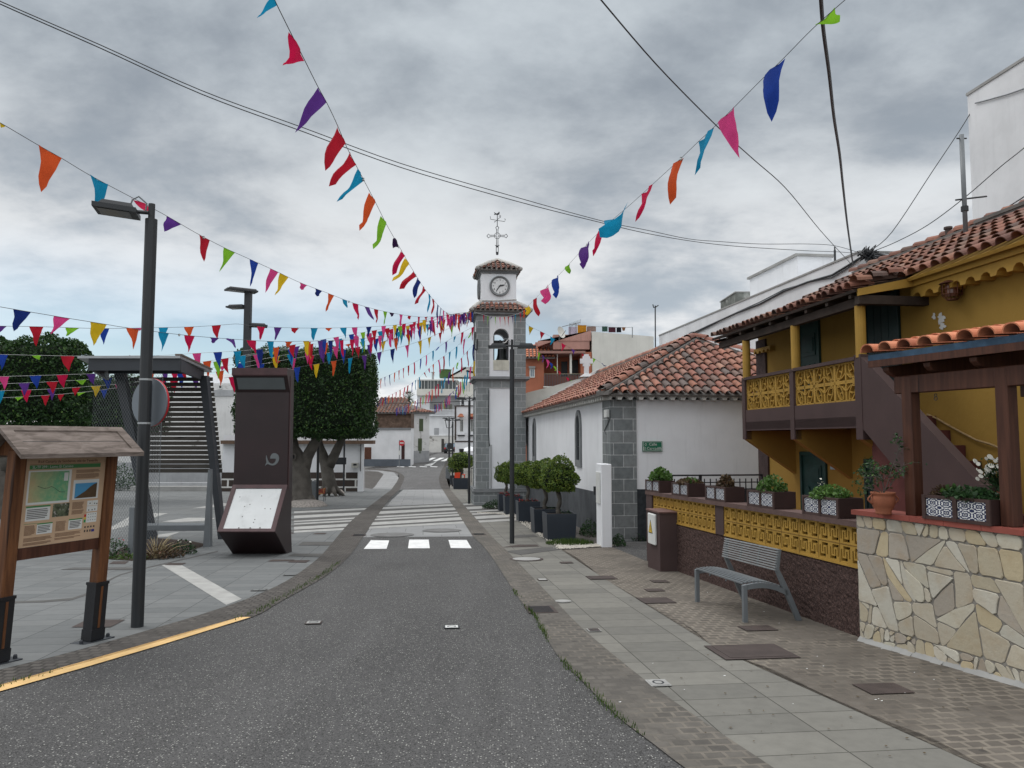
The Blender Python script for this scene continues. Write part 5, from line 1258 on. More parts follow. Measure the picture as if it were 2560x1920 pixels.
def s_at(px, o=-.1): p = PV(px, 1200, SN+sout*o, sdir); return (p.to_2d()-SN).dot(sdir)
p1, p2 = s_at(2283), s_at(2524)
for s in (p1, p2): m = MB(); sbox(m, s-.055, s+.055, -.16, -.05, zcap, 2.84); m.build('post', WOODP, pg, bevel=.006)
for s in (p1+.05, p2-.1): m = MB(); sbox(m, s-.055, s+.055, -1.75, -1.64, ZT, 2.84); m.build('post', WOODP, pg, bevel=.006)
m = MB(); sbox(m, p2-1.6, p1+.14, -.155, -.055, 2.685, 2.845); m.build('front_beam', WOODP, pg, bevel=.005)
m = MB(); sbox(m, p2-1.6, p1+.14, -1.74, -1.64, 2.685, 2.845); m.build('rear_beam', WOODP, pg, bevel=.005)
for px in (2226, 2330, 2448, 2600):
    s = s_at(px, .0); m = MB(); pr = [(.01, 2.90), (.015, 2.935), (-1.8, 3.20), (-1.8, 2.86), (-.10, 2.846), (-.03, 2.87)]
    m.prism([sq(s-.035, o, z) for o, z in pr], tuple(sdir*.07)+(0,)); m.build('rafter', WOODP, pg, bevel=.004)
e0, e1 = p2-1.6, s_at(2180, .06)
m = MB(); m.hexa([sq(e0, .03, 2.945), sq(e1, .03, 2.945), sq(e1, -1.9, 3.25), sq(e0, -1.9, 3.25)], [sq(e0, .03, 2.965), sq(e1, .03, 2.965), sq(e1, -1.9, 3.27), sq(e0, -1.9, 3.27)]); m.build('ceiling_boards', WOODD, pg)
m = MB(); sbox(m, e0, e1, .032, .062, 2.942, 3.005); m.build('fascia', WOODP, pg)
m = MB(); sbox(m, e0, e1, .02, .058, 3.006, 3.060); m.hexa([sq(e0, .02, 2.97), sq(e1, .02, 2.97), sq(e1, -1.9, 3.275), sq(e0, -1.9, 3.275)], [sq(e0, .02, 3.058), sq(e1, .02, 3.058), sq(e1, -1.9, 3.36), sq(e0, -1.9, 3.36)]); m.build('blue_strip', M('blue_mortar_paint', (.035, .075, .125), .7, .3, 9, .3, 30), pg)
tile_roof(pg, 'clay_tiles', (sq(e0, .085, 3.050), sq(e1+.07, .085, 3.050), sq(e1+.07, -1.9, 3.365), sq(e0, -1.9, 3.365)), .205, .082, .42, TNEW, seed=60, th=.012, n=12, mat=TILEN, under=False)
hk = thing('iron_hook', 'small black figure-eight iron hook hanging under the porch beam', 'hook', tuple(PV(2339, 984, SN-sout*.1, sdir))); c = PV(2339, 983, SN-sout*.1, sdir)
m = MB()
for dz, r in ((-.018, .013), (-.046, .016)): m.tube([c+Vector((sdir.x*r*cos(k*.5236), sdir.y*r*cos(k*.5236), dz+r*sin(k*.5236))) for k in range(13)], .0035, 5)
m.build('rings', BLACKM, hk)
# planter on the stone wall
sp0, sp1 = s_at(2475, .03), s_at(2306, .03)
tile_box('tiled_planter', 'broad tile-fronted planter of dark leafy geraniums standing on the stone wall', SN+sdir*sp0+sout*.03, sdir, sp1-sp0, .24, .205, zcap+.001, 0, None,
         [('foliage', .42, .24, .13, 420, LEAFD, .045), ('bright_leaves', .72, .09, .13, 90, LEAFG, .045), ('purple_leaves', .85, .10, .12, 140, LEAFR, .04), ('trailing_leaves', .2, .14, .09, 140, LEAFD, .04)], 'tile-fronted planters along the garden wall')
# terracotta pots
def pot(name, label, c, r, h, handles=True):
    o = thing(name, label, 'pot', tuple(c)); m = MB()
    m.lathe([(r*.62, 0), (r*.66, h*.06), (r*.60, h*.10), (r*.85, h*.35), (r*.98, h*.60), (r*.92, h*.80), (r*.86, h*.86), (r*.98, h*.92), (r*1.0, h), (r*.90, h), (r*.86, h*.92), (r*.8, h*.9)], c, 32); b = m.build('body', CLAY, o, smooth=True)
    m = MB(); m.lathe([(r*.85, h*.86), (r*.84, h*.88)], c, 20); m.build('soil', SOIL, o)
    if handles:
        for s_ in (-1, 1):
            m = MB(); m.tube([Vector((c[0]+s_*(r*(.90+.38*sin(k*pi/8))), c[1], c[2]+h*(.88-.42*k/8))) for k in range(9)], r*.075, 7); m.build('handle', CLAY, o, smooth=True)
    return o
pc = P(2209, 1281, 7.05); pc.z = zcap; po = pot('clay_pot', 'big terracotta pot with handles and a straggly shrub on the stone wall', pc, .108, .20)
rnd = random.Random(8); m = MB(); tips = []
def tw_(a, d, l, r, dep):
    b = a+d*l; m.tube([a, a.lerp(b, .5)+Vector((rnd.gauss(0, .01), rnd.gauss(0, .01), .004)), b], [r, r*.8, r*.6], 4, False)
    if dep == 0: tips.append(b); return
    for _ in range(rnd.choice((2, 3))): tw_(b, (d+Vector((rnd.gauss(0, .5), rnd.gauss(0, .5), rnd.gauss(.05, .35)))).normalized(), l*rnd.uniform(.6, .9), r*.65, dep-1)
    tips.append(b)
for dx, dz, l in ((-.5, .8, .12), (-.15, 1, .14), (.3, 1, .19), (.1, 1, .13), (-.8, .45, .12), (.5, .6, .11)): tw_(Vector(pc)+Vector((0, 0, .17)), Vector((dx, rnd.uniform(-.3, .3), dz)).normalized(), l, .006, 3)
m.build('twigs', BARK, po)
leafcloud('foliage', [p+Vector((rnd.gauss(0, .018), rnd.gauss(0, .018), rnd.gauss(0, .014))) for p in tips for _ in range(4)], .032, LEAFD, po, 5)
leafcloud('young_leaves', [p+Vector((rnd.gauss(0, .018), rnd.gauss(0, .018), rnd.gauss(0, .014))) for p in tips[::2]], .026, LEAFG, po, 6)
pd = P(2516, 1290, 6.5); pd.z = zcap; p2o = pot('clay_pot', 'terracotta pot of white daisies behind the second porch post', pd, .10, .24, False)
rnd = random.Random(9); fl = []; lf = []
m = MB()
for _ in range(40):
    q = Vector(pd)+Vector((rnd.uniform(-.24, .06), rnd.uniform(-.08, .08), .24+rnd.uniform(.14, .33))); q.z -= abs(q.x-pd.x+.08)*.35; fl.append(q); m.tube([Vector(pd)+Vector((0, 0, .22)), q.lerp(pd, .45)+Vector((0, 0, .08)), q], .003, 3, False); lf += [q.lerp(Vector(pd)+Vector((0, 0, .24)), rnd.random())+Vector((rnd.gauss(0, .02), rnd.gauss(0, .02), 0)) for _ in range(12)]
m.build('stems', LEAFD, p2o); leafcloud('foliage', lf, .04, LEAFD, p2o, 3); m = MB()
for q in fl:
    nr = Vector((rnd.gauss(0, .35), -1, rnd.uniform(.2, .9))).normalized(); m.disc(q, nr, rnd.uniform(.016, .026), .004, 9)
m.build('daisies', PETALW, p2o)
# ------------------------------------------------------------------ bench
BA, BB = G(1860, 1558).to_2d(), G(1737, 1505).to_2d(); bd = (BB-BA).normalized(); bw_ = Vector((bd.y, -bd.x)); BL = (BB-BA).length; bz = gz((BA.y+BB.y)/2)
bn = thing('bench', 'grey steel slatted bench with inclined back in front of the brown wall', 'bench', (BA.x, BA.y, bz))
def bq(u, w, z): p = BA+bd*u+bw_*w; return Vector((p.x, p.y, bz+z-.036*u+.036*BL/2))
def bbar(mb, a, b, w, h):
    a, b = Vector(a), Vector(b)
    mb.hexa([bq(*(a+Vector((0, -w, -h)))), bq(*(b+Vector((0, -w, -h)))), bq(*(b+Vector((0, w, -h)))), bq(*(a+Vector((0, w, -h))))], [bq(*(a+Vector((0, -w, h)))), bq(*(b+Vector((0, -w, h)))), bq(*(b+Vector((0, w, h)))), bq(*(a+Vector((0, w, h))))])
for u in (0, BL-.045):
    m = MB(); m.hexa([bq(u, 0, -.03), bq(u+.045, 0, -.03), bq(u+.045, .05, -.03), bq(u, .05, -.03)], [bq(u, 0, .40), bq(u+.045, 0, .40), bq(u+.045, .05, .41), bq(u, .05, .41)]); m.build('leg', METG, bn, bevel=.004)
    m = MB(); pr = [(.68, 0), (.62, 0), (.475, .33), (.385, .55), (.425, .775), (.455, .77), (.425, .56), (.535, .34)]; m.prism([bq(u, w, z) for w, z in pr], bq(.045, 0, 0)-bq(0, 0, 0)); m.build('rear_frame', METG, bn, bevel=.003)
    m = MB(); pr = [(.05, .405)]+[(.05+.47*k/8, .405+.028*sin(pi*k/8)-.08*(k/8.)**2) for k in range(1, 9)]; pr += [(w, z-.055) for w, z in reversed(pr)]; m.prism([bq(u, w, z) for w, z in pr], bq(.045, 0, 0)-bq(0, 0, 0)); m.build('seat_bracket', METG, bn)
m = MB(); n = 11
for k in range(n):
    w = .015+.43*k/(n-1); z = .412+.026*sin(pi*w/.5)-.06*(w/.5)**2; bbar(m, (.046, w, z), (BL-.046, w, z), .011, .008)
for u in (.33, .66): bbar(m, (BL*u-.015, .0, .395), (BL*u-.015+.001, .0, .395), .01, .01)
m.build('seat', METG, bn)
m = MB()
for k in range(9):
    t_ = k/8.; w = .375+.040*t_; z = .555+.215*t_; bbar(m, (.0, w, z), (BL, w, z), .008, .0065)
m.build('backrest', METL, bn)
m = MB()
for u in (.33, .66): m.prism([bq(BL*u, w, z) for w, z in ((.387, .55), (.428, .77), (.440, .77), (.40, .55))], bq(.02, 0, 0)-bq(0, 0, 0))
m.build('back_struts', METG, bn)
# ------------------------------------------------------------------ planters with clipped ficus balls
def crownpts(c, rx, rz, n, rnd, flat=.55, lump=.10):
    pts = []
    ph = [rnd.uniform(0, 6) for _ in range(6)]
    for _ in range(n):
        d = Vector((rnd.gauss(0, 1), rnd.gauss(0, 1), rnd.gauss(0, 1))).normalized()
        f = 1+lump*(sin(4*d.x+ph[0])*sin(5*d.y+ph[1])+.6*sin(9*d.z+ph[2]+3*d.x)); r = f*(1-abs(rnd.gauss(0, .07)))
        z = d.z*rz*r
        if d.z < 0: z = max(z, -rz*flat+rnd.gauss(0, .02))
        pts.append(Vector(c)+Vector((d.x*rx*r*(1.0 if d.z > -.2 else 1.0), d.y*rx*r, z)))
    return pts
def ball_tree(px, py, width, hgt, crx, crz, ch_, label, yaw=None, seed=1, n=5200, cat='potted tree', trunkh=.42, loc=None, leaf=.058):
    p = G(px, py) if loc is None else Vector(loc); b = p.to_2d(); rnd = random.Random(seed)
    # px, py = near left bottom corner of the box
    o = thing('potted_tree', label, cat, (b.x, b.y, p.z), 'clipped trees in square planters'); ax = yaw or Rv
    m = MB(); tpz = .012
    def q(u, v, z, k=1.): 
        cu, cv = width/2, width/2; r = b+ax*(cu+(u-cu)*k)+Vector((-ax.y, ax.x))*(cv+(v-cv)*k); return (r.x, r.y, p.z+z)
    W_ = width; k0 = .93
    m.hexa([q(0, 0, -.02, k0), q(W_, 0, -.02, k0), q(W_, W_, -.02, k0), q(0, W_, -.02, k0)], [q(0, 0, hgt-.06), q(W_, 0, hgt-.06), q(W_, W_, hgt-.06), q(0, W_, hgt-.06)])
    w = .035
    for a, c, e, f in ((0, W_, 0, w), (0, W_, W_-w, W_), (0, w, w, W_-w), (W_-w, W_, w, W_-w)): m.hexa([q(a, e, hgt-.06), q(c, e, hgt-.06), q(c, f, hgt-.06), q(a, f, hgt-.06)], [q(a, e, hgt), q(c, e, hgt), q(c, f, hgt), q(a, f, hgt)])
    m.build('planter_box', BOX, o); m = MB(); m.hexa([q(w, w, hgt-.06), q(W_-w, w, hgt-.06), q(W_-w, W_-w, hgt-.06), q(w, W_-w, hgt-.06)], [q(w, w, hgt-.045), q(W_-w, w, hgt-.045), q(W_-w, W_-w, hgt-.045), q(w, W_-w, hgt-.045)]); m.build('soil', SOIL, o)
    c = Vector(q(W_/2, W_/2, hgt)); cc = c+Vector((0, 0, trunkh+ch_*.45))
    m = MB()
    for s_ in (-1, 1): m.tube([c+Vector((s_*.03*cos(k*1.3+s_), .03*sin(k*1.3+s_), -.05+k*(trunkh+.15)/6)) for k in range(7)], [.052, .046, .042, .044, .04, .042, .05], 8)
    m.build('trunk', BARK, o, smooth=True)
    pp = crownpts(cc, crx, crz, n, rnd, lump=.08+.07*rnd.random())
    for _ in range(rnd.randint(3, 7)):
        d = Vector((rnd.gauss(0, 1), rnd.gauss(0, 1), abs(rnd.gauss(0, 1))+.3)).normalized(); b0 = cc+Vector((d.x*crx, d.y*crx, d.z*crz)); ln = rnd.uniform(.04, .16)
        pp += [b0+d*ln*k/7+Vector((rnd.gauss(0, .012), rnd.gauss(0, .012), rnd.gauss(0, .012))) for k in range(9)]
    cr = leafcloud('crown', pp, leaf, LEAFB, o, seed)
    m = MB(); ns, nr_ = 14, 9; vs = []
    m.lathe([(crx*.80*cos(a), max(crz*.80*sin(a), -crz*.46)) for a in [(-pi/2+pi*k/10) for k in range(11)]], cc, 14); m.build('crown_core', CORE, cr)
    return o, q, hgt
GRP_ = [(1367, 1352, .69, .60, .46, .46, .85, 'nearest clipped ficus ball in a navy square planter beside the chapel wall'),
        (1335, 1334, .69, .60, .46, .46, .85, 'second nearest clipped ficus ball in a navy planter on the white gravel'),
        (1295.5, 1306, .66, .60, .45, .40, .72, 'third clipped ficus ball from the front, navy planter with red blossoms at its foot'),
        (1262, 1287, .60, .60, .36, .42, .72, 'fourth clipped ficus ball, small navy planter partly behind the lamp post'),
        (1247, 1278, .58, .60, .38, .42, .72, 'farthest clipped ficus ball of the chapel row, in front of the tower')]
for i, (px, py, w, h, rx, rz, chh, lab) in enumerate(GRP_):
    o, q, hg = ball_tree(px, py, w, h, rx, rz, chh, lab, seed=20+i, trunkh=.40 if i < 3 else .36)
    rnd = random.Random(i)
    if i >= 2:
        pts = [Vector(q(rnd.uniform(.06, w-.06), rnd.uniform(.05, w-.05), hg-.03+rnd.uniform(0, .09))) for _ in range(60)]
        leafcloud('red_blossoms', pts, .045, PETALR, o, 4); leafcloud('low_leaves', [p+Vector((0, 0, -.03)) for p in pts], .05, LEAFD, o, 5)
    else: leafcloud('low_leaves', [Vector(q(rnd.uniform(.35, w-.06), rnd.uniform(.05, w-.05), hg-.04+rnd.uniform(0, .07))) for _ in range(50)], .04, LEAFD, o, 5)
# shrubs at the foot of the chapel wall
def shrub(name, label, c, rx, ry, h, n, mat, leaf, seed=1, cat='shrub', core=True, grp=None):
    rnd = random.Random(seed); o = thing(name, label, cat, tuple(c), grp); pts = []
    for _ in range(n):
        a = rnd.uniform(0, 2*pi); r = sqrt(rnd.random()); pts.append(Vector(c)+Vector((cos(a)*r*rx, sin(a)*r*ry, h*rnd.random()**.7*(1-r*r*.75)+.01)))
    leafcloud('foliage', pts, leaf, mat, o, seed)
    m = MB()
    for p in pts[::max(1, n//14)]: m.tube([Vector(c), p], .006, 4, False)
    m.build('stems', BARK, o); return o
c = G(1432, 1345)+Vector((.45, .5, 0)); shrub('wall_shrub', 'low dark shrub between the nearest planter and the white meter pillar', (c.x, c.y, gz(c.y)), .25, .5, .42, 700, LEAFD, .05, 1)
c = G(1215, 1272); shrub('tower_shrub', 'low dark green shrub at the foot of the clock tower', (c.x+.35, c.y, gz(c.y)), .5, .3, .34, 900, LEAFD, .06, 2)
c = G(1545, 1366); shrub('corner_weed', 'green weeds at the foot of the white meter pillar', (c.x+.02, c.y+.1, gz(c.y)), .16, .25, .26, 420, LEAFD, .045, 3, 'weed')
c = G(1590, 1352); shrub('lane_weed', 'sparse weeds at the base of the grey chapel plinth', (c.x, c.y-.1, gz(c.y)), .22, .10, .20, 160, LEAFD, .04, 4, 'weed')
# ------------------------------------------------------------------ street lamps
def head(parent, c, ax, L_=.42, Wd=.26, tilt=0., name='lamp_head'):
    """flat LED head reaching out from the pole along ax (2D) from point c"""
    ax = Vector(ax).normalized(); ay = Vector((-ax.y, ax.x)); c = Vector(c)
    def q(u, v, z): p = c.to_2d()+ax*u+ay*v; return Vector((p.x, p.y, c.z+z+tilt*u))
    m = MB(); m.hexa([q(0, -Wd/2, -.05), q(L_, -Wd/2, -.05), q(L_, Wd/2, -.05), q(0, Wd/2, -.05)], [q(0, -Wd/2, .0), q(L_, -Wd/2, .0), q(L_, Wd/2, .0), q(0, Wd/2, .0)])
    m.hexa([q(.03, -Wd*.42, .001), q(L_-.05, -Wd*.42, .001), q(L_-.05, Wd*.42, .001), q(.03, Wd*.42, .001)], [q(.05, -Wd*.36, .05), q(L_-.09, -Wd*.36, .05), q(L_-.09, Wd*.36, .05), q(.05, Wd*.36, .05)])
    h = m.build(name, METD, parent); m = MB(); m.prism([q(.07, -Wd*.38, -.0515), q(L_-.04, -Wd*.38, -.0515), q(L_-.04, Wd*.38, -.0515), q(.07, Wd*.38, -.0515)], (0, 0, -.004)); m.build('diffuser', M('lamp_lens', (.09, .09, .085), .3, .1, 5, 0, spec=.6), h)
    return h
def lamp(base, H, r, heads, label, group='dark street lamps', neck=.30, arm=.10):
    b = Vector(base); o = thing('street_lamp', label, 'street lamp', tuple(b), group)
    m = MB(); m.tube([b-Vector((0, 0, .05)), b+Vector((0, 0, H-neck))], r, 16); m.tube([b+Vector((0, 0, H-neck)), b+Vector((0, 0, H))], r*.55, 12); m.build('pole', METD, o, smooth=False)
    for (ang, z, L_) in heads:
        ax = Vector((sin(radians(ang)), cos(radians(ang)))); s = b+Vector((ax.x*r*.5, ax.y*r*.5, H-z)); e = s+Vector((ax.x*arm, ax.y*arm, 0))
        h = head(o, e, ax, L_, .34 if L_ > .41 else .26, .08 if L_ > .41 else 0.); m = MB(); m.tube([s, e+Vector((ax.x*.03, ax.y*.03, 0))], .022, 8); m.build('arm', METD, h)
        m = MB(); m.tube([s+Vector((ax.x*.03, ax.y*.03, 0)), s+Vector((ax.x*.02, ax.y*.02, .10)), s+Vector((ax.x*.10, ax.y*.10, .17)), e+Vector((ax.x*.06, ax.y*.06, .13)), e+Vector((ax.x*.09, ax.y*.09, .03))], .009, 6); m.build('cable_loop', METG, h)
    return o
L0 = G(343, 1568); lamp(L0, P(382, 510, L0.y).z-L0.z, .062, [(-108, .10, .42)], 'tall dark lamp post with a single head, nearest on the left, carrying a round sign', neck=.17)
L1 = G(1280, 1359); lamp(L1, P(1280, 849, L1.y).z-L1.z, .052, [(-88, .14, .40), (88, .14, .40)], 'dark twin-headed lamp post beside the clipped planters, largest on the right', neck=.22)
L2 = G(1172.5, 1259.5); lamp(L2, 4.45, .050, [(-90, .1, .42), (90, .1, .42)], 'dark twin-headed lamp post just left of the clock tower', neck=.2)
L3 = G(1131, 1216); lamp(L3, 4.45, .050, [(-90, .1, .42), (90, .1, .42)], 'third twin-headed lamp post down the street, beside the small planter', neck=.2)
L4 = G(1122, 1192); o4 = lamp(L4, 4.9, .055, [(-90, .1, .42), (90, .1, .42)], 'farthest twin-headed lamp post on the street, with a bracketed lantern frame', neck=.2)
m = MB(); top = L4+Vector((0, 0, 4.55))
for s_ in (-1, 1): m.tube([top+Vector((s_*.32, 0, .1)), top+Vector((s_*.2, 0, -.5)), top+Vector((0, 0, -.55))], .03, 6)
m.build('lantern_bracket', METD, o4)
# square lamp mast behind the totem
b = Vector((P(607, 1292, 24).x, 24, gz(24))); o5 = thing('lamp_mast', 'tall square dark mast with three flat lamp heads behind the maroon totem', 'street lamp', tuple(b))
m = MB(); m.box(b.x-.10, b.x+.10, b.y-.10, b.y+.10, b.z-.1, P(607, 730, 24).z); m.build('mast', METD, o5, bevel=.01)
for x, y, ang, L_ in ((601, 727, -125, .95), (598, 766, -80, .58), (606, 812, 70, .52)):
    c = P(x, y, 24); ax = Vector((sin(radians(ang)), cos(radians(ang)))); head(o5, (b.x+ax.x*(.08 if y > 740 else -.25), b.y+ax.y*(.08 if y > 740 else -.25), c.z), ax, L_, .42)
# round sign on the near lamp post
sg2 = thing('round_sign', 'back of a round red-rimmed traffic sign strapped to the near lamp post', 'traffic sign', (L0.x+.02, L0.y+.1, L0.z+2.2))
cz_ = P(373, 1006, L0.y).z; c = Vector((L0.x+.095, L0.y+.11, cz_)); nr = Vector((.40, .916, .0)).normalized()
c = P(373, 1006, L0.y+.12)
m = MB(); m.disc(c, nr, .261, .012, 40); m.build('disc', SIGNBACK, sg2); m = MB()
a = nr.orthogonal().normalized(); b_ = nr.cross(a)
for k in range(40):
    f = lambda q, r, d: c+(a*cos(2*pi*q/40)+b_*sin(2*pi*q/40))*r+nr*d
    m.add([f(k, .250, .0125), f(k+1, .250, .0125), f(k+1, .250, .034), f(k, .250, .034), f(k, .262, .0125), f(k+1, .262, .0125), f(k+1, .262, .034), f(k, .262, .034)], [(0, 1, 2, 3), (7, 6, 5, 4), (0, 4, 5, 1), (3, 2, 6, 7)])
m.build('rim', RED, sg2); m = MB(); pp = Vector((L0.x, L0.y, 0))
for y in (949, 1058): z = P(373, y, L0.y).z; m.lathe([(.0655, -.010), (.0655, .010)], (pp.x, pp.y, z), 16)
m.build('straps', METL, sg2)
m = MB(); m.prism([c-b_*0+Vector((0, 0, s_*.2))-nr*.03+a*w for s_, w in ((-1, -.02), (-1, .02), (1, .02), (1, -.02))] if False else [c-nr*.028+Vector((-.02, 0, -.21)), c-nr*.028+Vector((.02, 0, -.21)), c-nr*.028+Vector((.02, 0, .21)), c-nr*.028+Vector((-.02, 0, .21))], nr*.026); m.build('mounting_rail', METD, sg2)
# ------------------------------------------------------------------ hiking notice board
def rq(p, a_deg, c): return p
PLp, PRp = Vector((-4.385, 6.61)), Vector((-4.035, 7.47)); ba = (PRp-PLp).normalized(); bo = Vector((ba.y, -ba.x)); BL_ = (PRp-PLp).length
gzb = gz(7.05)
nb = thing('notice_board', 'timber hiking notice board with small pitched roof, map panel and black steel feet', 'notice board', (-4.21, 7.04, gzb))
def nq(u, w, z): p = PLp+ba*u+bo*w; return Vector((p.x+(z-gzb)*.045, p.y+(z-gzb)*.02, z))
def nbx(mb, u0, u1, w0, w1, z0, z1): mb.hexa([nq(u0, w0, z0), nq(u1, w0, z0), nq(u1, w1, z0), nq(u0, w1, z0)], [nq(u0, w0, z1), nq(u1, w0, z1), nq(u1, w1, z1), nq(u0, w1, z1)])
SLV = M('black_rubber_coat', (.010, .011, .014), .5, .2, 6, .2, 40, spec=.4)
for u in (0, BL_):
    g = gz((PLp+ba*u).y)
    m = MB(); nbx(m, u-.055, u+.055, -.055, .055, g+.52, 2.17); m.build('post', WOODO, nb, bevel=.006)
    m = MB(); nbx(m, u-.068, u+.068, -.062, .062, g+.012, g+.56); nbx(m, u-.074, u+.074, -.068, .068, g+.535, g+.562); nbx(m, u-.074, u+.074, -.068, .068, g+.02, g+.12); sl_ = m.build('steel_foot', SLV, nb)
    m = MB(); nbx(m, u-.012, u+.012, .062, .066, g+.13, g+.52); m.build('wood_slot', WOODO, sl_)
    m = MB(); nbx(m, u-.17, u+.17, -.09, .09, g, g+.011); m.build('base_plate', METS, sl_)
    for s_ in (-1, 1): m = MB(); m.lathe([(.017, .011), (.017, .035), (.011, .045)], nq(u+s_*.145, .03, g), 8); m.build('bolt', METS, sl_)
m = MB(); nbx(m, .056, BL_-.056, -.02, .03, 1.215, 1.315); m.build('lower_rail', WOODP, nb); m = MB(); nbx(m, .0, BL_, -.05, .058, 2.115, 2.20); m.build('upper_rail', WOODO, nb)
BEIGE = M('beige_panel_print', (.46, .325, .215), .55, .05, 3, .02, 40, spec=.4)
pz0, pz1 = 1.318, 2.11; PW_ = BL_-.11
m = MB(); nbx(m, .056, BL_-.056, .0, .022, pz0, pz1); pn = m.build('printed_panel', BEIGE, nb)
# panel artwork laid out in panel units 0..1
def art(name, rects, mat, d, parent=pn):
    m = MB()
    for (x0, y0, x1, y1) in rects: nbx(m, .056+PW_*x0, .056+PW_*x1, .0222+d, .0226+d, pz1-(pz1-pz0)*y1, pz1-(pz1-pz0)*y0)
    return m.build(name, mat, parent)
INK = M('brown_print_ink', (.15, .085, .05), .6, .1, 3, 0); WHT = M('white_print', (.56, .58, .57), .5, .04, 3, 0); GRN = M('green_print', (.055, .20, .075), .5, .05, 3, 0)
art('green_title_band', [(.06, .095, .93, .14)], GRN, .0002)
m = MB(); p = nq(.056+PW_*.15, .0235, pz1-(pz1-pz0)*.072); text_mb(m, 'Red Canaria de Senderos, isla de Tenerife', p, W3(ba, 0), (0, 0, 1), .0355, .0006); m.build('panel_heading', M('dark_brown_ink', (.045, .012, .010), .6, 0, 3, 0), pn)
m = MB(); p = nq(.056+PW_*.09, .0235, pz1-(pz1-pz0)*.130); text_mb(m, 'SL-TF 299 : Lomo El Camino', p, W3(ba, 0), (0, 0, 1), .034, .0006); m.build('panel_title', WHT, pn)
art('heading_rule', [(.06, .085, .93, .089)], INK, .0002)
t = NT('route_map_print'); v = t.obj(); uvn = t.uv(t.pos(), (*ba, 0.), ZV)
gx = t.math('SUBTRACT', t.dot(t.pos(), (*ba, 0.)), float(PLp.dot(ba)))
c = t.mix(t.ramp(t.math('ADD', gx, t.math('MULTIPLY', t.noise(t.pos(), 6, 4), .35)), .22, .66), (.42, .31, .17), (.12, .33, .18))
c = t.mix(t.ramp(t.math('ADD', gx, t.math('MULTIPLY', t.dot(t.pos(), ZV), -.9)), -.92, -.72), c, (.08, .22, .30)); c = t.mix(t.math('MULTIPLY', t.ramp(t.noise(t.pos(), 28, 5, .7), .45, .6), .35), c, (.38, .40, .22))
MAPM = t.fin(c, .5, .4)
art('map_border', [(.055, .155, .565, .535)], WHT, .0002); mp_ = art('route_map', [(.075, .17, .535, .51)], MAPM, .0006)
m = MB(); tr = [(.17, .33), (.21, .345), (.25, .36), (.30, .355), (.33, .34), (.37, .36), (.41, .39), (.44, .41), (.50, .415)]
for (a, b), (c_, d_) in zip(tr, tr[1:]):
    A_, B_ = nq(.056+PW_*a, .0240, pz1-(pz1-pz0)*b), nq(.056+PW_*c_, .0240, pz1-(pz1-pz0)*d_); m.prism([A_+Vector((0, 0, .002)), B_+Vector((0, 0, .002)), B_-Vector((0, 0, .002)), A_-Vector((0, 0, .002))], W3(bo, 0)*.0003)
m.build('route_line', BLACKM, mp_); art('map_legend', [(.475, .19, .525, .285)], WHT, .0009, mp_)
art('profile_border', [(.60, .285, .93, .515)], WHT, .0002); pf = art('profile_sky', [(.625, .325, .905, .50)], M('blue_print', (.07, .27, .48), .5, .05, 3, 0), .0006)
m = MB(); hp = [(.625, .50), (.70, .455), (.76, .42), (.82, .37), (.86, .345), (.905, .33), (.905, .50)]; m.prism([nq(.056+PW_*a, .0236, pz1-(pz1-pz0)*b) for a, b in hp], W3(bo, 0)*.0004); m.build('profile_hill', M('brown_hill_print', (.085, .055, .03), .5, .2, 9, 0), pf)
art('info_box', [(.065, .555, .345, .715)], WHT, .0002); art('info_box_header', [(.065, .548, .345, .567)], GRN, .0006)
art('landscape_photo', [(.375, .545, .575, .695)], M('landscape_photo_print', (.10, .12, .075), .5, .9, 22, 0, stain=(.40, .38, .36), sst=.45, ssc=35.), .0002)
art('info_box', [(.21, .755, .39, .87)], WHT, .0002); art('info_box', [(.585, .745, .755, .86)], WHT, .0002); art('info_box_header', [(.21, .748, .39, .762), (.585, .738, .755, .752), (.06, .742, .21, .746)], GRN, .0006)
art('symbol_grid', [(.80, .54, .865, .60), (.868, .54, .94, .60), (.80, .605, .94, .67), (.805, .685, .94, .80)], WHT, .0002)
rnd = random.Random(2); ln = []
def para(x0, y0, x1, y1, n):
    for k in range(n): y = y0+(y1-y0)*k/n; ln.append((x0, y, x1-(rnd.uniform(0, .3)*(x1-x0) if k == n-1 else rnd.uniform(0, .02)), y+(y1-y0)/n*.55))
para(.62, .165, .93, .205, 5); para(.62, .215, .93, .27, 6); para(.61, .545, .76, .63, 9); para(.61, .64, .76, .69, 5); para(.07, .765, .195, .875, 9); para(.43, .75, .56, .865, 9); para(.07, .90, .40, .945, 4); para(.07, .955, .40, .985, 3); para(.43, .885, .755, .93, 4); para(.43, .94, .755, .965, 2)
art('printed_text', ln, INK, .0002); ln = []
para(.08, .585, .33, .70, 6); para(.22, .775, .37, .86, 5); para(.60, .765, .745, .85, 5)
art('box_text', ln, M('grey_ink', (.13, .13, .13), .6, 0, 3, 0), .0010)
for nm, q, c in (('red_mark', (.775, .70, .80, .73), (.42, .02, .02)), ('yellow_mark', (.775, .735, .80, .757), (.55, .42, .03)), ('green_mark', (.775, .762, .80, .795), (.02, .25, .08)), ('blue_mark', (.885, .885, .925, .915), (.03, .03, .18))): art(nm, [q], M(nm+'_print', c, .5, .02, 3, 0), .0003)
m = MB(); gk = []
for i in range(4):
    for j in range(3): x, y = .825+.03*i, .70+.034*j; gk.append((x, y, x+.012, y+.007))
for x, y in ((.83, .565), (.89, .57), (.92, .575), (.82, .645), (.865, .645), (.90, .64)): gk.append((x, y, x+.014, y+.014))
for i in range(4): gk.append((.79+.038*i, .842, .81+.038*i, .862)); 
for i in range(3): gk.append((.79+.035*i, .885, .808+.035*i, .912))
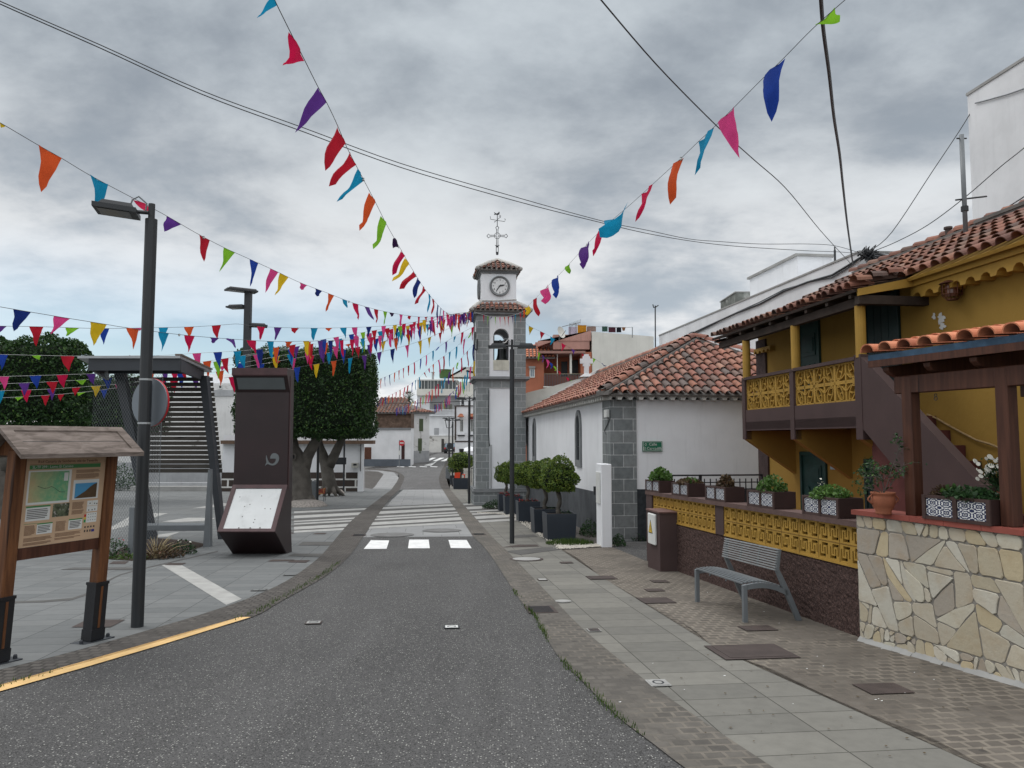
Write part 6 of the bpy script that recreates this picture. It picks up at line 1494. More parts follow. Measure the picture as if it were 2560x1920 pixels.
art('pictograms', gk, M('dark_print', (.05, .045, .04), .6, 0, 3, 0), .0006)
# boarded roof
rz, ez, ru0, ru1, rw = 2.37, 2.125, -.20, BL_+.11, .33
for s_ in (1, -1):
    m = MB(); m.hexa([nq(ru0, 0, rz-.022), nq(ru1, 0, rz-.022), nq(ru1, s_*rw, ez-.022), nq(ru0, s_*rw, ez-.022)], [nq(ru0, 0, rz), nq(ru1, 0, rz), nq(ru1, s_*rw, ez), nq(ru0, s_*rw, ez)]); rb = m.build('roof_boards', WOODG, nb)
    m = MB(); f = lambda t_, u, d: nq(u, s_*rw*t_, rz+(ez-rz)*t_+d)
    for (u0, u1, t0, t1) in ((ru0, ru1, 0.0, .16), (ru0, ru1, .84, 1.0), (ru0, ru0+.10, .165, .835), (ru1-.10, ru1, .165, .835)): m.hexa([f(t0, u0, .001), f(t0, u1, .001), f(t1, u1, .001), f(t1, u0, .001)], [f(t0, u0, .016), f(t0, u1, .016), f(t1, u1, .016), f(t1, u0, .016)])
    m.build('roof_trim', WOODG, rb)
    m = MB(); m.hexa([f(.5, ru0+.1, .001), f(.5, ru1-.1, .001), f(.51, ru1-.1, .001), f(.51, ru0+.1, .001)], [f(.5, ru0+.1, .002), f(.5, ru1-.1, .002), f(.51, ru1-.1, .002), f(.51, ru0+.1, .002)]); m.build('board_gap', BLACKM, rb)
m = MB()
for u in (0, BL_): m.prism([nq(u-.03, -rw+.05, ez-.0), nq(u-.03, rw-.05, ez-.0), nq(u-.03, .02, rz-.03), nq(u-.03, -.02, rz-.03)], W3(ba, 0)*.06)
m.build('gable_boards', WOODO, nb)
# ------------------------------------------------------------------ folded maroon totem
TYB = 14.95; xl, xr = P(587, 1100, TYB).x, P(725, 1100, TYB).x-.02
to = thing('totem', 'tall folded maroon steel totem with a blank white panel and pale fish emblem', 'totem', ((xl+xr)/2, TYB, gz(TYB)))
prof = [(15.0, gz(15)-.02), (14.20, .545), (14.93, 1.36), (14.93, 3.18), (14.72, 3.52), (14.72, 3.64), (15.22, 3.66), (15.24, 1.36), (15.22, .55), (15.32, gz(15)-.02)]
m = MB(); m.prism([(xl, y, z) for y, z in prof], (xr-xl, 0, 0)); m.build('body', CORTEN, to, bevel=.012)
m = MB()    # lighter edge strips
def strip(a, b, w=.05, d=.006):
    a, b = Vector((0, *a)), Vector((0, *b)); n = (b-a).normalized(); n = Vector((0, n.z, -n.y)); n = n if n.y < 0 else -n
    for x0, x1 in ((xl+.004, xl+w), (xr-w, xr-.004)): m.hexa([(x0, a.y, a.z), (x1, a.y, a.z), (x1, b.y, b.z), (x0, b.y, b.z)], [Vector((x0, a.y, a.z))+n*d, Vector((x1, a.y, a.z))+n*d, Vector((x1, b.y, b.z))+n*d, Vector((x0, b.y, b.z))+n*d])
def fpt(t_): return Vector((0, 14.20+.73*t_, .545+.815*t_))
nrm = Vector((0, -.815, .73)).normalized()
def fr(mb, x0, x1, t0, t1, d0, d1):
    a, b = fpt(t0), fpt(t1); mb.hexa([Vector((x0, a.y, a.z))+nrm*d0, Vector((x1, a.y, a.z))+nrm*d0, Vector((x1, b.y, b.z))+nrm*d0, Vector((x0, b.y, b.z))+nrm*d0], [Vector((x0, a.y, a.z))+nrm*d1, Vector((x1, a.y, a.z))+nrm*d1, Vector((x1, b.y, b.z))+nrm*d1, Vector((x0, b.y, b.z))+nrm*d1])
w = .085
fr(m, xl, xr, .0, .06, -.0, .03); fr(m, xl, xr, .92, 1.0, -.0, .03); fr(m, xl, xl+w, .061, .919, 0, .03); fr(m, xr-w, xr, .061, .919, 0, .03); m.build('panel_frame', CORTENE, to)
m = MB(); fr(m, xl+w, xr-w, .061, .919, .002, .014); pw = m.build('white_panel', M('weathered_white_panel', (.55, .57, .57), .35, .06, 2.5, .02, 40, streak=.25, spec=.5), to)
m = MB()
rnd = random.Random(3)
for _ in range(9): x, t_ = rnd.uniform(xl+.2, xr-.2), rnd.uniform(.15, .85); fr(m, x-.008, x+.008, t_-.008, t_+.008, .015, .017)
for x in (.35, .55, .72): fr(m, xl+(xr-xl)*x-.012, xl+(xr-xl)*x+.012, .075, .09, .015, .02)
m.build('rust_specks', IRONC, pw)
m = MB(); ya, za, yb, zb2 = 14.93, 3.18, 14.72, 3.52
n2 = Vector((0, -(zb2-za), -(ya-yb))).normalized()
def hd(x0, x1, t0, t1, d0, d1): 
    a, b = Vector((0, ya, za)).lerp(Vector((0, yb, zb2)), t0), Vector((0, ya, za)).lerp(Vector((0, yb, zb2)), t1)
    m.hexa([Vector((x0, a.y, a.z))+n2*d0, Vector((x1, a.y, a.z))+n2*d0, Vector((x1, b.y, b.z))+n2*d0, Vector((x0, b.y, b.z))+n2*d0], [Vector((x0, a.y, a.z))+n2*d1, Vector((x1, a.y, a.z))+n2*d1, Vector((x1, b.y, b.z))+n2*d1, Vector((x0, b.y, b.z))+n2*d1])
hd(xl+.07, xr-.07, .18, .82, .001, .008); m.build('head_window', M('grey_head_window', (.10, .115, .12), .4, .08, 3, 0, spec=.5), to)
m = MB(); hd(xl, xr, .94, 1.0, 0, .02); m.box(xl-.004, xr+.004, 14.705, 14.719, 3.51, 3.645); m.build('head_lip', CORTENE, to)
m = MB(); m.box(xr+.001, xr+.008, 14.95, 15.0, 1.3, 3.5); m.build('side_edge', CORTENE, to)
# fish emblem (measured outline), pale on the shaft
em = [(735, 965), (1010, 965), (1030, 1000), (1010, 1090), (960, 1170), (880, 1225), (790, 1225), (710, 1190), (650, 1120), (610, 1040), (580, 930), (555, 830), (535, 780), (520, 850), (515, 960), (525, 1060), (545, 1150), (530, 1190), (495, 1250), (470, 1300), (480, 1345), (505, 1300), (560, 1258), (630, 1250), (720, 1290), (820, 1320), (920, 1315), (1020, 1270), (1110, 1190), (1170, 1090), (1200, 980), (1190, 880), (1150, 780), (1080, 720), (1000, 685), (920, 680), (840, 720), (780, 780), (745, 860)]
m = MB(); m.prism([P(640+x*100/2074., 1100+y*100/2074., 14.922) for x, y in em], (0, .006, 0)); m.build('fish_emblem', M('pale_grey_emblem', (.12, .135, .14), .4, .08, 5, 0, spec=.5), to)
# ------------------------------------------------------------------ slatted shelter
YS = 18.0
sh_ = thing('shelter', 'modern grey steel shelter with slatted leaning back, flat roof, mesh side and bench', 'shelter', (-8.2, 17.0, gz(17)))
m = MB(); ya_, yb_ = 950, 1196
def slx(y, l): return (323+(372-323)*(y-940)/(1196-940)) if l else (531+(557-531)*(y-943)/(1194-943))
SLATM = woodmat('grey_brown_slats', (.055, .050, .043), (.085, .078, .068), 'x', .8)
for k in range(20):
    y0 = 944+k*12.9*(1-.0035*k); y = y0+4; A_, B_ = P(slx(y, 1), y, YS), P(slx(y, 0), y, YS); h = 9.4/1900*YS
    m.box(A_.x, B_.x, YS-.02, YS+.02, A_.z-h/2, A_.z+h/2)
m.build('slats', SLATM, sh_)
def leg(x0, y0, x1, y1, w, Y=17.85, mat=METS, name='leg', dy=.10):
    m = MB(); a, b = P(x0, y0, Y), P(x1, y1, Y); b.z = gz(Y); m.hexa([(b.x-w/2, Y-dy, b.z), (b.x+w/2, Y-dy, b.z), (b.x+w/2, Y+dy, b.z), (b.x-w/2, Y+dy, b.z)], [(a.x-w/2*1.3, Y-dy, a.z), (a.x+w/2*1.3, Y-dy, a.z), (a.x+w/2*1.3, Y+dy, a.z), (a.x-w/2*1.3, Y+dy, a.z)]); return m.build(name, mat, sh_)
leg(300, 925, 381, 1345, .17); leg(511, 940, 556, 1345, .13)
zr_ = 3.88; YN, YF = 15.15, 18.4
xn0, xn1 = P(193, 900, YN).x, P(450, 900, YN).x; xf0, xf1 = P(320, 930, YF).x-.55, P(529, 934, YF).x
m = MB(); m.hexa([(xn0, YN, zr_), (xn1, YN, zr_), (xf1, YF, zr_), (xf0, YF, zr_)], [(xn0, YN, zr_+.05), (xn1, YN, zr_+.05), (xf1, YF, zr_+.05), (xf0, YF, zr_+.05)]); m.build('roof_sheet', METL, sh_)
m = MB(); k = 26
for i in range(k): a = Vector((xn1, YN, zr_+.06)).lerp(Vector((xf1, YF, zr_+.06)), (i+.3)/k); m.box(a.x-.10, a.x+.03, a.y-.03, a.y+.03, a.z-.005, a.z+.03)
m.build('corrugated_edge', M('brown_sheet_edge', (.14, .11, .09), .7, .2, 5, .1), sh_)
m = MB(); m.hexa([(xn0+.2, YN+.05, zr_-.24), (xn1-.02, YN+.05, zr_-.24), (xn1-.02, YN+.10, zr_-.24), (xn0+.2, YN+.10, zr_-.24)], [(xn0+.2, YN+.05, zr_-.002), (xn1-.02, YN+.05, zr_-.002), (xn1-.02, YN+.10, zr_-.002), (xn0+.2, YN+.10, zr_-.002)])
for xa, xb in ((xn1-.08, xf1-.12), (xn0+.25, xf0+.2)): m.hexa([(xa, YN+.11, zr_-.26), (xa+.06, YN+.11, zr_-.26), (xb+.06, YF-.3, zr_-.22), (xb, YF-.3, zr_-.22)], [(xa, YN+.11, zr_-.003), (xa+.06, YN+.11, zr_-.003), (xb+.06, YF-.3, zr_-.003), (xb, YF-.3, zr_-.003)])
for t_ in (.35, .68): y = YN+(YF-YN)*t_; m.box(xn0+(xf0-xn0)*t_+.25, xn1+(xf1-xn1)*t_-.1, y, y+.06, zr_-.12, zr_-.004)
m.build('roof_beams', METS, sh_)
m = MB(); m.box(P(366, 1310, 16.5).x-.15, P(524, 1310, 16.5).x, 16.25, 16.62, .33, .45); m.build('bench_slab', METG, sh_, bevel=.01)
m = MB(); q = P(527, 1300, 16.45); m.hexa([(q.x-.05, 16.2, gz(16.4)), (q.x+.10, 16.2, gz(16.4)), (q.x+.10, 16.32, gz(16.4)), (q.x-.05, 16.32, gz(16.4))], [(q.x+.01, 16.2, 1.62), (q.x+.06, 16.2, 1.62), (q.x+.06, 16.32, 1.62), (q.x+.01, 16.32, 1.62)]); m.build('blade_post', METG, sh_)
m = MB(); q = P(332, 1300, 14.6); m.box(q.x-.05, q.x+.04, 14.55, 14.63, gz(14.6), P(332, 1268, 14.6).z); m.build('blade_post', METG, sh_)
m = MB(); w0, w1 = P(225, 1100, 15.3), P(416, 1100, 15.6); zlo, zhi = gz(15.4), 3.60; nx_ = 26; st = (w1.x-w0.x)/nx_; 
def wire(a, b, r=.0026): m.tube([a, b], r, 3, False)
for s_ in (-1, 1):
    for k in range(-48, nx_+48):
        x = k*st; pts = []
        # diagonal of slope 1.7
        x0_, x1_ = x, x+s_*(zhi-zlo)/1.7
        za, zb3 = zlo, zhi
        if s_ > 0:
            if x1_ < 0 or x0_ > nx_*st: continue
            if x0_ < 0: za = zlo+(-x0_)*1.7; x0_ = 0
            if x1_ > nx_*st: zb3 = zhi-(x1_-nx_*st)*1.7; x1_ = nx_*st
        else:
            if x0_ < 0 or x1_ > nx_*st: continue
            if x1_ < 0: zb3 = zhi-(-x1_)*1.7; x1_ = 0
            if x0_ > nx_*st: za = zlo+(x0_-nx_*st)*1.7; x0_ = nx_*st
        if zb3 > za: wire((w0.x+x0_, 15.35, za), (w0.x+x1_, 15.35, zb3))
m.tube([(w1.x, 15.35, zlo), (w1.x, 15.35, zhi)], .006, 5); m.build('wire_mesh', METG, sh_)
# flower bed strip in front of the shelter
bed = gp([(262, 1398), (300, 1372), (380, 1345), (470, 1352), (520, 1362), (420, 1395), (340, 1404)]); poly('flower_bed_soil', bed, .022, SOIL)
for i, (x, y, rx, h, mt, lab) in enumerate(((285, 1392, .30, .34, LEAFD, 'dark leafy plant in the bed beside the notice board post'), (330, 1398, .42, .10, GRASS, 'low mossy green patch at the foot of the lamp post'), (395, 1398, .24, .26, LEAFR, 'dry brown tussock in the shelter flower bed'), (427, 1394, .26, .24, LEAFR, 'dark reddish low plant in the middle of the shelter bed'), (456, 1386, .28, .30, LEAFD, 'dark green plant with white blossoms at the end of the shelter bed'))):
    c = G(x, y); o = shrub('bed_plant', lab, c, rx, .18, h, 260, mt, .055, 40+i, 'plant', grp='plants in the bed before the shelter')
    if i == 4: leafcloud('white_blossoms', [Vector(c)+Vector((rnd.uniform(-.2, .2), -.1, .22+rnd.uniform(0, .08))) for _ in range(7)], .05, PETALW, o, 3)
    if i == 0: leafcloud('red_blossoms', [Vector(c)+Vector((rnd.uniform(0, .25), -.1, .28+rnd.uniform(0, .1))) for _ in range(7)], .04, PETALR, o, 3)
c = G(390, 1398); m = MB(); rnd = random.Random(5)
tg = thing('dry_grass', 'straw coloured dry grass tuft in the shelter bed', 'grass tuft', tuple(c))
for _ in range(26): q = Vector((rnd.gauss(0, .22), rnd.gauss(0, .1), rnd.uniform(.25, .45))); m.tube([c, c+q*.6+Vector((0, 0, .06)), c+q], [.008, .006, .002], 3, False)
m.build('blades', M('straw', (.32, .26, .15), .8, .2, 9, 0), tg)
# ------------------------------------------------------------------ boxy ficus trees
def slab_tree(name, label, base, box, trunks, n, seed, group='square-clipped street trees', leaf=.105, corner=.38):
    x0, x1, y0, y1, z0, z1 = box; rnd = random.Random(seed); o = thing('street_tree', label, 'tree', tuple(base), group)
    cx, cy, cz = (x0+x1)/2, (y0+y1)/2, (z0+z1)/2; hx, hy, hz = (x1-x0)/2, (y1-y0)/2, (z1-z0)/2; pts = []
    ph = [rnd.uniform(0, 6) for _ in range(8)]
    areas = [hy*hz]*2+[hx*hz]*2+[hx*hy]*2
    for _ in range(n):
        f = rnd.choices(range(6), areas)[0]; u, v_ = rnd.uniform(-1, 1), rnd.uniform(-1, 1)
        p = [0, 0, 0]; ax_ = f//2; p[ax_] = 1 if f % 2 else -1; o2 = [i for i in range(3) if i != ax_]; p[o2[0]] = u; p[o2[1]] = v_
        q = Vector((p[0]*hx, p[1]*hy, p[2]*hz))
        # round the corners
        c_ = corner; inner = Vector((max(-(hx-c_), min(hx-c_, q.x)), max(-(hy-c_), min(hy-c_, q.y)), max(-(hz-c_), min(hz-c_, q.z)))); d = q-inner
        if d.length > c_: q = inner+d.normalized()*c_
        nrm_ = d.normalized() if d.length > 1e-6 else Vector((0, 0, 1))
        b = .07*sin(q.x*3.1+ph[0])*sin(q.z*3.7+ph[1])+.06*sin(q.x*7.3+ph[2]+q.y*4)*sin(q.z*6.1+ph[3])+.05*sin(q.y*5+ph[4])
        q = q+nrm_*(b-abs(rnd.gauss(0, .09)))+Vector((rnd.gauss(0, .02), rnd.gauss(0, .02), rnd.gauss(0, .02)))
        if rnd.random() < .025: q += nrm_*rnd.uniform(0, .14)
        pts.append(Vector((cx, cy, cz))+q)
    cr = leafcloud('crown', pts, leaf, LEAF, o, seed, asp=.6)
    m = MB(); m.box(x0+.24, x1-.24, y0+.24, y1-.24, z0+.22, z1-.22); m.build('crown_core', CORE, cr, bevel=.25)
    m = MB()
    for path, rs in trunks: m.tube([Vector(p) for p in path], rs, 12)
    m.build('trunk', BARK, o, smooth=True); return o
Y1 = 31.0
def pt(x, y, Y=Y1): return P(x, y, Y)
bx_ = (pt(576, 900, 29.3).x, pt(948, 900, 32.2).x, 29.3, 32.2, pt(700, 1092, 29.3).z, pt(700, 866, 29.3).z)
g1 = gz(Y1)
T1 = [([pt(754, 1262), pt(755, 1245), pt(754, 1200), pt(752, 1160), pt(735, 1120), pt(728, 1080), pt(724, 1040)], [.52, .44, .38, .36, .22, .18, .15]),
      ([pt(757, 1175), pt(768, 1142), pt(785, 1110), pt(802, 1088), pt(820, 1060)], [.30, .24, .21, .17, .14])]
for a in range(9):      # buttress roots
    q = a*pi*2/9+.2; T1.append(([pt(754, 1232)+Vector((cos(q)*.2, sin(q)*.2, 0)), Vector((pt(754, 1262).x+cos(q)*.52, Y1+sin(q)*.45, g1+.12)), Vector((pt(754, 1262).x+cos(q)*.82, Y1+sin(q)*.7, g1-.02))], [.16, .10, .04]))
st1 = slab_tree('street_tree', 'big square-clipped tree with thick forked grey trunk behind the maroon totem', (pt(754, 1262).x, Y1, g1), bx_, T1, 30000, 71)
m = MB(); c = pt(735, 1142, Y1-.40); m.tube([c+Vector((.07*cos(k*.6283), -.02, .12*sin(k*.6283))) for k in range(11)], .035, 6); rt = m.build('knot_rim', BARK, st1, smooth=True); m = MB(); m.disc(c+Vector((0, .03, 0)), (0, -1, 0), .075, .01, 12); m.build('knot_hollow', BLACKM, rt)
Y2 = 38.0
bx2 = (pt(760, 900, 36.5).x, pt(949, 900, 39).x, 36.3, 39.0, pt(800, 1094, 36.5).z, pt(800, 900, 36.5).z)
T2 = [([pt(826, 1232, Y2), pt(822, 1200, Y2), pt(815, 1160, Y2), pt(800, 1120, Y2), pt(790, 1085, Y2)], [.42, .34, .30, .22, .18]), ([pt(822, 1165, Y2), pt(835, 1140, Y2), pt(850, 1108, Y2), pt(860, 1085, Y2)], [.28, .24, .20, .17])]
for a in range(7): q = a*pi*2/7; T2.append(([pt(824, 1215, Y2)+Vector((cos(q)*.2, sin(q)*.2, 0)), Vector((pt(824, 1232, Y2).x+cos(q)*.75, Y2+sin(q)*.6, gz(Y2)-.02))], [.15, .05]))
slab_tree('street_tree', 'second square-clipped tree, farther back, with a V-forked trunk by the brick plinth', (pt(826, 1230, Y2).x, Y2, gz(Y2)), bx2, T2, 9000, 72)
Y3 = 24.0
bx3 = (pt(-260, 900, Y3).x, pt(238, 900, 24.6).x, 23.3, 24.7, pt(100, 1068, 22.8).z, pt(100, 835, 22.8).z)
T3 = [([pt(2, 1330, Y3), pt(2, 1280, Y3), pt(-4, 1200, Y3), pt(-10, 1120, Y3), pt(-30, 1050, Y3)], [.5, .40, .36, .3, .2]), ([pt(0, 1190, Y3), pt(25, 1120, Y3), pt(50, 1060, Y3)], [.26, .2, .15])]
slab_tree('street_tree', 'large square-clipped tree at the left edge behind the notice board', (pt(2, 1330, Y3).x, Y3, gz(Y3)), bx3, T3, 26000, 73)
Y4 = 33.0
bx4 = (pt(150, 950, 31.5).x, pt(335, 950, 31.5).x, 31.5, 35.5, pt(250, 1085, 31.5).z, pt(250, 935, 31.5).z)
slab_tree('street_tree', 'darker square-clipped tree seen through the shelter mesh', (pt(250, 1250, Y4).x, Y4, gz(Y4)), bx4, [([pt(250, 1250, Y4), pt(250, 1080, Y4)], [.3, .22])], 8000, 74)
# pebble-concrete mounds round the trunks
for (x, y, rx, ry, lab) in ((764, 1266, 54, 12, 'pale oval concrete mound round the big tree trunk'), (828, 1234, 34, 8, 'pale oval concrete mound round the farther tree trunk')):
    c = G(x, y); w = rx/1900*c.y; m = MB(); m.lathe([(1, 0), (.96, .07), (.75, .20), (.45, .24), (.4, .23)], (0, 0, 0), 28); m.v = [(c.x+v_[0]*w, c.y+v_[1]*w*.9, c.z-.02+v_[2]*1.1) for v_ in m.v]; o = m.build('tree_mound', M('pale_pebble_concrete', (.30, .275, .25), .9, .35, 14, .6, 25), None, smooth=True); tag(o, lab, 'tree surround', 'tree surrounds on the plaza')
# ------------------------------------------------------------------ houses behind
def zat(x, y, Y): return P(x, y, Y).z
class Bld:
    """box building whose street front lies through pixel x0 at distance Y0, running along ax (2D)"""
    def __init__(s, name, label, cat, x0, Y0, ax, grp=None):
        p = P(x0, 1100, Y0); s.o = Vector((p.x, Y0)); s.ax = Vector(ax).normalized(); s.ay = Vector((-s.ax.y, s.ax.x))
        s.r = thing(name, label, cat, (p.x, Y0, gz(Y0)), grp)
    def u(s, x, off=0.): p = PV(x, 1000, s.o+s.ay*off, s.ax); return (p.to_2d()-s.o).dot(s.ax)
    def z(s, x, y, off=0.): return PV(x, y, s.o+s.ay*off, s.ax).z
    def box(s, mb, u0, u1, v0, v1, z0, z1): mb.obox(s.o, s.ax, u0, u1, v0, v1, z0, z1)
    def part(s, name, mat, boxes, parent=None, bevel=0):
        m = MB()
        for b in boxes: s.box(m, *b)
        return m.build(name, mat, parent or s.r, bevel=bevel)
    def win(s, x0, y0, x1, y1, name='window', mat=GLASS, frame=PLASTW, w=.06, bars=1, out=.05, sill=False):
        u0, u1 = s.u(x0), s.u(x1); z1, z0 = s.z(x0, y0), s.z(x0, y1)
        fr = s.part(name, frame, [(u0, u0+w, -out, -.002, z0, z1), (u1-w, u1, -out, -.002, z0, z1), (u0+w, u1-w, -out, -.002, z1-w, z1), (u0+w, u1-w, -out, -.002, z0, z0+w)]+[(u0+(u1-u0)*k/(bars+1)-.02, u0+(u1-u0)*k/(bars+1)+.02, -out*.8, -.012, z0+w, z1-w) for k in range(1, bars+1)])
        s.part('pane', mat, [(u0+w, u1-w, -.010, -.003, z0+w, z1-w)], fr)
        if sill: s.part('sill', BASALT, [(u0-.1, u1+.1, -.12, -.002, z0-.09, z0-.001)], fr)
        return fr
    def door(s, x0, y0, x1, y1, mat, name='door'):
        u0, u1 = s.u(x0), s.u(x1); z1, z0 = s.z(x0, y0), s.z(x0, y1)
        fr = s.part(name, mat, [(u0, u1, -.035, -.002, z0, z1)]); s.part('door_boards', mat, [(u0+.1+(u1-u0-.2)*k/3+.015, u0+.1+(u1-u0-.2)*(k+1)/3-.015, -.055, -.036, z0+.15, z1-.15) for k in range(3)], fr); return fr
X2 = Vector((1, 0))
# white walled yard with dark block plinth behind the trees
BLOCKP = brickmat('painted_block_plinth', SUMV, ZV, 1.05, .44, .045, (.040, .030, .026), (.062, .048, .042), (.60, .60, .58), mottle=.2, bump=.1, bd=.004)
b = Bld('block_plinth_house', 'white house with brown block plinth with white joints and brown cornice behind the trees', 'house', 908, 43.0, X2)
uL, uR = b.u(560), 0.
zb, zt = gz(43)-.1, b.z(800, 1110)
b.part('wall', WHITE, [(uL, uR, .0, .3, zb, zt)]); b.part('block_plinth', BLOCKP, [(uL, uR-.28, -.04, -.0, zb, b.z(800, 1181))]); b.part('corner_pilaster', WHITE, [(uR-.27, uR+.03, -.07, -.0, zb, b.z(800, 1178)), (uR-.12, uR+.03, -.05, -.0, b.z(800, 1177), zt)])
b.part('brown_cornice', M('brown_cornice', (.13, .085, .06), .8, .15, 3, .1), [(uL, b.u(936), -.35, .5, zt+.002, b.z(800, 1101))]); b.part('parapet', WHITE, [(uL, uR, .1, .4, b.z(800, 1101), b.z(800, 1088))])
b.part('rusty_pipe', IRONC, [(b.u(903.5), b.u(905), -.07, -.01, b.z(800, 1178), zt-.01)])
ac = b.part('meter_box', M('cream_box', (.42, .42, .38), .6, .05, 3, 0), [(b.u(883), b.u(898.5), -.22, -.001, b.z(890, 1169), b.z(890, 1157))]); b.part('meter_display', BLACKM, [(b.u(887.5), b.u(896), -.235, -.221, b.z(890, 1163.5), b.z(890, 1159))], ac)
# plain white building with grey damp stains seen behind the slats
b = Bld('stained_white_building', 'white building with grey damp patches and grey plinth behind the shelter slats', 'building', 583, 47.0, X2)
uL = b.u(300); zt = b.z(500, 958); b.part('wall', WSTAIN, [(uL, 0, 0, 6, gz(47)-.2, zt)]); b.part('grey_plinth', GRAYW, [(uL, 0, -.05, -.0, gz(47)-.2, b.z(560, 1156))]); b.part('roof_band', GRAYW, [(b.u(533), 0, -.08, -.001, b.z(560, 990), b.z(560, 975))])
b.part('upper_storey', WHITE, [(b.u(440), b.u(575), 3, 6, zt, b.z(500, 925))]); b.win(545, 962, 556, 973, bars=0)
b.win(276, 1140, 297, 1156, bars=0) if False else None
b.part('low_wall', GRAYW, [(b.u(412), 0, -3.2, -2.8, gz(44)-.1, b.z(560, 1206, -3))]); b.part('step', CONC, [(b.u(412), 0, -3.9, -3.21, gz(44)-.1, b.z(560, 1214, -3))])
b = Bld('low_white_house', 'low white house with a small grey window left of the shelter mesh', 'house', 330, 52.0, X2)
b.part('wall', WHITE, [(b.u(-40), 0, 0, 5, gz(52)-.3, b.z(300, 1105))]); b.win(282, 1139, 316, 1154, mat=GRAYW, bars=0); b.part('coping', BASALT, [(b.u(-40), 0, -.1, 5.1, b.z(300, 1105)+.001, b.z(300, 1101))])
c = P(300, 1215, 44.0); shrub('plaza_hedge', 'grey green hedge across the plaza behind the shelter mesh', (c.x, 44, gz(44)), 1.5, .6, 1.6, 1500, LEAFD, .12, 66, 'hedge')
shrub('plaza_hedge', 'dark hedge at the left edge far across the plaza', (P(180, 1200, 45).x, 45, gz(45)), 1.8, .8, 1.5, 1200, LEAFD, .12, 67, 'hedge')
# street furniture on the plaza by the trees
c = G(793, 1256); lp = thing('plaza_pole', 'dark pole by the big tree with a litter bin beside it', 'pole', tuple(c)); m = MB(); m.tube([c, (c.x, c.y, P(793, 1100, c.y).z)], .055, 10); m.build('pole', METD, lp)
c2 = G(787, 1251); bn_ = thing('litter_bin', 'grey slatted litter bin standing by the big tree trunk', 'litter bin', tuple(c2)); w = .13
a_, b_ = P(780, 1250, c2.y), P(795, 1202, c2.y); m = MB(); m.box(a_.x, b_.x, c2.y-.14, c2.y+.14, c2.z+.05, b_.z); m.build('bin_body', METG, bn_, bevel=.012); m = MB()
for k in range(11): z = c2.z+.12+k*.058; m.box(b_.x-.06, b_.x+.012, c2.y-.155, c2.y-.141, z, z+.028)
m.build('slats', METD, bn_); m = MB(); m.box(a_.x+.08, a_.x+.12, c2.y-.02, c2.y+.02, c2.z, c2.z+.05); m.box(b_.x-.12, b_.x-.08, c2.y-.02, c2.y+.02, c2.z, c2.z+.05); m.build('feet', METD, bn_)
c = G(804, 1254); af = thing('a_board', 'small folding A-board with red and orange poster near the litter bin', 'sign', tuple(c))
m = MB(); h = .62
for s_ in (-1, 1):
    for x in (-.16, .16): m.tube([(c.x+x-.05, c.y+s_*.18, c.z), (c.x+x+.0, c.y, c.z+h)], .012, 6)
m.build('frame', METD, af); m = MB(); m.hexa([(c.x-.18, c.y-.10, c.z+.30), (c.x+.16, c.y-.10, c.z+.34), (c.x+.16, c.y-.09, c.z+.34), (c.x-.18, c.y-.09, c.z+.30)], [(c.x-.17, c.y-.03, c.z+.52), (c.x+.18, c.y-.03, c.z+.60), (c.x+.18, c.y-.02, c.z+.60), (c.x-.17, c.y-.02, c.z+.52)]); m.build('poster', M('faded_red_poster', (.25, .05, .03), .6, .6, 9, 0, stain=(.4, .25, .08), sst=.45, ssc=6.), af)
c = G(859, 1231); sp_p = thing('sign_pole', 'black pole with a square black signal box in front of the block plinth', 'pole', tuple(c)); m = MB(); m.tube([c, (c.x, c.y, P(861, 1095, c.y).z)], .05, 10); m.build('pole', BLACKM, sp_p)
a_, b_ = P(840, 1161, c.y), P(866, 1143.5, c.y); m = MB(); m.box(a_.x, b_.x, c.y-.12, c.y+.02, a_.z, b_.z); bb = m.build('signal_box', BLACKM, sp_p, bevel=.01); m = MB(); m.box(a_.x+.10, b_.x-.12, c.y-.13, c.y-.121, a_.z+.08, b_.z-.08); m.build('screen', METD, bb)
# ------------------------------------------------------------------ far street, left side
b = Bld('corner_house', 'white corner house with slate plinth, brown door and raised bare-stone upper storey', 'house', 990.4, 80.0, X2)
gA = gz(80)-.3; zt = b.z(980, 1072)
b.part('wall', WHITE2, [(b.u(880), b.u(1028), 0, 2.5, gA, zt)]); b.part('plinth', PLINTHP, [(b.u(880), b.u(1028), -.06, -.001, gA, b.z(980, 1148))])
b.part('string_course', BASALT, [(b.u(940), b.u(1028), -.12, -.001, zt-.10, zt+.10)])
b.door(913, 1118, 930, 1165, M('brown_varnished_door', (.095, .035, .02), .5, .2, 3, .1), 'front_door'); b.door(1005, 1110, 1013, 1156, M('maroon_door', (.06, .025, .025), .6, .1, 3, 0), 'side_door')
b.part('stone_storey', M('bare_brown_stone_wall', (.13, .088, .065), .95, .45, 2.2, .9, 8, stain=(.24, .18, .13), sst=.4, ssc=1.6), [(b.u(940), b.u(1028), .02, 2.5, zt+.10, b.z(980, 1033))])
zz = b.z(980, 1033); tile_roof(b.r, 'roof', (W3(b.o+b.ax*b.u(930)-b.ay*.4, zz), W3(b.o+b.ax*b.u(1034)-b.ay*.4, zz), W3(b.o+b.ax*b.u(1000)+b.ay*5, zz+1.9), W3(b.o+b.ax*b.u(930)+b.ay*5, zz+1.9)), .34, .14, .6, TOLD, 90, n=4)
c = G(998.5, 1165); ne = thing('no_entry_sign', 'round red no-entry sign on a grey post before the corner house', 'traffic sign', (c.x, 79.0, gz(79)))
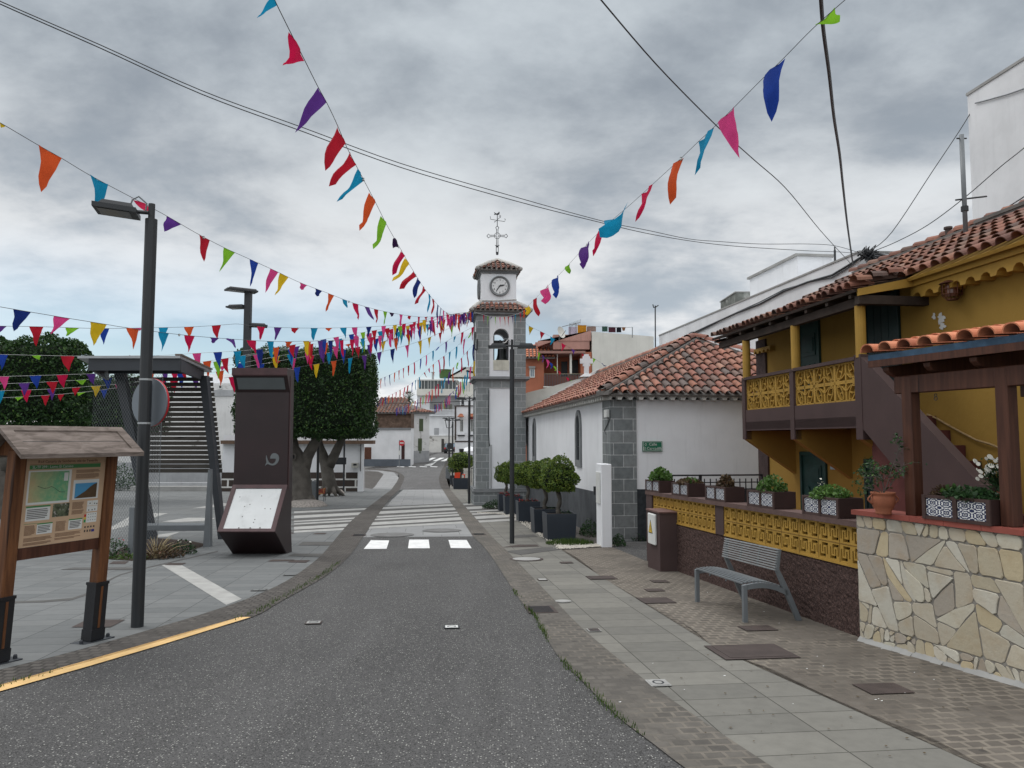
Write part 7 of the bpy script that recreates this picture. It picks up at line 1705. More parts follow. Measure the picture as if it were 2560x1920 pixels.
q = P(998, 1165, 79.0); m = MB(); m.tube([(q.x, 79, gz(79)), (q.x, 79, P(998, 1100, 79).z)], .045, 8); m.build('post', METG, ne); q = P(1004.5, 1107.5, 78.9); m = MB(); m.disc(q, (0, -1, 0), .30, .02, 24); d_ = m.build('disc', RED, ne); m = MB(); m.box(q.x-.20, q.x+.20, 78.86, 78.879, q.z-.055, q.z+.055); m.build('white_bar', PLASTW, d_)
q = P(999, 1131, 79.0); m = MB(); m.box(q.x-.12, q.x+.10, 78.93, 78.95, q.z-.25, q.z+.2); m.build('white_plate', PLASTW, ne)
AXB = Vector((.82, .57)).normalized()
b = Bld('old_white_house', 'old white two storey house with green shutters and orange tiled eave', 'house', 1029, 84.0, AXB)
GSH = M('olive_green_shutter', (.085, .11, .06), .7, .15, 3, .05)
zt = b.z(1030, 1034); L_ = b.u(1074); b.part('wall', WSTAIN, [(0, L_, 0, 6, gA, zt)]); b.part('plinth', GRAYW, [(0, L_, -.05, -.001, gA, b.z(1050, 1127))])
b.win(1048.5, 1047, 1058, 1078, 'shutter_window', GSH, GSH, .1, 0); b.door(1046, 1096, 1055.5, 1137, GSH, 'green_door')
b.part('eave', BASALT, [(-.3, L_+.5, -.4, .1, zt, zt+.12)]); tile_roof(b.r, 'roof', (W3(b.o-b.ax*.3-b.ay*.5, zt+.13), W3(b.o+b.ax*(L_+.6)-b.ay*.5, zt+.13), W3(b.o+b.ax*(L_-1.5)+b.ay*3.5, zt+1.5), W3(b.o-b.ax*.3+b.ay*3.5, b.z(1016, 1008, 3.5)-.2)), .34, .14, .6, TCOL, 91, n=4)
# big white block with glazed top floor
b = Bld('white_apartment_block', 'white three storey block with glazed rooftop gallery, balustrade and roof tank', 'building', 1042, 112.0, X2)
g0 = gz(112)-.4; z = lambda y: b.z(1090, y); U = b.u
b.part('wall', WHITE2, [(0, U(1190), 0, 9, g0, z(1040)), (0, U(1074), 0, 9, z(1040), z(973)), (U(1074), U(1190), 2.2, 9, z(1040), z(989)), (U(1150), U(1190), .0, 2.2, z(1040), z(989))])
b.part('upper_parapet', CREAM, [(0, U(1145), -.6, 9, z(989), z(973)), (U(1145), U(1190), -.2, 9, z(993), z(979))])
b.part('gallery_structure', CREAM, [(0, U(1046), 0, 9, z(973), z(949)), (0, U(1142), .5, 9, z(953), z(948)), (U(1142), U(1190), 1, 9, z(979), z(953))])
fr = b.part('gallery_frame', PLASTW, [(U(x)-.028, U(x)+.028, -.1, .0, z(973)+.01, z(951)) for x in (1047, 1053.5, 1061, 1070, 1077, 1085, 1094.5, 1103.5, 1112, 1122, 1131, 1140)]+[(0, U(1141), -.12, .12, z(951), z(948.5))])
b.part('gallery_glass', M('smoky_glazing', (.050, .062, .062), .25, .2, 1, 0, spec=.6), [(U(1046), U(1141), .1, .16, z(972.5), z(951.5))], fr)
b.part('side_gallery_bars', METG, [(U(x)-.03, U(x)+.03, -.1, .0, z(979)+.01, z(954)) for x in (1146, 1151, 1156, 1161, 1167, 1173)])
for x0 in (1081, 1093, 1108, 1119): b.part('balcony_window', PLASTW, [(U(x0)-.12, U(x0+8)+.12, 2.08, 2.19, z(1026.5), z(1007.5))]); b.part('balcony_pane', M('tan_blind', (.25, .25, .21), .6, .1, 3, 0), [(U(x0), U(x0+8), 2.03, 2.079, z(1025), z(1009))])
bl = b.part('balustrade_rail', WHITE, [(U(1072), U(1138), -.3, -.1, z(1026), z(1024)), (U(1072), U(1138), -.3, -.1, z(1040), z(1038))]); b.part('balusters', WHITE, [(U(1072)+k*.19, U(1072)+k*.19+.09, -.25, -.15, z(1038), z(1026)) for k in range(21)], bl)
b.part('lower_ledge', WSTAIN, [(U(1074), U(1140), -.15, -.001, z(1090), z(1088))]); b.part('stained_wall', M('badly_stained_wall', (.58, .57, .54), .95, .1, 1.2, .3, 20, stain=(.12, .11, .095), sst=.46, ssc=.55), [(U(1072), U(1140), -.10, -.0, g0, z(1090))])
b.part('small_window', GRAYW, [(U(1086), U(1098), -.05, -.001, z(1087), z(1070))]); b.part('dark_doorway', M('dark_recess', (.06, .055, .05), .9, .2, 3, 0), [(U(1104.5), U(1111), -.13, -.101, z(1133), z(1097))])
b.part('chimney', GRAYW, [(U(1075.5), U(1080), 2, 2.5, z(948), z(929)), (U(1074), U(1082), 1.9, 2.6, z(928.8), z(927))])
m = MB(); q = P(1113.5, 942, 114); m.lathe([(.88, -.2), (.88, 1.02), (.94, 1.02), (.94, 1.08)], q, 18); m.build('roof_tank', M('green_water_tank', (.06, .12, .035), .6, .1, 2, 0), b.r)
m = MB(); q = lambda x, y: P(x, y, 113.2); m.prism([q(1122, 942), q(1190, 942), q(1190, 931), q(1168, 922), q(1163, 920)], (0, 4, 0)); m.build('roof_gable', CREAM, b.r)
m = MB(); m.tube([q(1121, 943), q(1165, 919)], .14, 4); m.tube([q(1166, 927), q(1190, 932.5)], .14, 4); m.build('orange_verge', TILEN, b.r)
b.part('rooftop_room', GRAYW, [(U(1150), U(1192), 4.5, 8, z(935), z(910))])
m = MB(); m.tube([P(1099, 942, 113), P(1099, 926, 113)], .05, 5); m.tube([P(1097, 928, 113), P(1106, 926, 113)], .04, 5); m.build('aerial', METG, b.r)
# right side white house with tiled hoods
b = Bld('hooded_window_house', 'white house with small tiled window hoods and brown stone plinth beside the tower', 'house', 1137.5, 82.0, X2)
z = lambda y: b.z(1160, y); U = b.u; g0 = gz(82)-.4
b.part('wall', WHITE, [(0, U(1215), 0, 6, g0, z(1016))]); b.part('roof_edge', IRONC, [(-.1, U(1195), -.12, .2, z(1016), z(1013.5)), (-.05, .12, -.08, -.001, z(1100), z(1016.5))]); b.part('plinth', M('brown_stone_plinth', (.20, .14, .11), .9, .3, 2, .4), [(0, U(1215), -.06, -.001, g0, z(1152))])
b.part('string_course', IRONC, [(0, U(1215), -.08, -.001, z(1105), z(1102))])
for x0 in (1145, 1172):
    m = MB(); m.hexa([W3(b.o+b.ax*U(x0)-b.ay*.75, z(1043)), W3(b.o+b.ax*U(x0+16)-b.ay*.75, z(1043)), W3(b.o+b.ax*U(x0+13), z(1042)), W3(b.o+b.ax*U(x0+3), z(1042))], [W3(b.o+b.ax*U(x0)-b.ay*.75, z(1041.5)), W3(b.o+b.ax*U(x0+16)-b.ay*.75, z(1041.5)), W3(b.o+b.ax*U(x0+11), z(1034)), W3(b.o+b.ax*U(x0+5), z(1034))]); m.build('tiled_hood', CLAY, b.r)
    b.win(x0+5, 1048, x0+14, 1080, bars=1, w=.07); b.part('balconet', WHITE, [(U(x0), U(x0+17), -.25, -.001, z(1087), z(1082))]); b.part('balconet_base', METD, [(U(x0), U(x0+17), -.22, -.001, z(1090), z(1087.3))])
b.part('red_hood', M('red_awning', (.20, .03, .04), .7, .1, 3, 0), [(U(1174), U(1187), -.6, -.1, z(1048), z(1043.5))])
b.part('rooftop_boxes', METD, [(U(1152), U(1160), .3, 1, z(1013), z(1011)), (U(1153), U(1159), .3, 1, z(1019)+.9, z(1010))]); b.part('street_doorway', BLACKM, [(U(1176), U(1182), -.04, -.0, z(1152), z(1137))])
pq = P(1180, 1160, 70); pa_ = thing('white_parasol', 'cream cafe parasol beside the tower, far down the street', 'parasol', (pq.x, 70, gz(70)))
m = MB(); zt_ = P(1180, 1127, 70).z; m.lathe([(1.0, 0), (1.0, -.18), (1.02, -.18), (1.02, 0), (.55, .22), (.05, .40)], (pq.x-.2, 70, zt_), 8); m.build('canopy', WHITE, pa_); m = MB(); m.tube([(pq.x-.2, 70, gz(70)), (pq.x-.2, 70, zt_+.35)], .035, 6); m.build('pole', METD, pa_)
pq = P(1153.5, 1175, 66); fb = thing('folded_parasol', 'closed black parasol on a stand by the far pavement', 'parasol', (pq.x, 66, gz(66))); m = MB(); m.tube([(pq.x, 66, gz(66)), (pq.x, 66, P(1153, 1122, 66).z)], [.20, .035], 8) ; m.tube([(pq.x, 66, P(1153, 1160, 66).z), (pq.x, 66, P(1153, 1140, 66).z), (pq.x, 66, P(1153, 1122, 66).z)], [.06, .16, .22], 8); m.build('closed_canopy', BLACKM, fb)
# parked car at the end of the street
c = P(1125, 1134, 104); cz0 = gz(104); car = thing('parked_car', 'dark hatchback parked nose-in at the far end of the street', 'car', (c.x, 104, cz0)); CARP = M('black_car_paint', (.012, .014, .016), .25, .1, 2, 0, spec=.6)
x0, x1 = c.x-.86, c.x+.86; m = MB()
pr = [(104.0, .25), (104.0, .75), (104.2, .90), (104.5, 1.42), (106.6, 1.44), (107.3, .95), (108.1, .85), (108.1, .25)]
m.prism([(x0+.0, y, cz0+z_) for y, z_ in pr], (x1-x0, 0, 0)); bo_ = m.build('body', CARP, car, bevel=.06)
m = MB(); m.hexa([(x0+.14, 104.17, cz0+.92), (x1-.14, 104.17, cz0+.92), (x1-.14, 104.25, cz0+.92), (x0+.14, 104.25, cz0+.92)], [(x0+.24, 104.43, cz0+1.36), (x1-.24, 104.43, cz0+1.36), (x1-.24, 104.5, cz0+1.36), (x0+.24, 104.5, cz0+1.36)]); m.build('rear_window', GLASSB, car)
for xx in (x0+.05, x1-.25): m = MB(); m.box(xx, xx+.2, 103.96, 104.0, cz0+.62, cz0+.82); m.build('tail_light', RED, car)
m = MB(); m.box(c.x-.26, c.x+.26, 103.95, 103.99, cz0+.50, cz0+.61); m.build('number_plate', PLASTW, car)
for xx in (x0+.0, x1-.2):
    for yy in (104.75, 107.3): m = MB(); m.disc((xx, yy, cz0+.31), (1, 0, 0), .31, .2, 18); m.build('wheel', BLACKM, car)
rs = thing('grey_round_sign', 'back of a round grey sign on a dark post behind the farthest lamps', 'traffic sign', tuple(P(1124, 1150, 88))); q = P(1124.5, 1115, 88); m = MB(); m.disc(q, (0, -1, 0), .36, .03, 20); m.build('disc', METS, rs); m = MB(); m.tube([(q.x, 88.05, gz(88)), (q.x, 88.05, q.z+.3)], .04, 6); m.build('post', METD, rs)
# small street furniture beyond the tower
ball_tree(0, 0, 1.0, .62, .78, .60, 1.0, 'small clipped tree in a navy planter far down the right pavement', seed=61, n=2600, trunkh=.55, loc=P(1133, 1213, 46).to_2d().to_3d()+Vector((0, 0, gz(46))), leaf=.10)
ball_tree(0, 0, .8, .6, .5, .3, .5, 'second navy planter just beyond the far clipped tree', seed=62, n=500, trunkh=.2, loc=Vector((P(1125, 1204, 52).x, 52, gz(52))), leaf=.1)
q = P(1122, 1184, 57); lb = thing('green_bin', 'grey green litter bin at the kerb beyond the small planters', 'litter bin', (q.x, 57, gz(57))); m = MB(); m.box(q.x-.22, q.x+.12, 56.8, 57.1, gz(57)+.15, gz(57)+1.05); m.build('bin_body', METG, lb, bevel=.03); m = MB(); m.box(q.x-.1, q.x, 56.9, 57.0, gz(57), gz(57)+.15); m.build('foot', METD, lb)
ORP = M('orange_red_plastic', (.55, .055, .015), .45, .05, 3, 0, spec=.45)
for (px, Y, lab, rot) in ((1148, 50, 'orange-red plastic cafe chair beside the small planter', .4), (1138, 53, 'orange-red plastic cafe chair behind the small planter, mostly hidden', -.8)):
    q = P(px, 1200, Y); o = thing('cafe_chair', lab, 'chair', (q.x, Y, gz(Y)), 'orange-red cafe chairs'); g_ = gz(Y); ax = Vector((cos(rot), sin(rot)))
    m = MB(); m.obox((q.x, Y), ax, -.24, .24, -.24, .24, g_+.43, g_+.47); m.build('seat', ORP, o); m = MB(); m.obox((q.x, Y), ax, -.24, .24, .21, .25, g_+.48, g_+.90); m.build('backrest', ORP, o)
    for a in (-.21, .17):
        for b2 in (-.21, .17): m = MB(); m.obox((q.x, Y), ax, a, a+.045, b2, b2+.045, g_, g_+.43); m.build('leg', ORP, o)
q = P(1151, 1186, 51.5); tb = thing('cafe_table', 'square orange-red cafe table behind the small planter', 'table', (q.x, 51.5, gz(51.5)), None); g_ = gz(51.5); m = MB(); m.box(q.x-.33, q.x+.33, 51.2, 51.8, g_+.70, g_+.74); m.build('tabletop', ORP, tb)
for a in (-.30, .26):
    for b2 in (51.22, 51.74): m = MB(); m.box(q.x+a, q.x+a+.04, b2, b2+.04, g_, g_+.70); m.build('leg', ORP, tb)
q = P(1184, 1190, 55); st = thing('high_stool', 'dark metal high stool against the far pavement wall', 'stool', (q.x, 55, gz(55))); g_ = gz(55); m = MB(); m.box(q.x-.18, q.x+.18, 54.8, 55.15, g_+.98, g_+1.03); m.build('seat', METD, st)
for a in (-.17, .14): m = MB(); m.box(q.x+a, q.x+a+.03, 54.82, 54.86, g_, g_+.98); m.build('leg', METD, st)
# palm behind the roofs
pc_ = P(1022, 1012, 125); pz = P(1022, 996, 125).z; pm = thing('palm_tree', 'dark fan palm rising behind the tiled roofs at the end of the street', 'palm tree', (pc_.x, 125, .3)); m = MB(); m.tube([(pc_.x, 125, .3), (pc_.x, 125, pz)], [.28, .22], 10); m.build('trunk', BARK, pm)
rnd = random.Random(12); m = MB()
for k in range(64):
    el = rnd.uniform(-.75, 1.45); az = rnd.uniform(0, 2*pi); d = Vector((cos(az)*cos(el), sin(az)*cos(el), sin(el))); L_ = rnd.uniform(.75, 1.0); s_ = d.cross(Vector((0, 0, 1))).normalized(); q = Vector((pc_.x, 125, pz)); e = q+d*L_
    m.tube([q, e], .02, 3, False)
    for j in range(9):
        a = -1.0+2.0*j/8; dd = (d*cos(a)+s_*sin(a)); t_ = e+dd*.75+Vector((0, 0, -.12)); m.add([e-s_*.03, e+s_*.03, t_], [(0, 1, 2)])
m.build('crown', LEAFD, pm)
# ------------------------------------------------------------------ right background
AE = Vector((-.130, .9915)).normalized(); AEr = Vector((AE.y, -AE.x))
pE = P(2163, 1000, 22.0); E0_ = Vector((pE.x, 22.0))
be = thing('long_white_building', 'long pale windowless white building rising behind the chapel and the ochre house', 'building', (E0_.x, 22.0, gz(22)))
def eu(x): p = PV(x, 1000, E0_, AE); return (p.to_2d()-E0_).dot(AE)
zE = P(2163, 631, 22.0).z; ue = eu(1650)
m = MB(); m.obox(E0_, AE, 0, ue, -14, 0, -1, zE); m.build('wall', WHITE2, be); 
m = MB(); m.obox(E0_, AE, -.0, ue, -.22, .03, zE+.002, zE+.06); m.obox(E0_, AE, -.03, .2, -14, -.22, zE+.002, zE+.06); m.build('parapet_cap', CONC, be)
m = MB(); m.obox(E0_, AE, ue+.01, ue+.6, -1.5, .04, 0, PV(1640, 868, E0_, AE).z); m.build('end_pier', GRAYW, be)
def ep(x, y, o=.02): return PV(x, y, E0_-AEr*o, AE)
m = MB(); pts = [ep(x, y, .05) for x, y in ((2158, 640), (2120, 664), (2080, 688), (2020, 705), (1960, 728), (1900, 760), (1840, 783), (1770, 815), (1710, 843), (1640, 870))]; m.tube(pts, .035, 6)
m.tube([p+Vector((0, 0, -.08*sin(i))) for i, p in enumerate(pts)], .018, 5); m.build('facade_cables', METD, be)
ES = E0_+AEr*0
m = MB(); rnd = random.Random(6)
c = ep(2170, 640, .15)
for k in range(26): m.tube([c+Vector((rnd.gauss(0, .14), rnd.gauss(0, .1), rnd.gauss(0, .12))) for _ in range(4)], .018, 4)
def efr(x, y): return PV(x, y, E0_-AE*.05, AEr)
m.tube([c]+[efr(x, y) for x, y in ((2190, 634), (2215, 640), (2250, 648), (2290, 650))], .035, 5); m.tube([c]+[efr(x, y) for x, y in ((2200, 641), (2206, 655), (2203, 676), (2196, 685))], .035, 5); m.tube([c]+[efr(x, y) for x, y in ((2186, 640), (2230, 655), (2262, 662))], .025, 5)
m.build('cable_tangle', BLACKM, be)
rr_ = lambda x, y, Y: P(x, y, Y)
# stair housing and water tank room on that roof
q = P(2007, 700, 30.); b = Bld('rooftop_stair_house', 'small white flat-roofed stair housing on top of the long white building', 'roof room', 2005, 31.0, Rv)
zt = b.z(2010, 641); b.part('wall', WHITE, [(0, b.u(2090), 0, 4.6, zE-.3, zt)]); b.part('flat_roof', CONC, [(-.1, b.u(2090)+.1, -.1, 4.7, zt+.001, zt+.10)])
for nm, x, y0, y1, Y in (('roof_rod', 1953, 715, 680, 33), ('roof_rod', 2087, 660, 625, 28)):
    a_, b_ = P(x, y0, Y), P(x, y1, Y); o = thing(nm, 'short dark rod sticking up %s the rooftop stair housing' % ('left of' if x < 2000 else 'right of'), 'rod', tuple(a_)); m = MB(); m.tube([a_-Vector((0, 0, 1.0)), b_], .04, 6); m.tube([b_, b_+Vector((0, 0, .12))], .025, 6); m.build('rod', METD, o)
b = Bld('tank_room', 'small grey speckled block room on the long white roof', 'roof room', 1847, 41.0, X2); b.part('wall', M('mossy_grey_block', (.17, .18, .165), .95, .5, 2.2, .3, 20, stain=(.30, .31, .29), sst=.45, ssc=1.5), [(0, b.u(1914), 0, 3, zE-1.0, b.z(1860, 731))]); b.part('cap', CONC, [(-.05, b.u(1914)+.05, -.05, 3.05, b.z(1860, 731), b.z(1860, 731)+.05)])
a_ = P(1638, 838, 40.0); ma = thing('roof_antenna', 'tall thin antenna mast at the far end of the long white roof', 'antenna', tuple(a_)); m = MB(); b_ = P(1638, 764, 40.0); m.tube([a_-Vector((0, 0, .8)), b_], .035, 6); m.build('mast', METD, ma); m = MB(); q0, q1, q2 = P(1632, 761, 40), P(1634, 769, 40), P(1646, 763, 40); m.tube([q0, q1, b_-Vector((0, 0, .1)), q2], .03, 5); m.build('aerial', METD, ma)
# tall block at the right edge
pF = P(2452, 1000, 21.0); F0 = Vector((pF.x, 21.0)); bf = thing('tall_white_block', 'tall plain white building corner at the upper right edge', 'building', (F0.x, 21, gz(21)))
zF = P(2437, 240, 21.0).z; m = MB(); m.obox(F0, Dv, -14, 0, -8, 0, -1, zF); m.build('wall', WHITE2, bf); m = MB(); m.obox(F0, Dv, -14.02, .02, -8.02, .03, zF+.001, zF+.08); m.build('roof_cap', CONC, bf)
m = MB(); m.tube([PV(x, y, F0-Rv*.04, Dv) for x, y in ((2438, 258), (2470, 250), (2520, 236), (2560, 222))], .02, 5); m.build('wall_cable', METG, bf)
# orange building behind the chapel
YO = 52.0
b = Bld('orange_house', 'terracotta two storey house with tiled corner roof, balcony and white side wall', 'house', 1480, YO, Vector((.13, .9915)) if False else X2)
U = b.u; z = lambda y, x=1400: b.z(x, y)
PKW, ORW = PINKP, ORANGE
b.part('terracotta_wall', ORW, [(U(1300), U(1360), 0, 8, -1, z(893)), (U(1360), U(1480), 2.0, 8, -1, z(872)), (U(1360), U(1480), 0, 2.0, -1, z(968)), (U(1452), U(1480), 0, 2.0, z(968), z(880))])
b.part('pink_storey', PKW, [(U(1384), U(1476), .3, 8, z(872)+.001, z(835)), (U(1340), U(1384), 1.2, 8, z(893)+.002, z(850))])
m = MB(); q = lambda x, y, d=0.: P(x, y, YO+d); m.prism([q(1345, 852, .25), q(1478, 852, .25), q(1478, 826, .25), q(1440, 834, .25), q(1345, 866, .25)], (0, 4, 0)); m.build('roof_parapet', PKW, b.r)
AW = Vector((.985, .17)).normalized(); pw_ = Vector((P(1480, 900, YO).x, YO+.02)); m = MB(); q0 = P(1480, 829, YO); q1 = P(1634, 841, YO+2); m.prism([(q0.x, YO+.02, -1), (q1.x, YO+2, -1), (q1.x, YO+2, q1.z), (q0.x, YO+.02, q0.z)], (0, 9, 0)); m.build('white_side_wall', CREAM, b.r)
zc_ = z(897, 1330); tile_roof(b.r, 'corner_roof', (Vector((P(1296, 890, YO-.6).x, YO-.6, zc_)), Vector((P(1388, 890, YO-.6).x, YO-.6, zc_)), Vector((P(1371, 866, YO+1.8).x, YO+1.8, zc_+1.15)), Vector((P(1296, 866, YO+1.8).x, YO+1.8, zc_+1.15))), .25, .10, .45, TNEW, 95, n=5, mat=TILEN)
b.win(1324, 921, 1337, 944, mat=GLASSB, bars=1, w=.07, sill=False); b.part('window_awning_box', CONC, [(U(1322), U(1338), -.2, -.001, z(921), z(916))])
b.part('balcony_roof', M('pinkish_beam', (.30, .17, .14), .85, .1, 2, 0), [(U(1345), U(1462), -.7, 2.0, z(886), z(880))]); b.part('balcony_posts', CREAM, [(U(1424), U(1429), -.4, -.1, z(935), z(886)), (U(1392), U(1393.5), -.4, -.3, z(940), z(886))])
b.part('balcony_doorway', BLACKM, [(U(1408), U(1424), 1.9, 1.99, z(935), z(897)), (U(1432), U(1452), 1.9, 1.99, z(932), z(893))])
rl_ = b.part('balcony_rail', M('brass_rail', (.20, .17, .12), .6, .1, 3, 0), [(U(1360), U(1456), -.5, -.42, z(937), z(935.3))]); b.part('balcony_bars', METG, [(U(1360)+k*.11, U(1360)+k*.11+.025, -.48, -.45, z(967), z(937)) for k in range(int((U(1456)-U(1360))/.11))], rl_)
b.part('balcony_floor', CREAM, [(U(1358), U(1458), -.6, 0, z(970), z(967))])
# dish, aerial and washing on that roof
q = P(1400, 832, YO-.3); ds = thing('satellite_dish', 'pale satellite dish on the roof of the terracotta house', 'satellite dish', tuple(q)); m = MB(); nr = Vector((.75, -.62, .25)).normalized(); a = nr.orthogonal().normalized(); b2 = nr.cross(a)
for i in range(5):
    r0, r1 = .42*i/5, .42*(i+1)/5
    for k in range(24):
        f = lambda r, kk: q+(a*cos(2*pi*kk/24)+b2*sin(2*pi*kk/24))*r+nr*(r*r*.7)
        m.quad(f(r0, k), f(r0, k+1), f(r1, k+1), f(r1, k)) if i else m.add([f(0, 0), f(r1, k), f(r1, k+1)], [(0, 1, 2)])
m.build('dish', CREAM, ds); m = MB(); m.tube([q, q+Vector((-.05, .1, -.4)), q+Vector((-.05, .1, -.65))], .03, 6); m.tube([q-a*.0+Vector((0, 0, -.38)), q+nr*.5], .02, 5); m.build('mount', METG, ds)
wl = thing('clothes_line', 'roof clothes line strung between thin poles on the terracotta house', 'clothes line', tuple(P(1425, 838, YO+1))); m = MB()
for x, y0, y1 in ((1425, 845, 808), (1440, 840, 808), (1581, 836, 818)): m.tube([P(x, y0+8, YO+1), P(x, y1, YO+1)], .03, 5)
m.tube([P(1405, 817, YO+1), P(1440, 808, YO+1)], .025, 5); m.build('poles', METG, wl); m = MB(); m.tube([P(1440, 812, YO+1), P(1500, 817, YO+1), P(1562, 819, YO+1), P(1581, 818, YO+1)], .012, 4); m.build('line', METG, wl)
for i, (x0, y0, x1, y1, c, lab) in enumerate(((1421, 817, 1443, 840, (.40, .38, .46), 'crumpled lilac-grey cloth at the left end of the roof washing line'), (1444, 813, 1466, 835, (.42, .20, .02), 'mustard yellow towel on the roof washing line'), (1467, 816, 1490, 829, (.22, .16, .14), 'taupe towel on the roof washing line'), (1505, 816, 1519, 829, (.035, .075, .06), 'dark green towel on the roof washing line'), (1521, 818, 1539, 831, (.06, .02, .03), 'maroon cloth on the roof washing line'), (1541, 818, 1553, 831, (.012, .014, .02), 'black cloth on the roof washing line'), (1554, 818, 1564, 827, (.25, .12, .06), 'small orange-brown garment on the roof washing line'))):
    m = MB(); a_, b_, Yq = P(x0, y0, YO+1), P(x1, y1, YO+1), YO+.98
    n = 6; vs = [(a_.x+(b_.x-a_.x)*k/n*(1-(.5*j if i == 6 else 0))+(.25*(b_.x-a_.x)*j if i == 6 else 0), Yq+.03*sin(k*2.+i), a_.z+(b_.z-a_.z)*j) for j in (0, 1) for k in range(n+1)]
    m.add(vs, [(k, k+1, n+2+k, n+1+k) for k in range(n)]); o = m.build('laundry', clothmat('laundry_cloth_%d' % i, c)); tag(o, lab, 'laundry', 'washing on the roof line')
mq = P(1431, 820, YO+2); ta = thing('tv_aerial', 'spiky television aerial behind the satellite dish', 'antenna', tuple(mq)); m = MB(); m.tube([P(1440, 845, YO+2), P(1440, 806, YO+2)], .03, 5); m.build('mast', METG, ta); m = MB(); m.tube([P(1428, 814, YO+2), P(1451, 805, YO+2)], .02, 4)
for k in range(7): x = 1428+k*3.6; m.tube([P(x, 819-k*1.3, YO+2), P(x+2, 806-k*1.3, YO+2)], .012, 4)
m.build('elements', METG, ta)
# ------------------------------------------------------------------ overhead cables
def pline(px, Y0, Y1):            # pixels along a straight span: inverse distance varies evenly
    L = [0.]
    for a, b in zip(px, px[1:]): L.append(L[-1]+sqrt((a[0]-b[0])**2+(a[1]-b[1])**2))
    out = []
    for (x, y), l in zip(px, L): out.append(P(x, y, 1/((1/Y0)+(1/Y1-1/Y0)*l/L[-1])))
    return out
def dense(px, n=5): return [tuple(p) for p in smooth(px, n)]
EC = ep(2160, 636, .12)
def cable(px, Y0, Y1, r, label, name='overhead_cable', mat=METD, end=None):
    pts = pline(dense(px), Y0, Y1)
    if end is not None: pts[-1] = end
    m = MB(); m.tube(pts, r, 5); o = m.build(name, mat); tag(o, label, 'cable', 'cables strung over the street'); return o
cable([(-60, -28), (0, 3), (250, 112), (503, 226), (760, 320), (1000, 408), (1280, 490), (1500, 551), (1620, 576), (1720, 597), (1800, 604), (1900, 610), (2020, 610), (2090, 615), (2160, 636)], 9, 22, .0075, 'upper of the two long cables sagging across the sky from the upper left', end=EC)
cable([(-60, -22), (0, 10), (250, 120), (503, 235), (760, 330), (1000, 418), (1280, 500), (1500, 556), (1640, 588), (1800, 612), (2000, 626), (2100, 630), (2160, 636)], 9, 22, .008, 'lower of the two long cables sagging across the sky from the upper left', end=EC)
cable([(1480, -30), (1503, 0), (1640, 160), (1789, 312), (1880, 395), (1963, 469), (2050, 575), (2128, 660)], 7, 22, .0085, 'thin cable slanting down from the top centre to the long white roof', end=ep(2128, 660, .1))
cable([(2048, -60), (2052, 0), (2058, 75), (2072, 180), (2084, 289), (2098, 380), (2107, 463), (2118, 560), (2132, 660)], 7, 22, .022, 'thick twisted black cable dropping steeply onto the long white roof', mat=BLACKM, end=ep(2132, 660, .1))
cable([(2174, 628), (2230, 580), (2330, 430), (2400, 325), (2434, 269)], 21.9, 20.9, .012, 'cable rising from the tangle to the tall white block')
cable([(2178, 630), (2240, 605), (2322, 561), (2414, 492), (2500, 418), (2560, 370), (2640, 300)], 21.9, 17, .012, 'cable running from the tangle past the pipe mast to the right edge')
cable([(2505, 527), (2535, 508), (2560, 492), (2640, 440)], 14, 12, .012, 'short cable over the ochre roof at the right edge')
c_ = cable([(880, 1007), (1000, 1008), (1060, 1007), (1120, 1005), (1190, 1001)], 60, 60, .03, 'thin cable crossing the far street in front of the white block')
# ------------------------------------------------------------------ bunting
CL = {'o': (.60, .09, .025), 't': (.01, .24, .42), 'c': (.50, .01, .06), 'v': (.10, .035, .22), 'n': (.012, .028, .16), 'g': (.20, .46, .03), 'y': (.62, .42, .02), 'p': (.62, .06, .22), 'r': (.42, .015, .03), 'b': (.015, .05, .30), 'k': (.03, .012, .05)}
CM = {k: clothmat('flag_cloth_'+{'o': 'orange', 't': 'turquoise', 'c': 'crimson', 'v': 'violet', 'n': 'navy', 'g': 'lime', 'y': 'yellow', 'p': 'pink', 'r': 'red', 'b': 'blue', 'k': 'dark'}[k], c) for k, c in CL.items()}
CORD = M('bunting_cord', (.10, .10, .10), .8, .1, 5, 0); CORDW = M('pale_bunting_cord', (.42, .43, .42), .8, .1, 5, 0)
TOTAL = [0]
def flag_mesh(parent, A, B, T, c, rnd, fold=0., curl=.05):
    """cloth triangle hung between A and B with its point at T"""
    A, B, T = Vector(A), Vector(B), Vector(T); n = 6; vs = []; fs = []; rows = []
    nr = (B-A).cross(T-A); nr = nr.normalized() if nr.length > 1e-6 else Vector((0, -1, 0)); L = (T-(A+B)/2).length; ph = rnd.uniform(0, 6); w = (B-A).length
    side = (B-A).normalized()
    bend = rnd.uniform(-1, 1)*curl*L
    for j in range(n+1):
        t_ = j/n; a = A.lerp(T, t_); b = B.lerp(T, t_); k = max(1, 5-j) if j < n else 0; r = []
        nc = 4
        for i in range(nc+1 if j < n else 1):
            s = i/nc if j < n else 0; q = a.lerp(b, s)
            q = q+nr*(sin(ph+t_*4.5+s*2.2)*.075*w*(t_+.15)+sin(s*pi*2+ph)*.05*w)+side*(sin(t_*3.1)*bend*.6+.03*w*sin(9*t_+ph))
            r.append(len(vs)); vs.append(q)
        rows.append(r)
    for j in range(n):
        for i in range(4):
            if j < n-1: fs.append((rows[j][i], rows[j][i+1], rows[j+1][i+1], rows[j+1][i]))
            else: fs.append((rows[j][i], rows[j][i+1], rows[n][0]))
    m = MB(); m.add(vs, fs); o = m.build('flag', CM[c], parent, smooth=True)
    TOTAL[0] += 1; return o
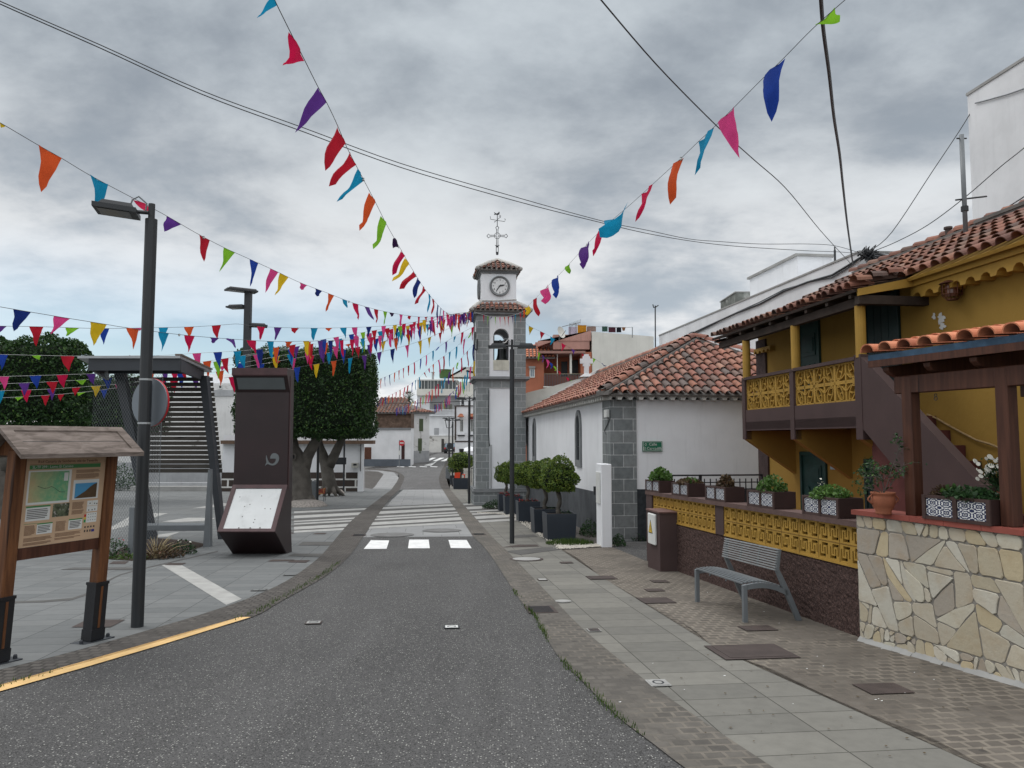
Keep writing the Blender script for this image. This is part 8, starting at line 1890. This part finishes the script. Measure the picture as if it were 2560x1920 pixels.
def bunting(label, px, Y0, Y1, n=None, spec=None, seed=1, cord=CORD, fw=.27, fl=.46, wind=0., gap=None, skip=.0, r=.004, knots=True, dd=5):
    """px: cord polyline in the photograph; Y0, Y1: distances of its ends; spec: explicit flags (x_left, x_right, tip_x, tip_y, colour)"""
    dp = dense(px, dd); pts = pline(dp, Y0, Y1); rnd = random.Random(seed)
    o = thing('bunting', label, 'bunting', tuple(pts[0]), 'strings of coloured triangular bunting fanning out from the tower')
    m = MB(); m.tube(pts, r, 4); m.build('cord', cord, o)
    def at(x):
        for (a, b, p, q) in zip(dp, dp[1:], pts, pts[1:]):
            if min(a[0], b[0]) <= x <= max(a[0], b[0]) and a[0] != b[0]: return p.lerp(q, (x-a[0])/(b[0]-a[0]))
        return pts[0] if abs(x-dp[0][0]) < abs(x-dp[-1][0]) else pts[-1]
    used = None
    if spec:
        for s in spec:
            xl_, xr_, tx, ty, c = s[:5]; A, B = at(xl_), at(xr_); T = P(tx, ty, (A.y+B.y)/2); flag_mesh(o, A, B, T, c, rnd, curl=.04)
        used = max(max(at(s[0]).y, at(s[1]).y) for s in spec)
    L = [0.]
    for a, b in zip(pts, pts[1:]): L.append(L[-1]+(b-a).length)
    def atl(l):
        for i in range(len(L)-1):
            if L[i] <= l <= L[i+1]: return pts[i].lerp(pts[i+1], (l-L[i])/max(1e-9, L[i+1]-L[i]))
        return pts[-1]
    l = rnd.uniform(.05, .4); cols = list('otcvngyprbcrpvt')
    while l < L[-1]-.3:
        A, B = atl(l), atl(l+fw*rnd.uniform(.85, 1.05)); l += (gap or .62)*rnd.uniform(.85, 1.2)
        if spec:
            if A.y < used+.35: continue      # carry on where the measured flags stop
        if rnd.random() < skip: continue
        ll = fl*rnd.uniform(.85, 1.1); cr_ = rnd.random()
        T = (A+B)/2+Vector((wind*rnd.uniform(.2, 1.2)*ll+rnd.gauss(0, .05)*ll, rnd.gauss(0, .12)*ll, -ll))
        c = rnd.choice(cols)
        if cr_ < .12: T = (A+B)/2+Vector((rnd.uniform(-.3, .3)*ll, rnd.uniform(-.2, .2)*ll, -ll*rnd.uniform(.25, .45)))
        flag_mesh(o, A, B, T, c, rnd, curl=.10)
    if knots:
        m = MB()
        for k in (.17, .43, .71): q = atl(L[-1]*k); m.lathe([(.006, -.03), (.022, -.02), (.012, .0), (.018, .012)], q, 7)
        m.build('knot', CORDW, o)
    return o
HX, HY, HYd = 1183, 779, 30.3
z2 = lambda x, y: (1280+x*.5787, y*.5787)
# S1 right hand string from the tower to the top right
bunting('bunting string climbing from the tower to the top right, big blue flag near its end',
        [(2135, -20), (2110, 2), z2(1303, 120), z2(1172, 253), z2(1072, 350), z2(967, 456), z2(880, 542), z2(805, 612), z2(732, 682), z2(620, 785), z2(520, 876), z2(405, 975), z2(325, 1055), z2(215, 1175), z2(100, 1290), (1310, 776)], 5.6, 30.0,
        spec=[(*[1280+v*.5787 for v in (1303, 1390)], *z2(1418, 95), 'g'), (*[1280+v*.5787 for v in (1072, 1172)], *z2(1108, 522), 'b'), (*[1280+v*.5787 for v in (896, 965)], *z2(974, 686), 'p'), (*[1280+v*.5787 for v in (805, 870)], *z2(803, 762), 't'),
              (*[1280+v*.5787 for v in (675, 732)], *z2(679, 882), 'o'), (*[1280+v*.5787 for v in (563, 610)], *z2(546, 964), 'c'), (*[1280+v*.5787 for v in (420, 518)], *z2(396, 1040), 't'), (*[1280+v*.5787 for v in (378, 405)], *z2(345, 1106), 'c'), (*[1280+v*.5787 for v in (300, 338)], *z2(297, 1162), 'v'),
              (*[1280+v*.5787 for v in (232, 250)], *z2(240, 1183), 'g'), (*[1280+v*.5787 for v in (180, 203)], *z2(186, 1290), 'b'), (*[1280+v*.5787 for v in (135, 163)], *z2(147, 1315), 'p'), (*[1280+v*.5787 for v in (90, 103)], *z2(110, 1368), 'r'), (*[1280+v*.5787 for v in (62, 76)], *z2(72, 1362), 'y'), (*[1280+v*.5787 for v in (40, 56)], *z2(50, 1375), 'o')], seed=3, gap=.9)
z1 = lambda x, y: (x*.5787, y*.5787)
def sp1(l): return [(a*.5787, b*.5787, c*.5787, d*.5787, e) for a, b, c, d, e in l]
bunting('bunting string dropping steeply from the top centre-left to the tower, wind-blown flags',
        [z1(1175, -30), z1(1195, 18), z1(1255, 140), z1(1315, 258), z1(1372, 372), z1(1412, 445), z1(1455, 535), z1(1500, 640), z1(1570, 775), z1(1625, 880), z1(1670, 970), z1(1730, 1075), z1(1800, 1195), z1(1850, 1268), z1(1920, 1345), z1(1975, 1360), (HX, HY)], 5.6, HYd,
        spec=sp1([(1180, 1198, 1110, 80, 't'), (1255, 1318, 1240, 295, 'c'), (1376, 1412, 1266, 568, 'v'), (1455, 1490, 1389, 728, 'r'), (1506, 1535, 1417, 802, 'r'), (1545, 1572, 1464, 880, 't'), (1601, 1625, 1551, 997, 'o'), (1652, 1672, 1613, 1078, 'g'), (1700, 1727, 1695, 1045, 'k'), (1730, 1746, 1690, 1187, 'c'), (1755, 1770, 1699, 1220, 'y'), (1782, 1797, 1724, 1248, 'r'), (1802, 1815, 1781, 1285, 'n'), (1825, 1838, 1797, 1318, 'r'), (1851, 1860, 1853, 1352, 't'), (1868, 1877, 1871, 1360, 'r')]), seed=4, gap=.8)
bunting('high bunting string from the upper left edge, passing the near lamp head, to the tower',
        [z1(-60, 500), z1(0, 530), z1(162, 625), z1(265, 683), z1(385, 755), z1(560, 848), z1(715, 930), z1(850, 1008), z1(965, 1068), z1(1075, 1118), z1(1200, 1175), z1(1290, 1218), z1(1420, 1268), z1(1530, 1310), z1(1660, 1345), z1(1800, 1368), z1(1900, 1366), z1(1975, 1355), (HX, HY)], 7.2, HYd,
        spec=sp1([(-12, 26, 8, 552, 'y'), (162, 265, 170, 828, 'o'), (385, 465, 422, 926, 't'), (562, 640, 652, 935, 'c'), (718, 782, 702, 993, 'v'), (858, 905, 874, 1130, 'r'), (968, 1015, 955, 1178, 'g'), (1078, 1115, 1086, 1240, 'b'), (1168, 1203, 1140, 1263, 'p'), (1212, 1248, 1190, 1278, 'y'), (1290, 1325, 1300, 1252, 'p'), (1357, 1390, 1366, 1280, 'n'), (1416, 1442, 1410, 1348, 'o'), (1477, 1500, 1495, 1332, 't'), (1525, 1550, 1549, 1382, 'c'), (1572, 1595, 1610, 1385, 'v'), (1618, 1636, 1628, 1397, 'r'), (1655, 1672, 1662, 1405, 'g'), (1686, 1706, 1690, 1368, 'k'), (1723, 1738, 1729, 1412, 'p'), (1760, 1776, 1765, 1380, 'r')]), seed=5, gap=.75)
bunting('bunting string starting above the left boxy tree with navy, pink and yellow flags',
        [(-40, 758), (0, 767), (136, 790), (260, 810), (315, 819), (463, 838), (613, 850), (700, 854), (752, 853), (868, 850), (960, 838), (1040, 818), (1110, 800), (HX, HY)], 9.5, HYd,
        spec=sp1([(55, 133, 55, 1430, 'n'), (233, 303, 225, 1448, 'p'), (390, 462, 397, 1492, 'y'), (545, 600, 582, 1510, 'o'), (685, 730, 703, 1520, 't'), (798, 842, 815, 1525, 'c'), (905, 945, 918, 1483, 'v'), (972, 1012, 1022, 1502, 'v'), (1067, 1108, 1105, 1530, 'c'), (1150, 1182, 1172, 1550, 't'), (1228, 1262, 1240, 1500, 'o'), (1307, 1335, 1325, 1540, 'y')]), seed=6, gap=.62)
bunting('nearly level bunting string across the left, tied at the square lamp mast',
        [(-40, 812), (0, 815), (110, 817), (240, 821), (347, 820), (480, 817), (560, 812), (596, 810), (642, 816), (752, 820), (868, 819), (984, 813), (1060, 800), (1110, 788), (HX, HY)], 13, HYd,
        spec=sp1([(-20, 30, 0, 1440, 'v'), (125, 188, 157, 1496, 'r'), (283, 343, 290, 1455, 'g'), (430, 472, 445, 1490, 'b'), (575, 622, 600, 1430, 'p'), (685, 727, 705, 1470, 't'), (795, 838, 818, 1468, 'o'), (915, 955, 937, 1470, 'r'), (1108, 1145, 1125, 1470, 'c'), (1183, 1217, 1190, 1472, 'v'), (1255, 1292, 1268, 1440, 'r'), (1340, 1372, 1350, 1472, 't'), (1406, 1437, 1418, 1432, 'o'), (1470, 1498, 1495, 1465, 't'), (1520, 1545, 1540, 1470, 'p'), (1580, 1605, 1590, 1458, 'n')]), seed=7, gap=.62)
def auto(label, px, Y0, Y1, seed, **k): return bunting(label, px, Y0, Y1, seed=seed, **k)
z3 = lambda x, y: (x*.18083, 740+y*.18083)
auto('bunting string low over the shelter roof, starting with blue, lime and red flags',
     [(-40, 884), (0, 886), z3(600, 822), z3(1250, 832), (347, 889), (400, 888.5), (509, 882), (600, 877), (694, 868), (800, 850), (900, 832), (1020, 812), (1110, 796), (HX, HY)], 15, HYd, 8, cord=CORDW, wind=.12,
     spec=[(*[x*.18083 for x in (-60, 110)], *z3(25, 1030), 'b'), (*[x*.18083 for x in (435, 565)], *z3(540, 890), 'g'), (*[x*.18083 for x in (835, 1030)], *z3(945, 1050), 'r'), (*[x*.18083 for x in (1290, 1450)], *z3(1370, 980), 'v'), (*[x*.18083 for x in (1680, 1840)], *z3(1760, 990), 'c'), (*[x*.18083 for x in (2060, 2200)], *z3(2130, 985), 't')])
auto('bunting string across the left tree, pink, blue and crimson flags, second of the low ones',
     [(-40, 944), (0, 941.5), z3(600, 1097), z3(940, 1085), z3(1320, 1072), (300, 928), (420, 915), (530, 901), (660, 880), (800, 856), (930, 832), (1050, 808), (1120, 792), (HX, HY)], 15.5, HYd, 9, cord=CORDW, wind=.1,
     spec=[(*[x*.18083 for x in (-30, 130)], *z3(75, 1300), 'p'), (*[x*.18083 for x in (405, 570)], *z3(508, 1290), 'b'), (*[x*.18083 for x in (775, 940)], *z3(872, 1280), 'c'), (*[x*.18083 for x in (1185, 1325)], *z3(1290, 1230), 'v'), (*[x*.18083 for x in (1580, 1680)], *z3(1640, 1220), 'r')])
auto('bunting string across the left tree, violet and red flags, third of the low ones',
     [(-40, 962), (0, 960), z3(600, 1190), z3(1000, 1168), z3(1550, 1130), (340, 938), (480, 914), (600, 893), (720, 873), (840, 852), (960, 828), (1080, 800), (HX, HY)], 16, HYd, 10, cord=CORDW, wind=.1,
     spec=[(*[x*.18083 for x in (255, 415)], *z3(345, 1385), 'v'), (*[x*.18083 for x in (640, 805)], *z3(740, 1350), 'r'), (*[x*.18083 for x in (1030, 1195)], *z3(1140, 1230), 'g'), (*[x*.18083 for x in (1415, 1555)], *z3(1500, 1290), 'b')])
auto('bunting string across the left tree, turquoise then yellow flags, fourth of the low ones',
     [(-40, 980), (0, 977), z3(600, 1290), z3(1100, 1260), z3(1600, 1222), (330, 957), (470, 930), (600, 908), (720, 886), (850, 864), (980, 838), (1090, 806), (HX, HY)], 16.5, HYd, 11, cord=CORDW, wind=.1,
     spec=[(*[x*.18083 for x in (-70, 70)], *z3(10, 1490), 't'), (*[x*.18083 for x in (285, 435)], *z3(362, 1475), 'c'), (*[x*.18083 for x in (650, 770)], *z3(725, 1445), 'v'), (*[x*.18083 for x in (995, 1115)], *z3(1035, 1385), 'r'), (*[x*.18083 for x in (1260, 1395)], *z3(1325, 1400), 'y'), (*[x*.18083 for x in (1590, 1700)], *z3(1680, 1400), 'p')])
auto('bunting string across the left tree, lime and dull red flags, lowest of all',
     [(-40, 997), (0, 995), z3(600, 1375), z3(1100, 1335), z3(1500, 1285), (320, 965), (450, 944), (560, 926), (700, 902), (830, 880), (960, 853), (1080, 815), (HX, HY)], 17, HYd, 12, cord=CORDW, wind=.1,
     spec=[(*[x*.18083 for x in (200, 330)], *z3(250, 1450), 'g'), (*[x*.18083 for x in (565, 690)], *z3(632, 1520), 'r'), (*[x*.18083 for x in (795, 890)], *z3(830, 1455), 'r'), (*[x*.18083 for x in (1070, 1200)], *z3(1080, 1385), 'g'), (*[x*.18083 for x in (1385, 1490)], *z3(1440, 1420), 'b')])
auto('bunting string rising behind the boxy tree to the tower, just above the open sky strings',
     [(560, 945), (700, 925), (820, 905), (950, 880), (1040, 856), (1120, 822), (HX, HY)], 19, HYd, 13, wind=.05, gap=.75)
# strings from the tower down the far side of the plaza and street
auto('faint far bunting string sloping down left from the tower, upper of the open-sky pair', [(1186, 816), (1130, 845), (1060, 892), (1000, 925), (954, 946), (925, 958)], 30.5, 52, 14, wind=.0, gap=1.25, fw=.34, fl=.62)
auto('faint far bunting string sloping down left from the tower, lower of the open-sky pair', [(1186, 822), (1140, 868), (1090, 905), (1040, 950), (1000, 975), (965, 992), (935, 1000)], 30.5, 58, 15, wind=.0, gap=1.25, fw=.36, fl=.66)
auto('far bunting string from the tower down in front of the glazed white block', [(1187, 858), (1160, 888), (1124, 930), (1090, 965), (1058, 990), (1020, 1012), (990, 1020)], 30.5, 75, 16, gap=1.7, fw=.45, fl=.75)
auto('farthest bunting string hanging from the tower over the street in front of the balcony', [(1187, 900), (1168, 930), (1140, 970), (1110, 1000), (1085, 1015)], 31, 85, 17, gap=2.0, fw=.5, fl=.8)
auto('bunting string right of the tower running to the white cross, yellow red and blue flags', [(1314, 806), (1323, 815), (1361, 833), (1381, 844), (1415, 864), (1437, 876), (1465, 888), (1490, 899), (1520, 920)], 31, 36, 18, gap=.60,
     spec=[(1322.5, 1334, 1323, 838, 'y'), (1351, 1362, 1352, 851, 'r'), (1376, 1388, 1377, 864, 't'), (1404, 1415, 1405, 879, 'c'), (1429, 1438, 1434, 887, 'v'), (1453, 1463, 1457, 899, 'r'), (1480, 1489, 1479, 913, 'g'), (1503, 1515, 1514, 916, 'n')], knots=False)
auto('second bunting string right of the tower in front of the terracotta balcony', [(1314, 862), (1347, 881), (1358, 890), (1374, 904), (1392, 921), (1405, 935), (1425, 948), (1440, 962)], 31, 40, 19, gap=.6,
     spec=[(1344, 1350, 1346, 902, 'g'), (1355, 1362, 1358, 907, 'v'), (1367, 1375, 1369, 921, 'p'), (1376, 1383, 1378, 922, 'b'), (1385, 1392, 1389, 927, 'g'), (1397, 1403, 1399, 938, 'r'), (1417, 1423, 1419, 953, 'c')], knots=False)
auto('short bunting swag hung across the belfry front of the tower', [(1186, 780), (1205, 786), (1225, 791), (1250, 792.5), (1275, 790), (1300, 782), (1316, 774)], 30.3, 30.3, 20, gap=.16, fw=.05, fl=.40, wind=.0, r=.006, knots=False, cord=CORDW)
print('flags', TOTAL[0], 'objects', len(bpy.data.objects))
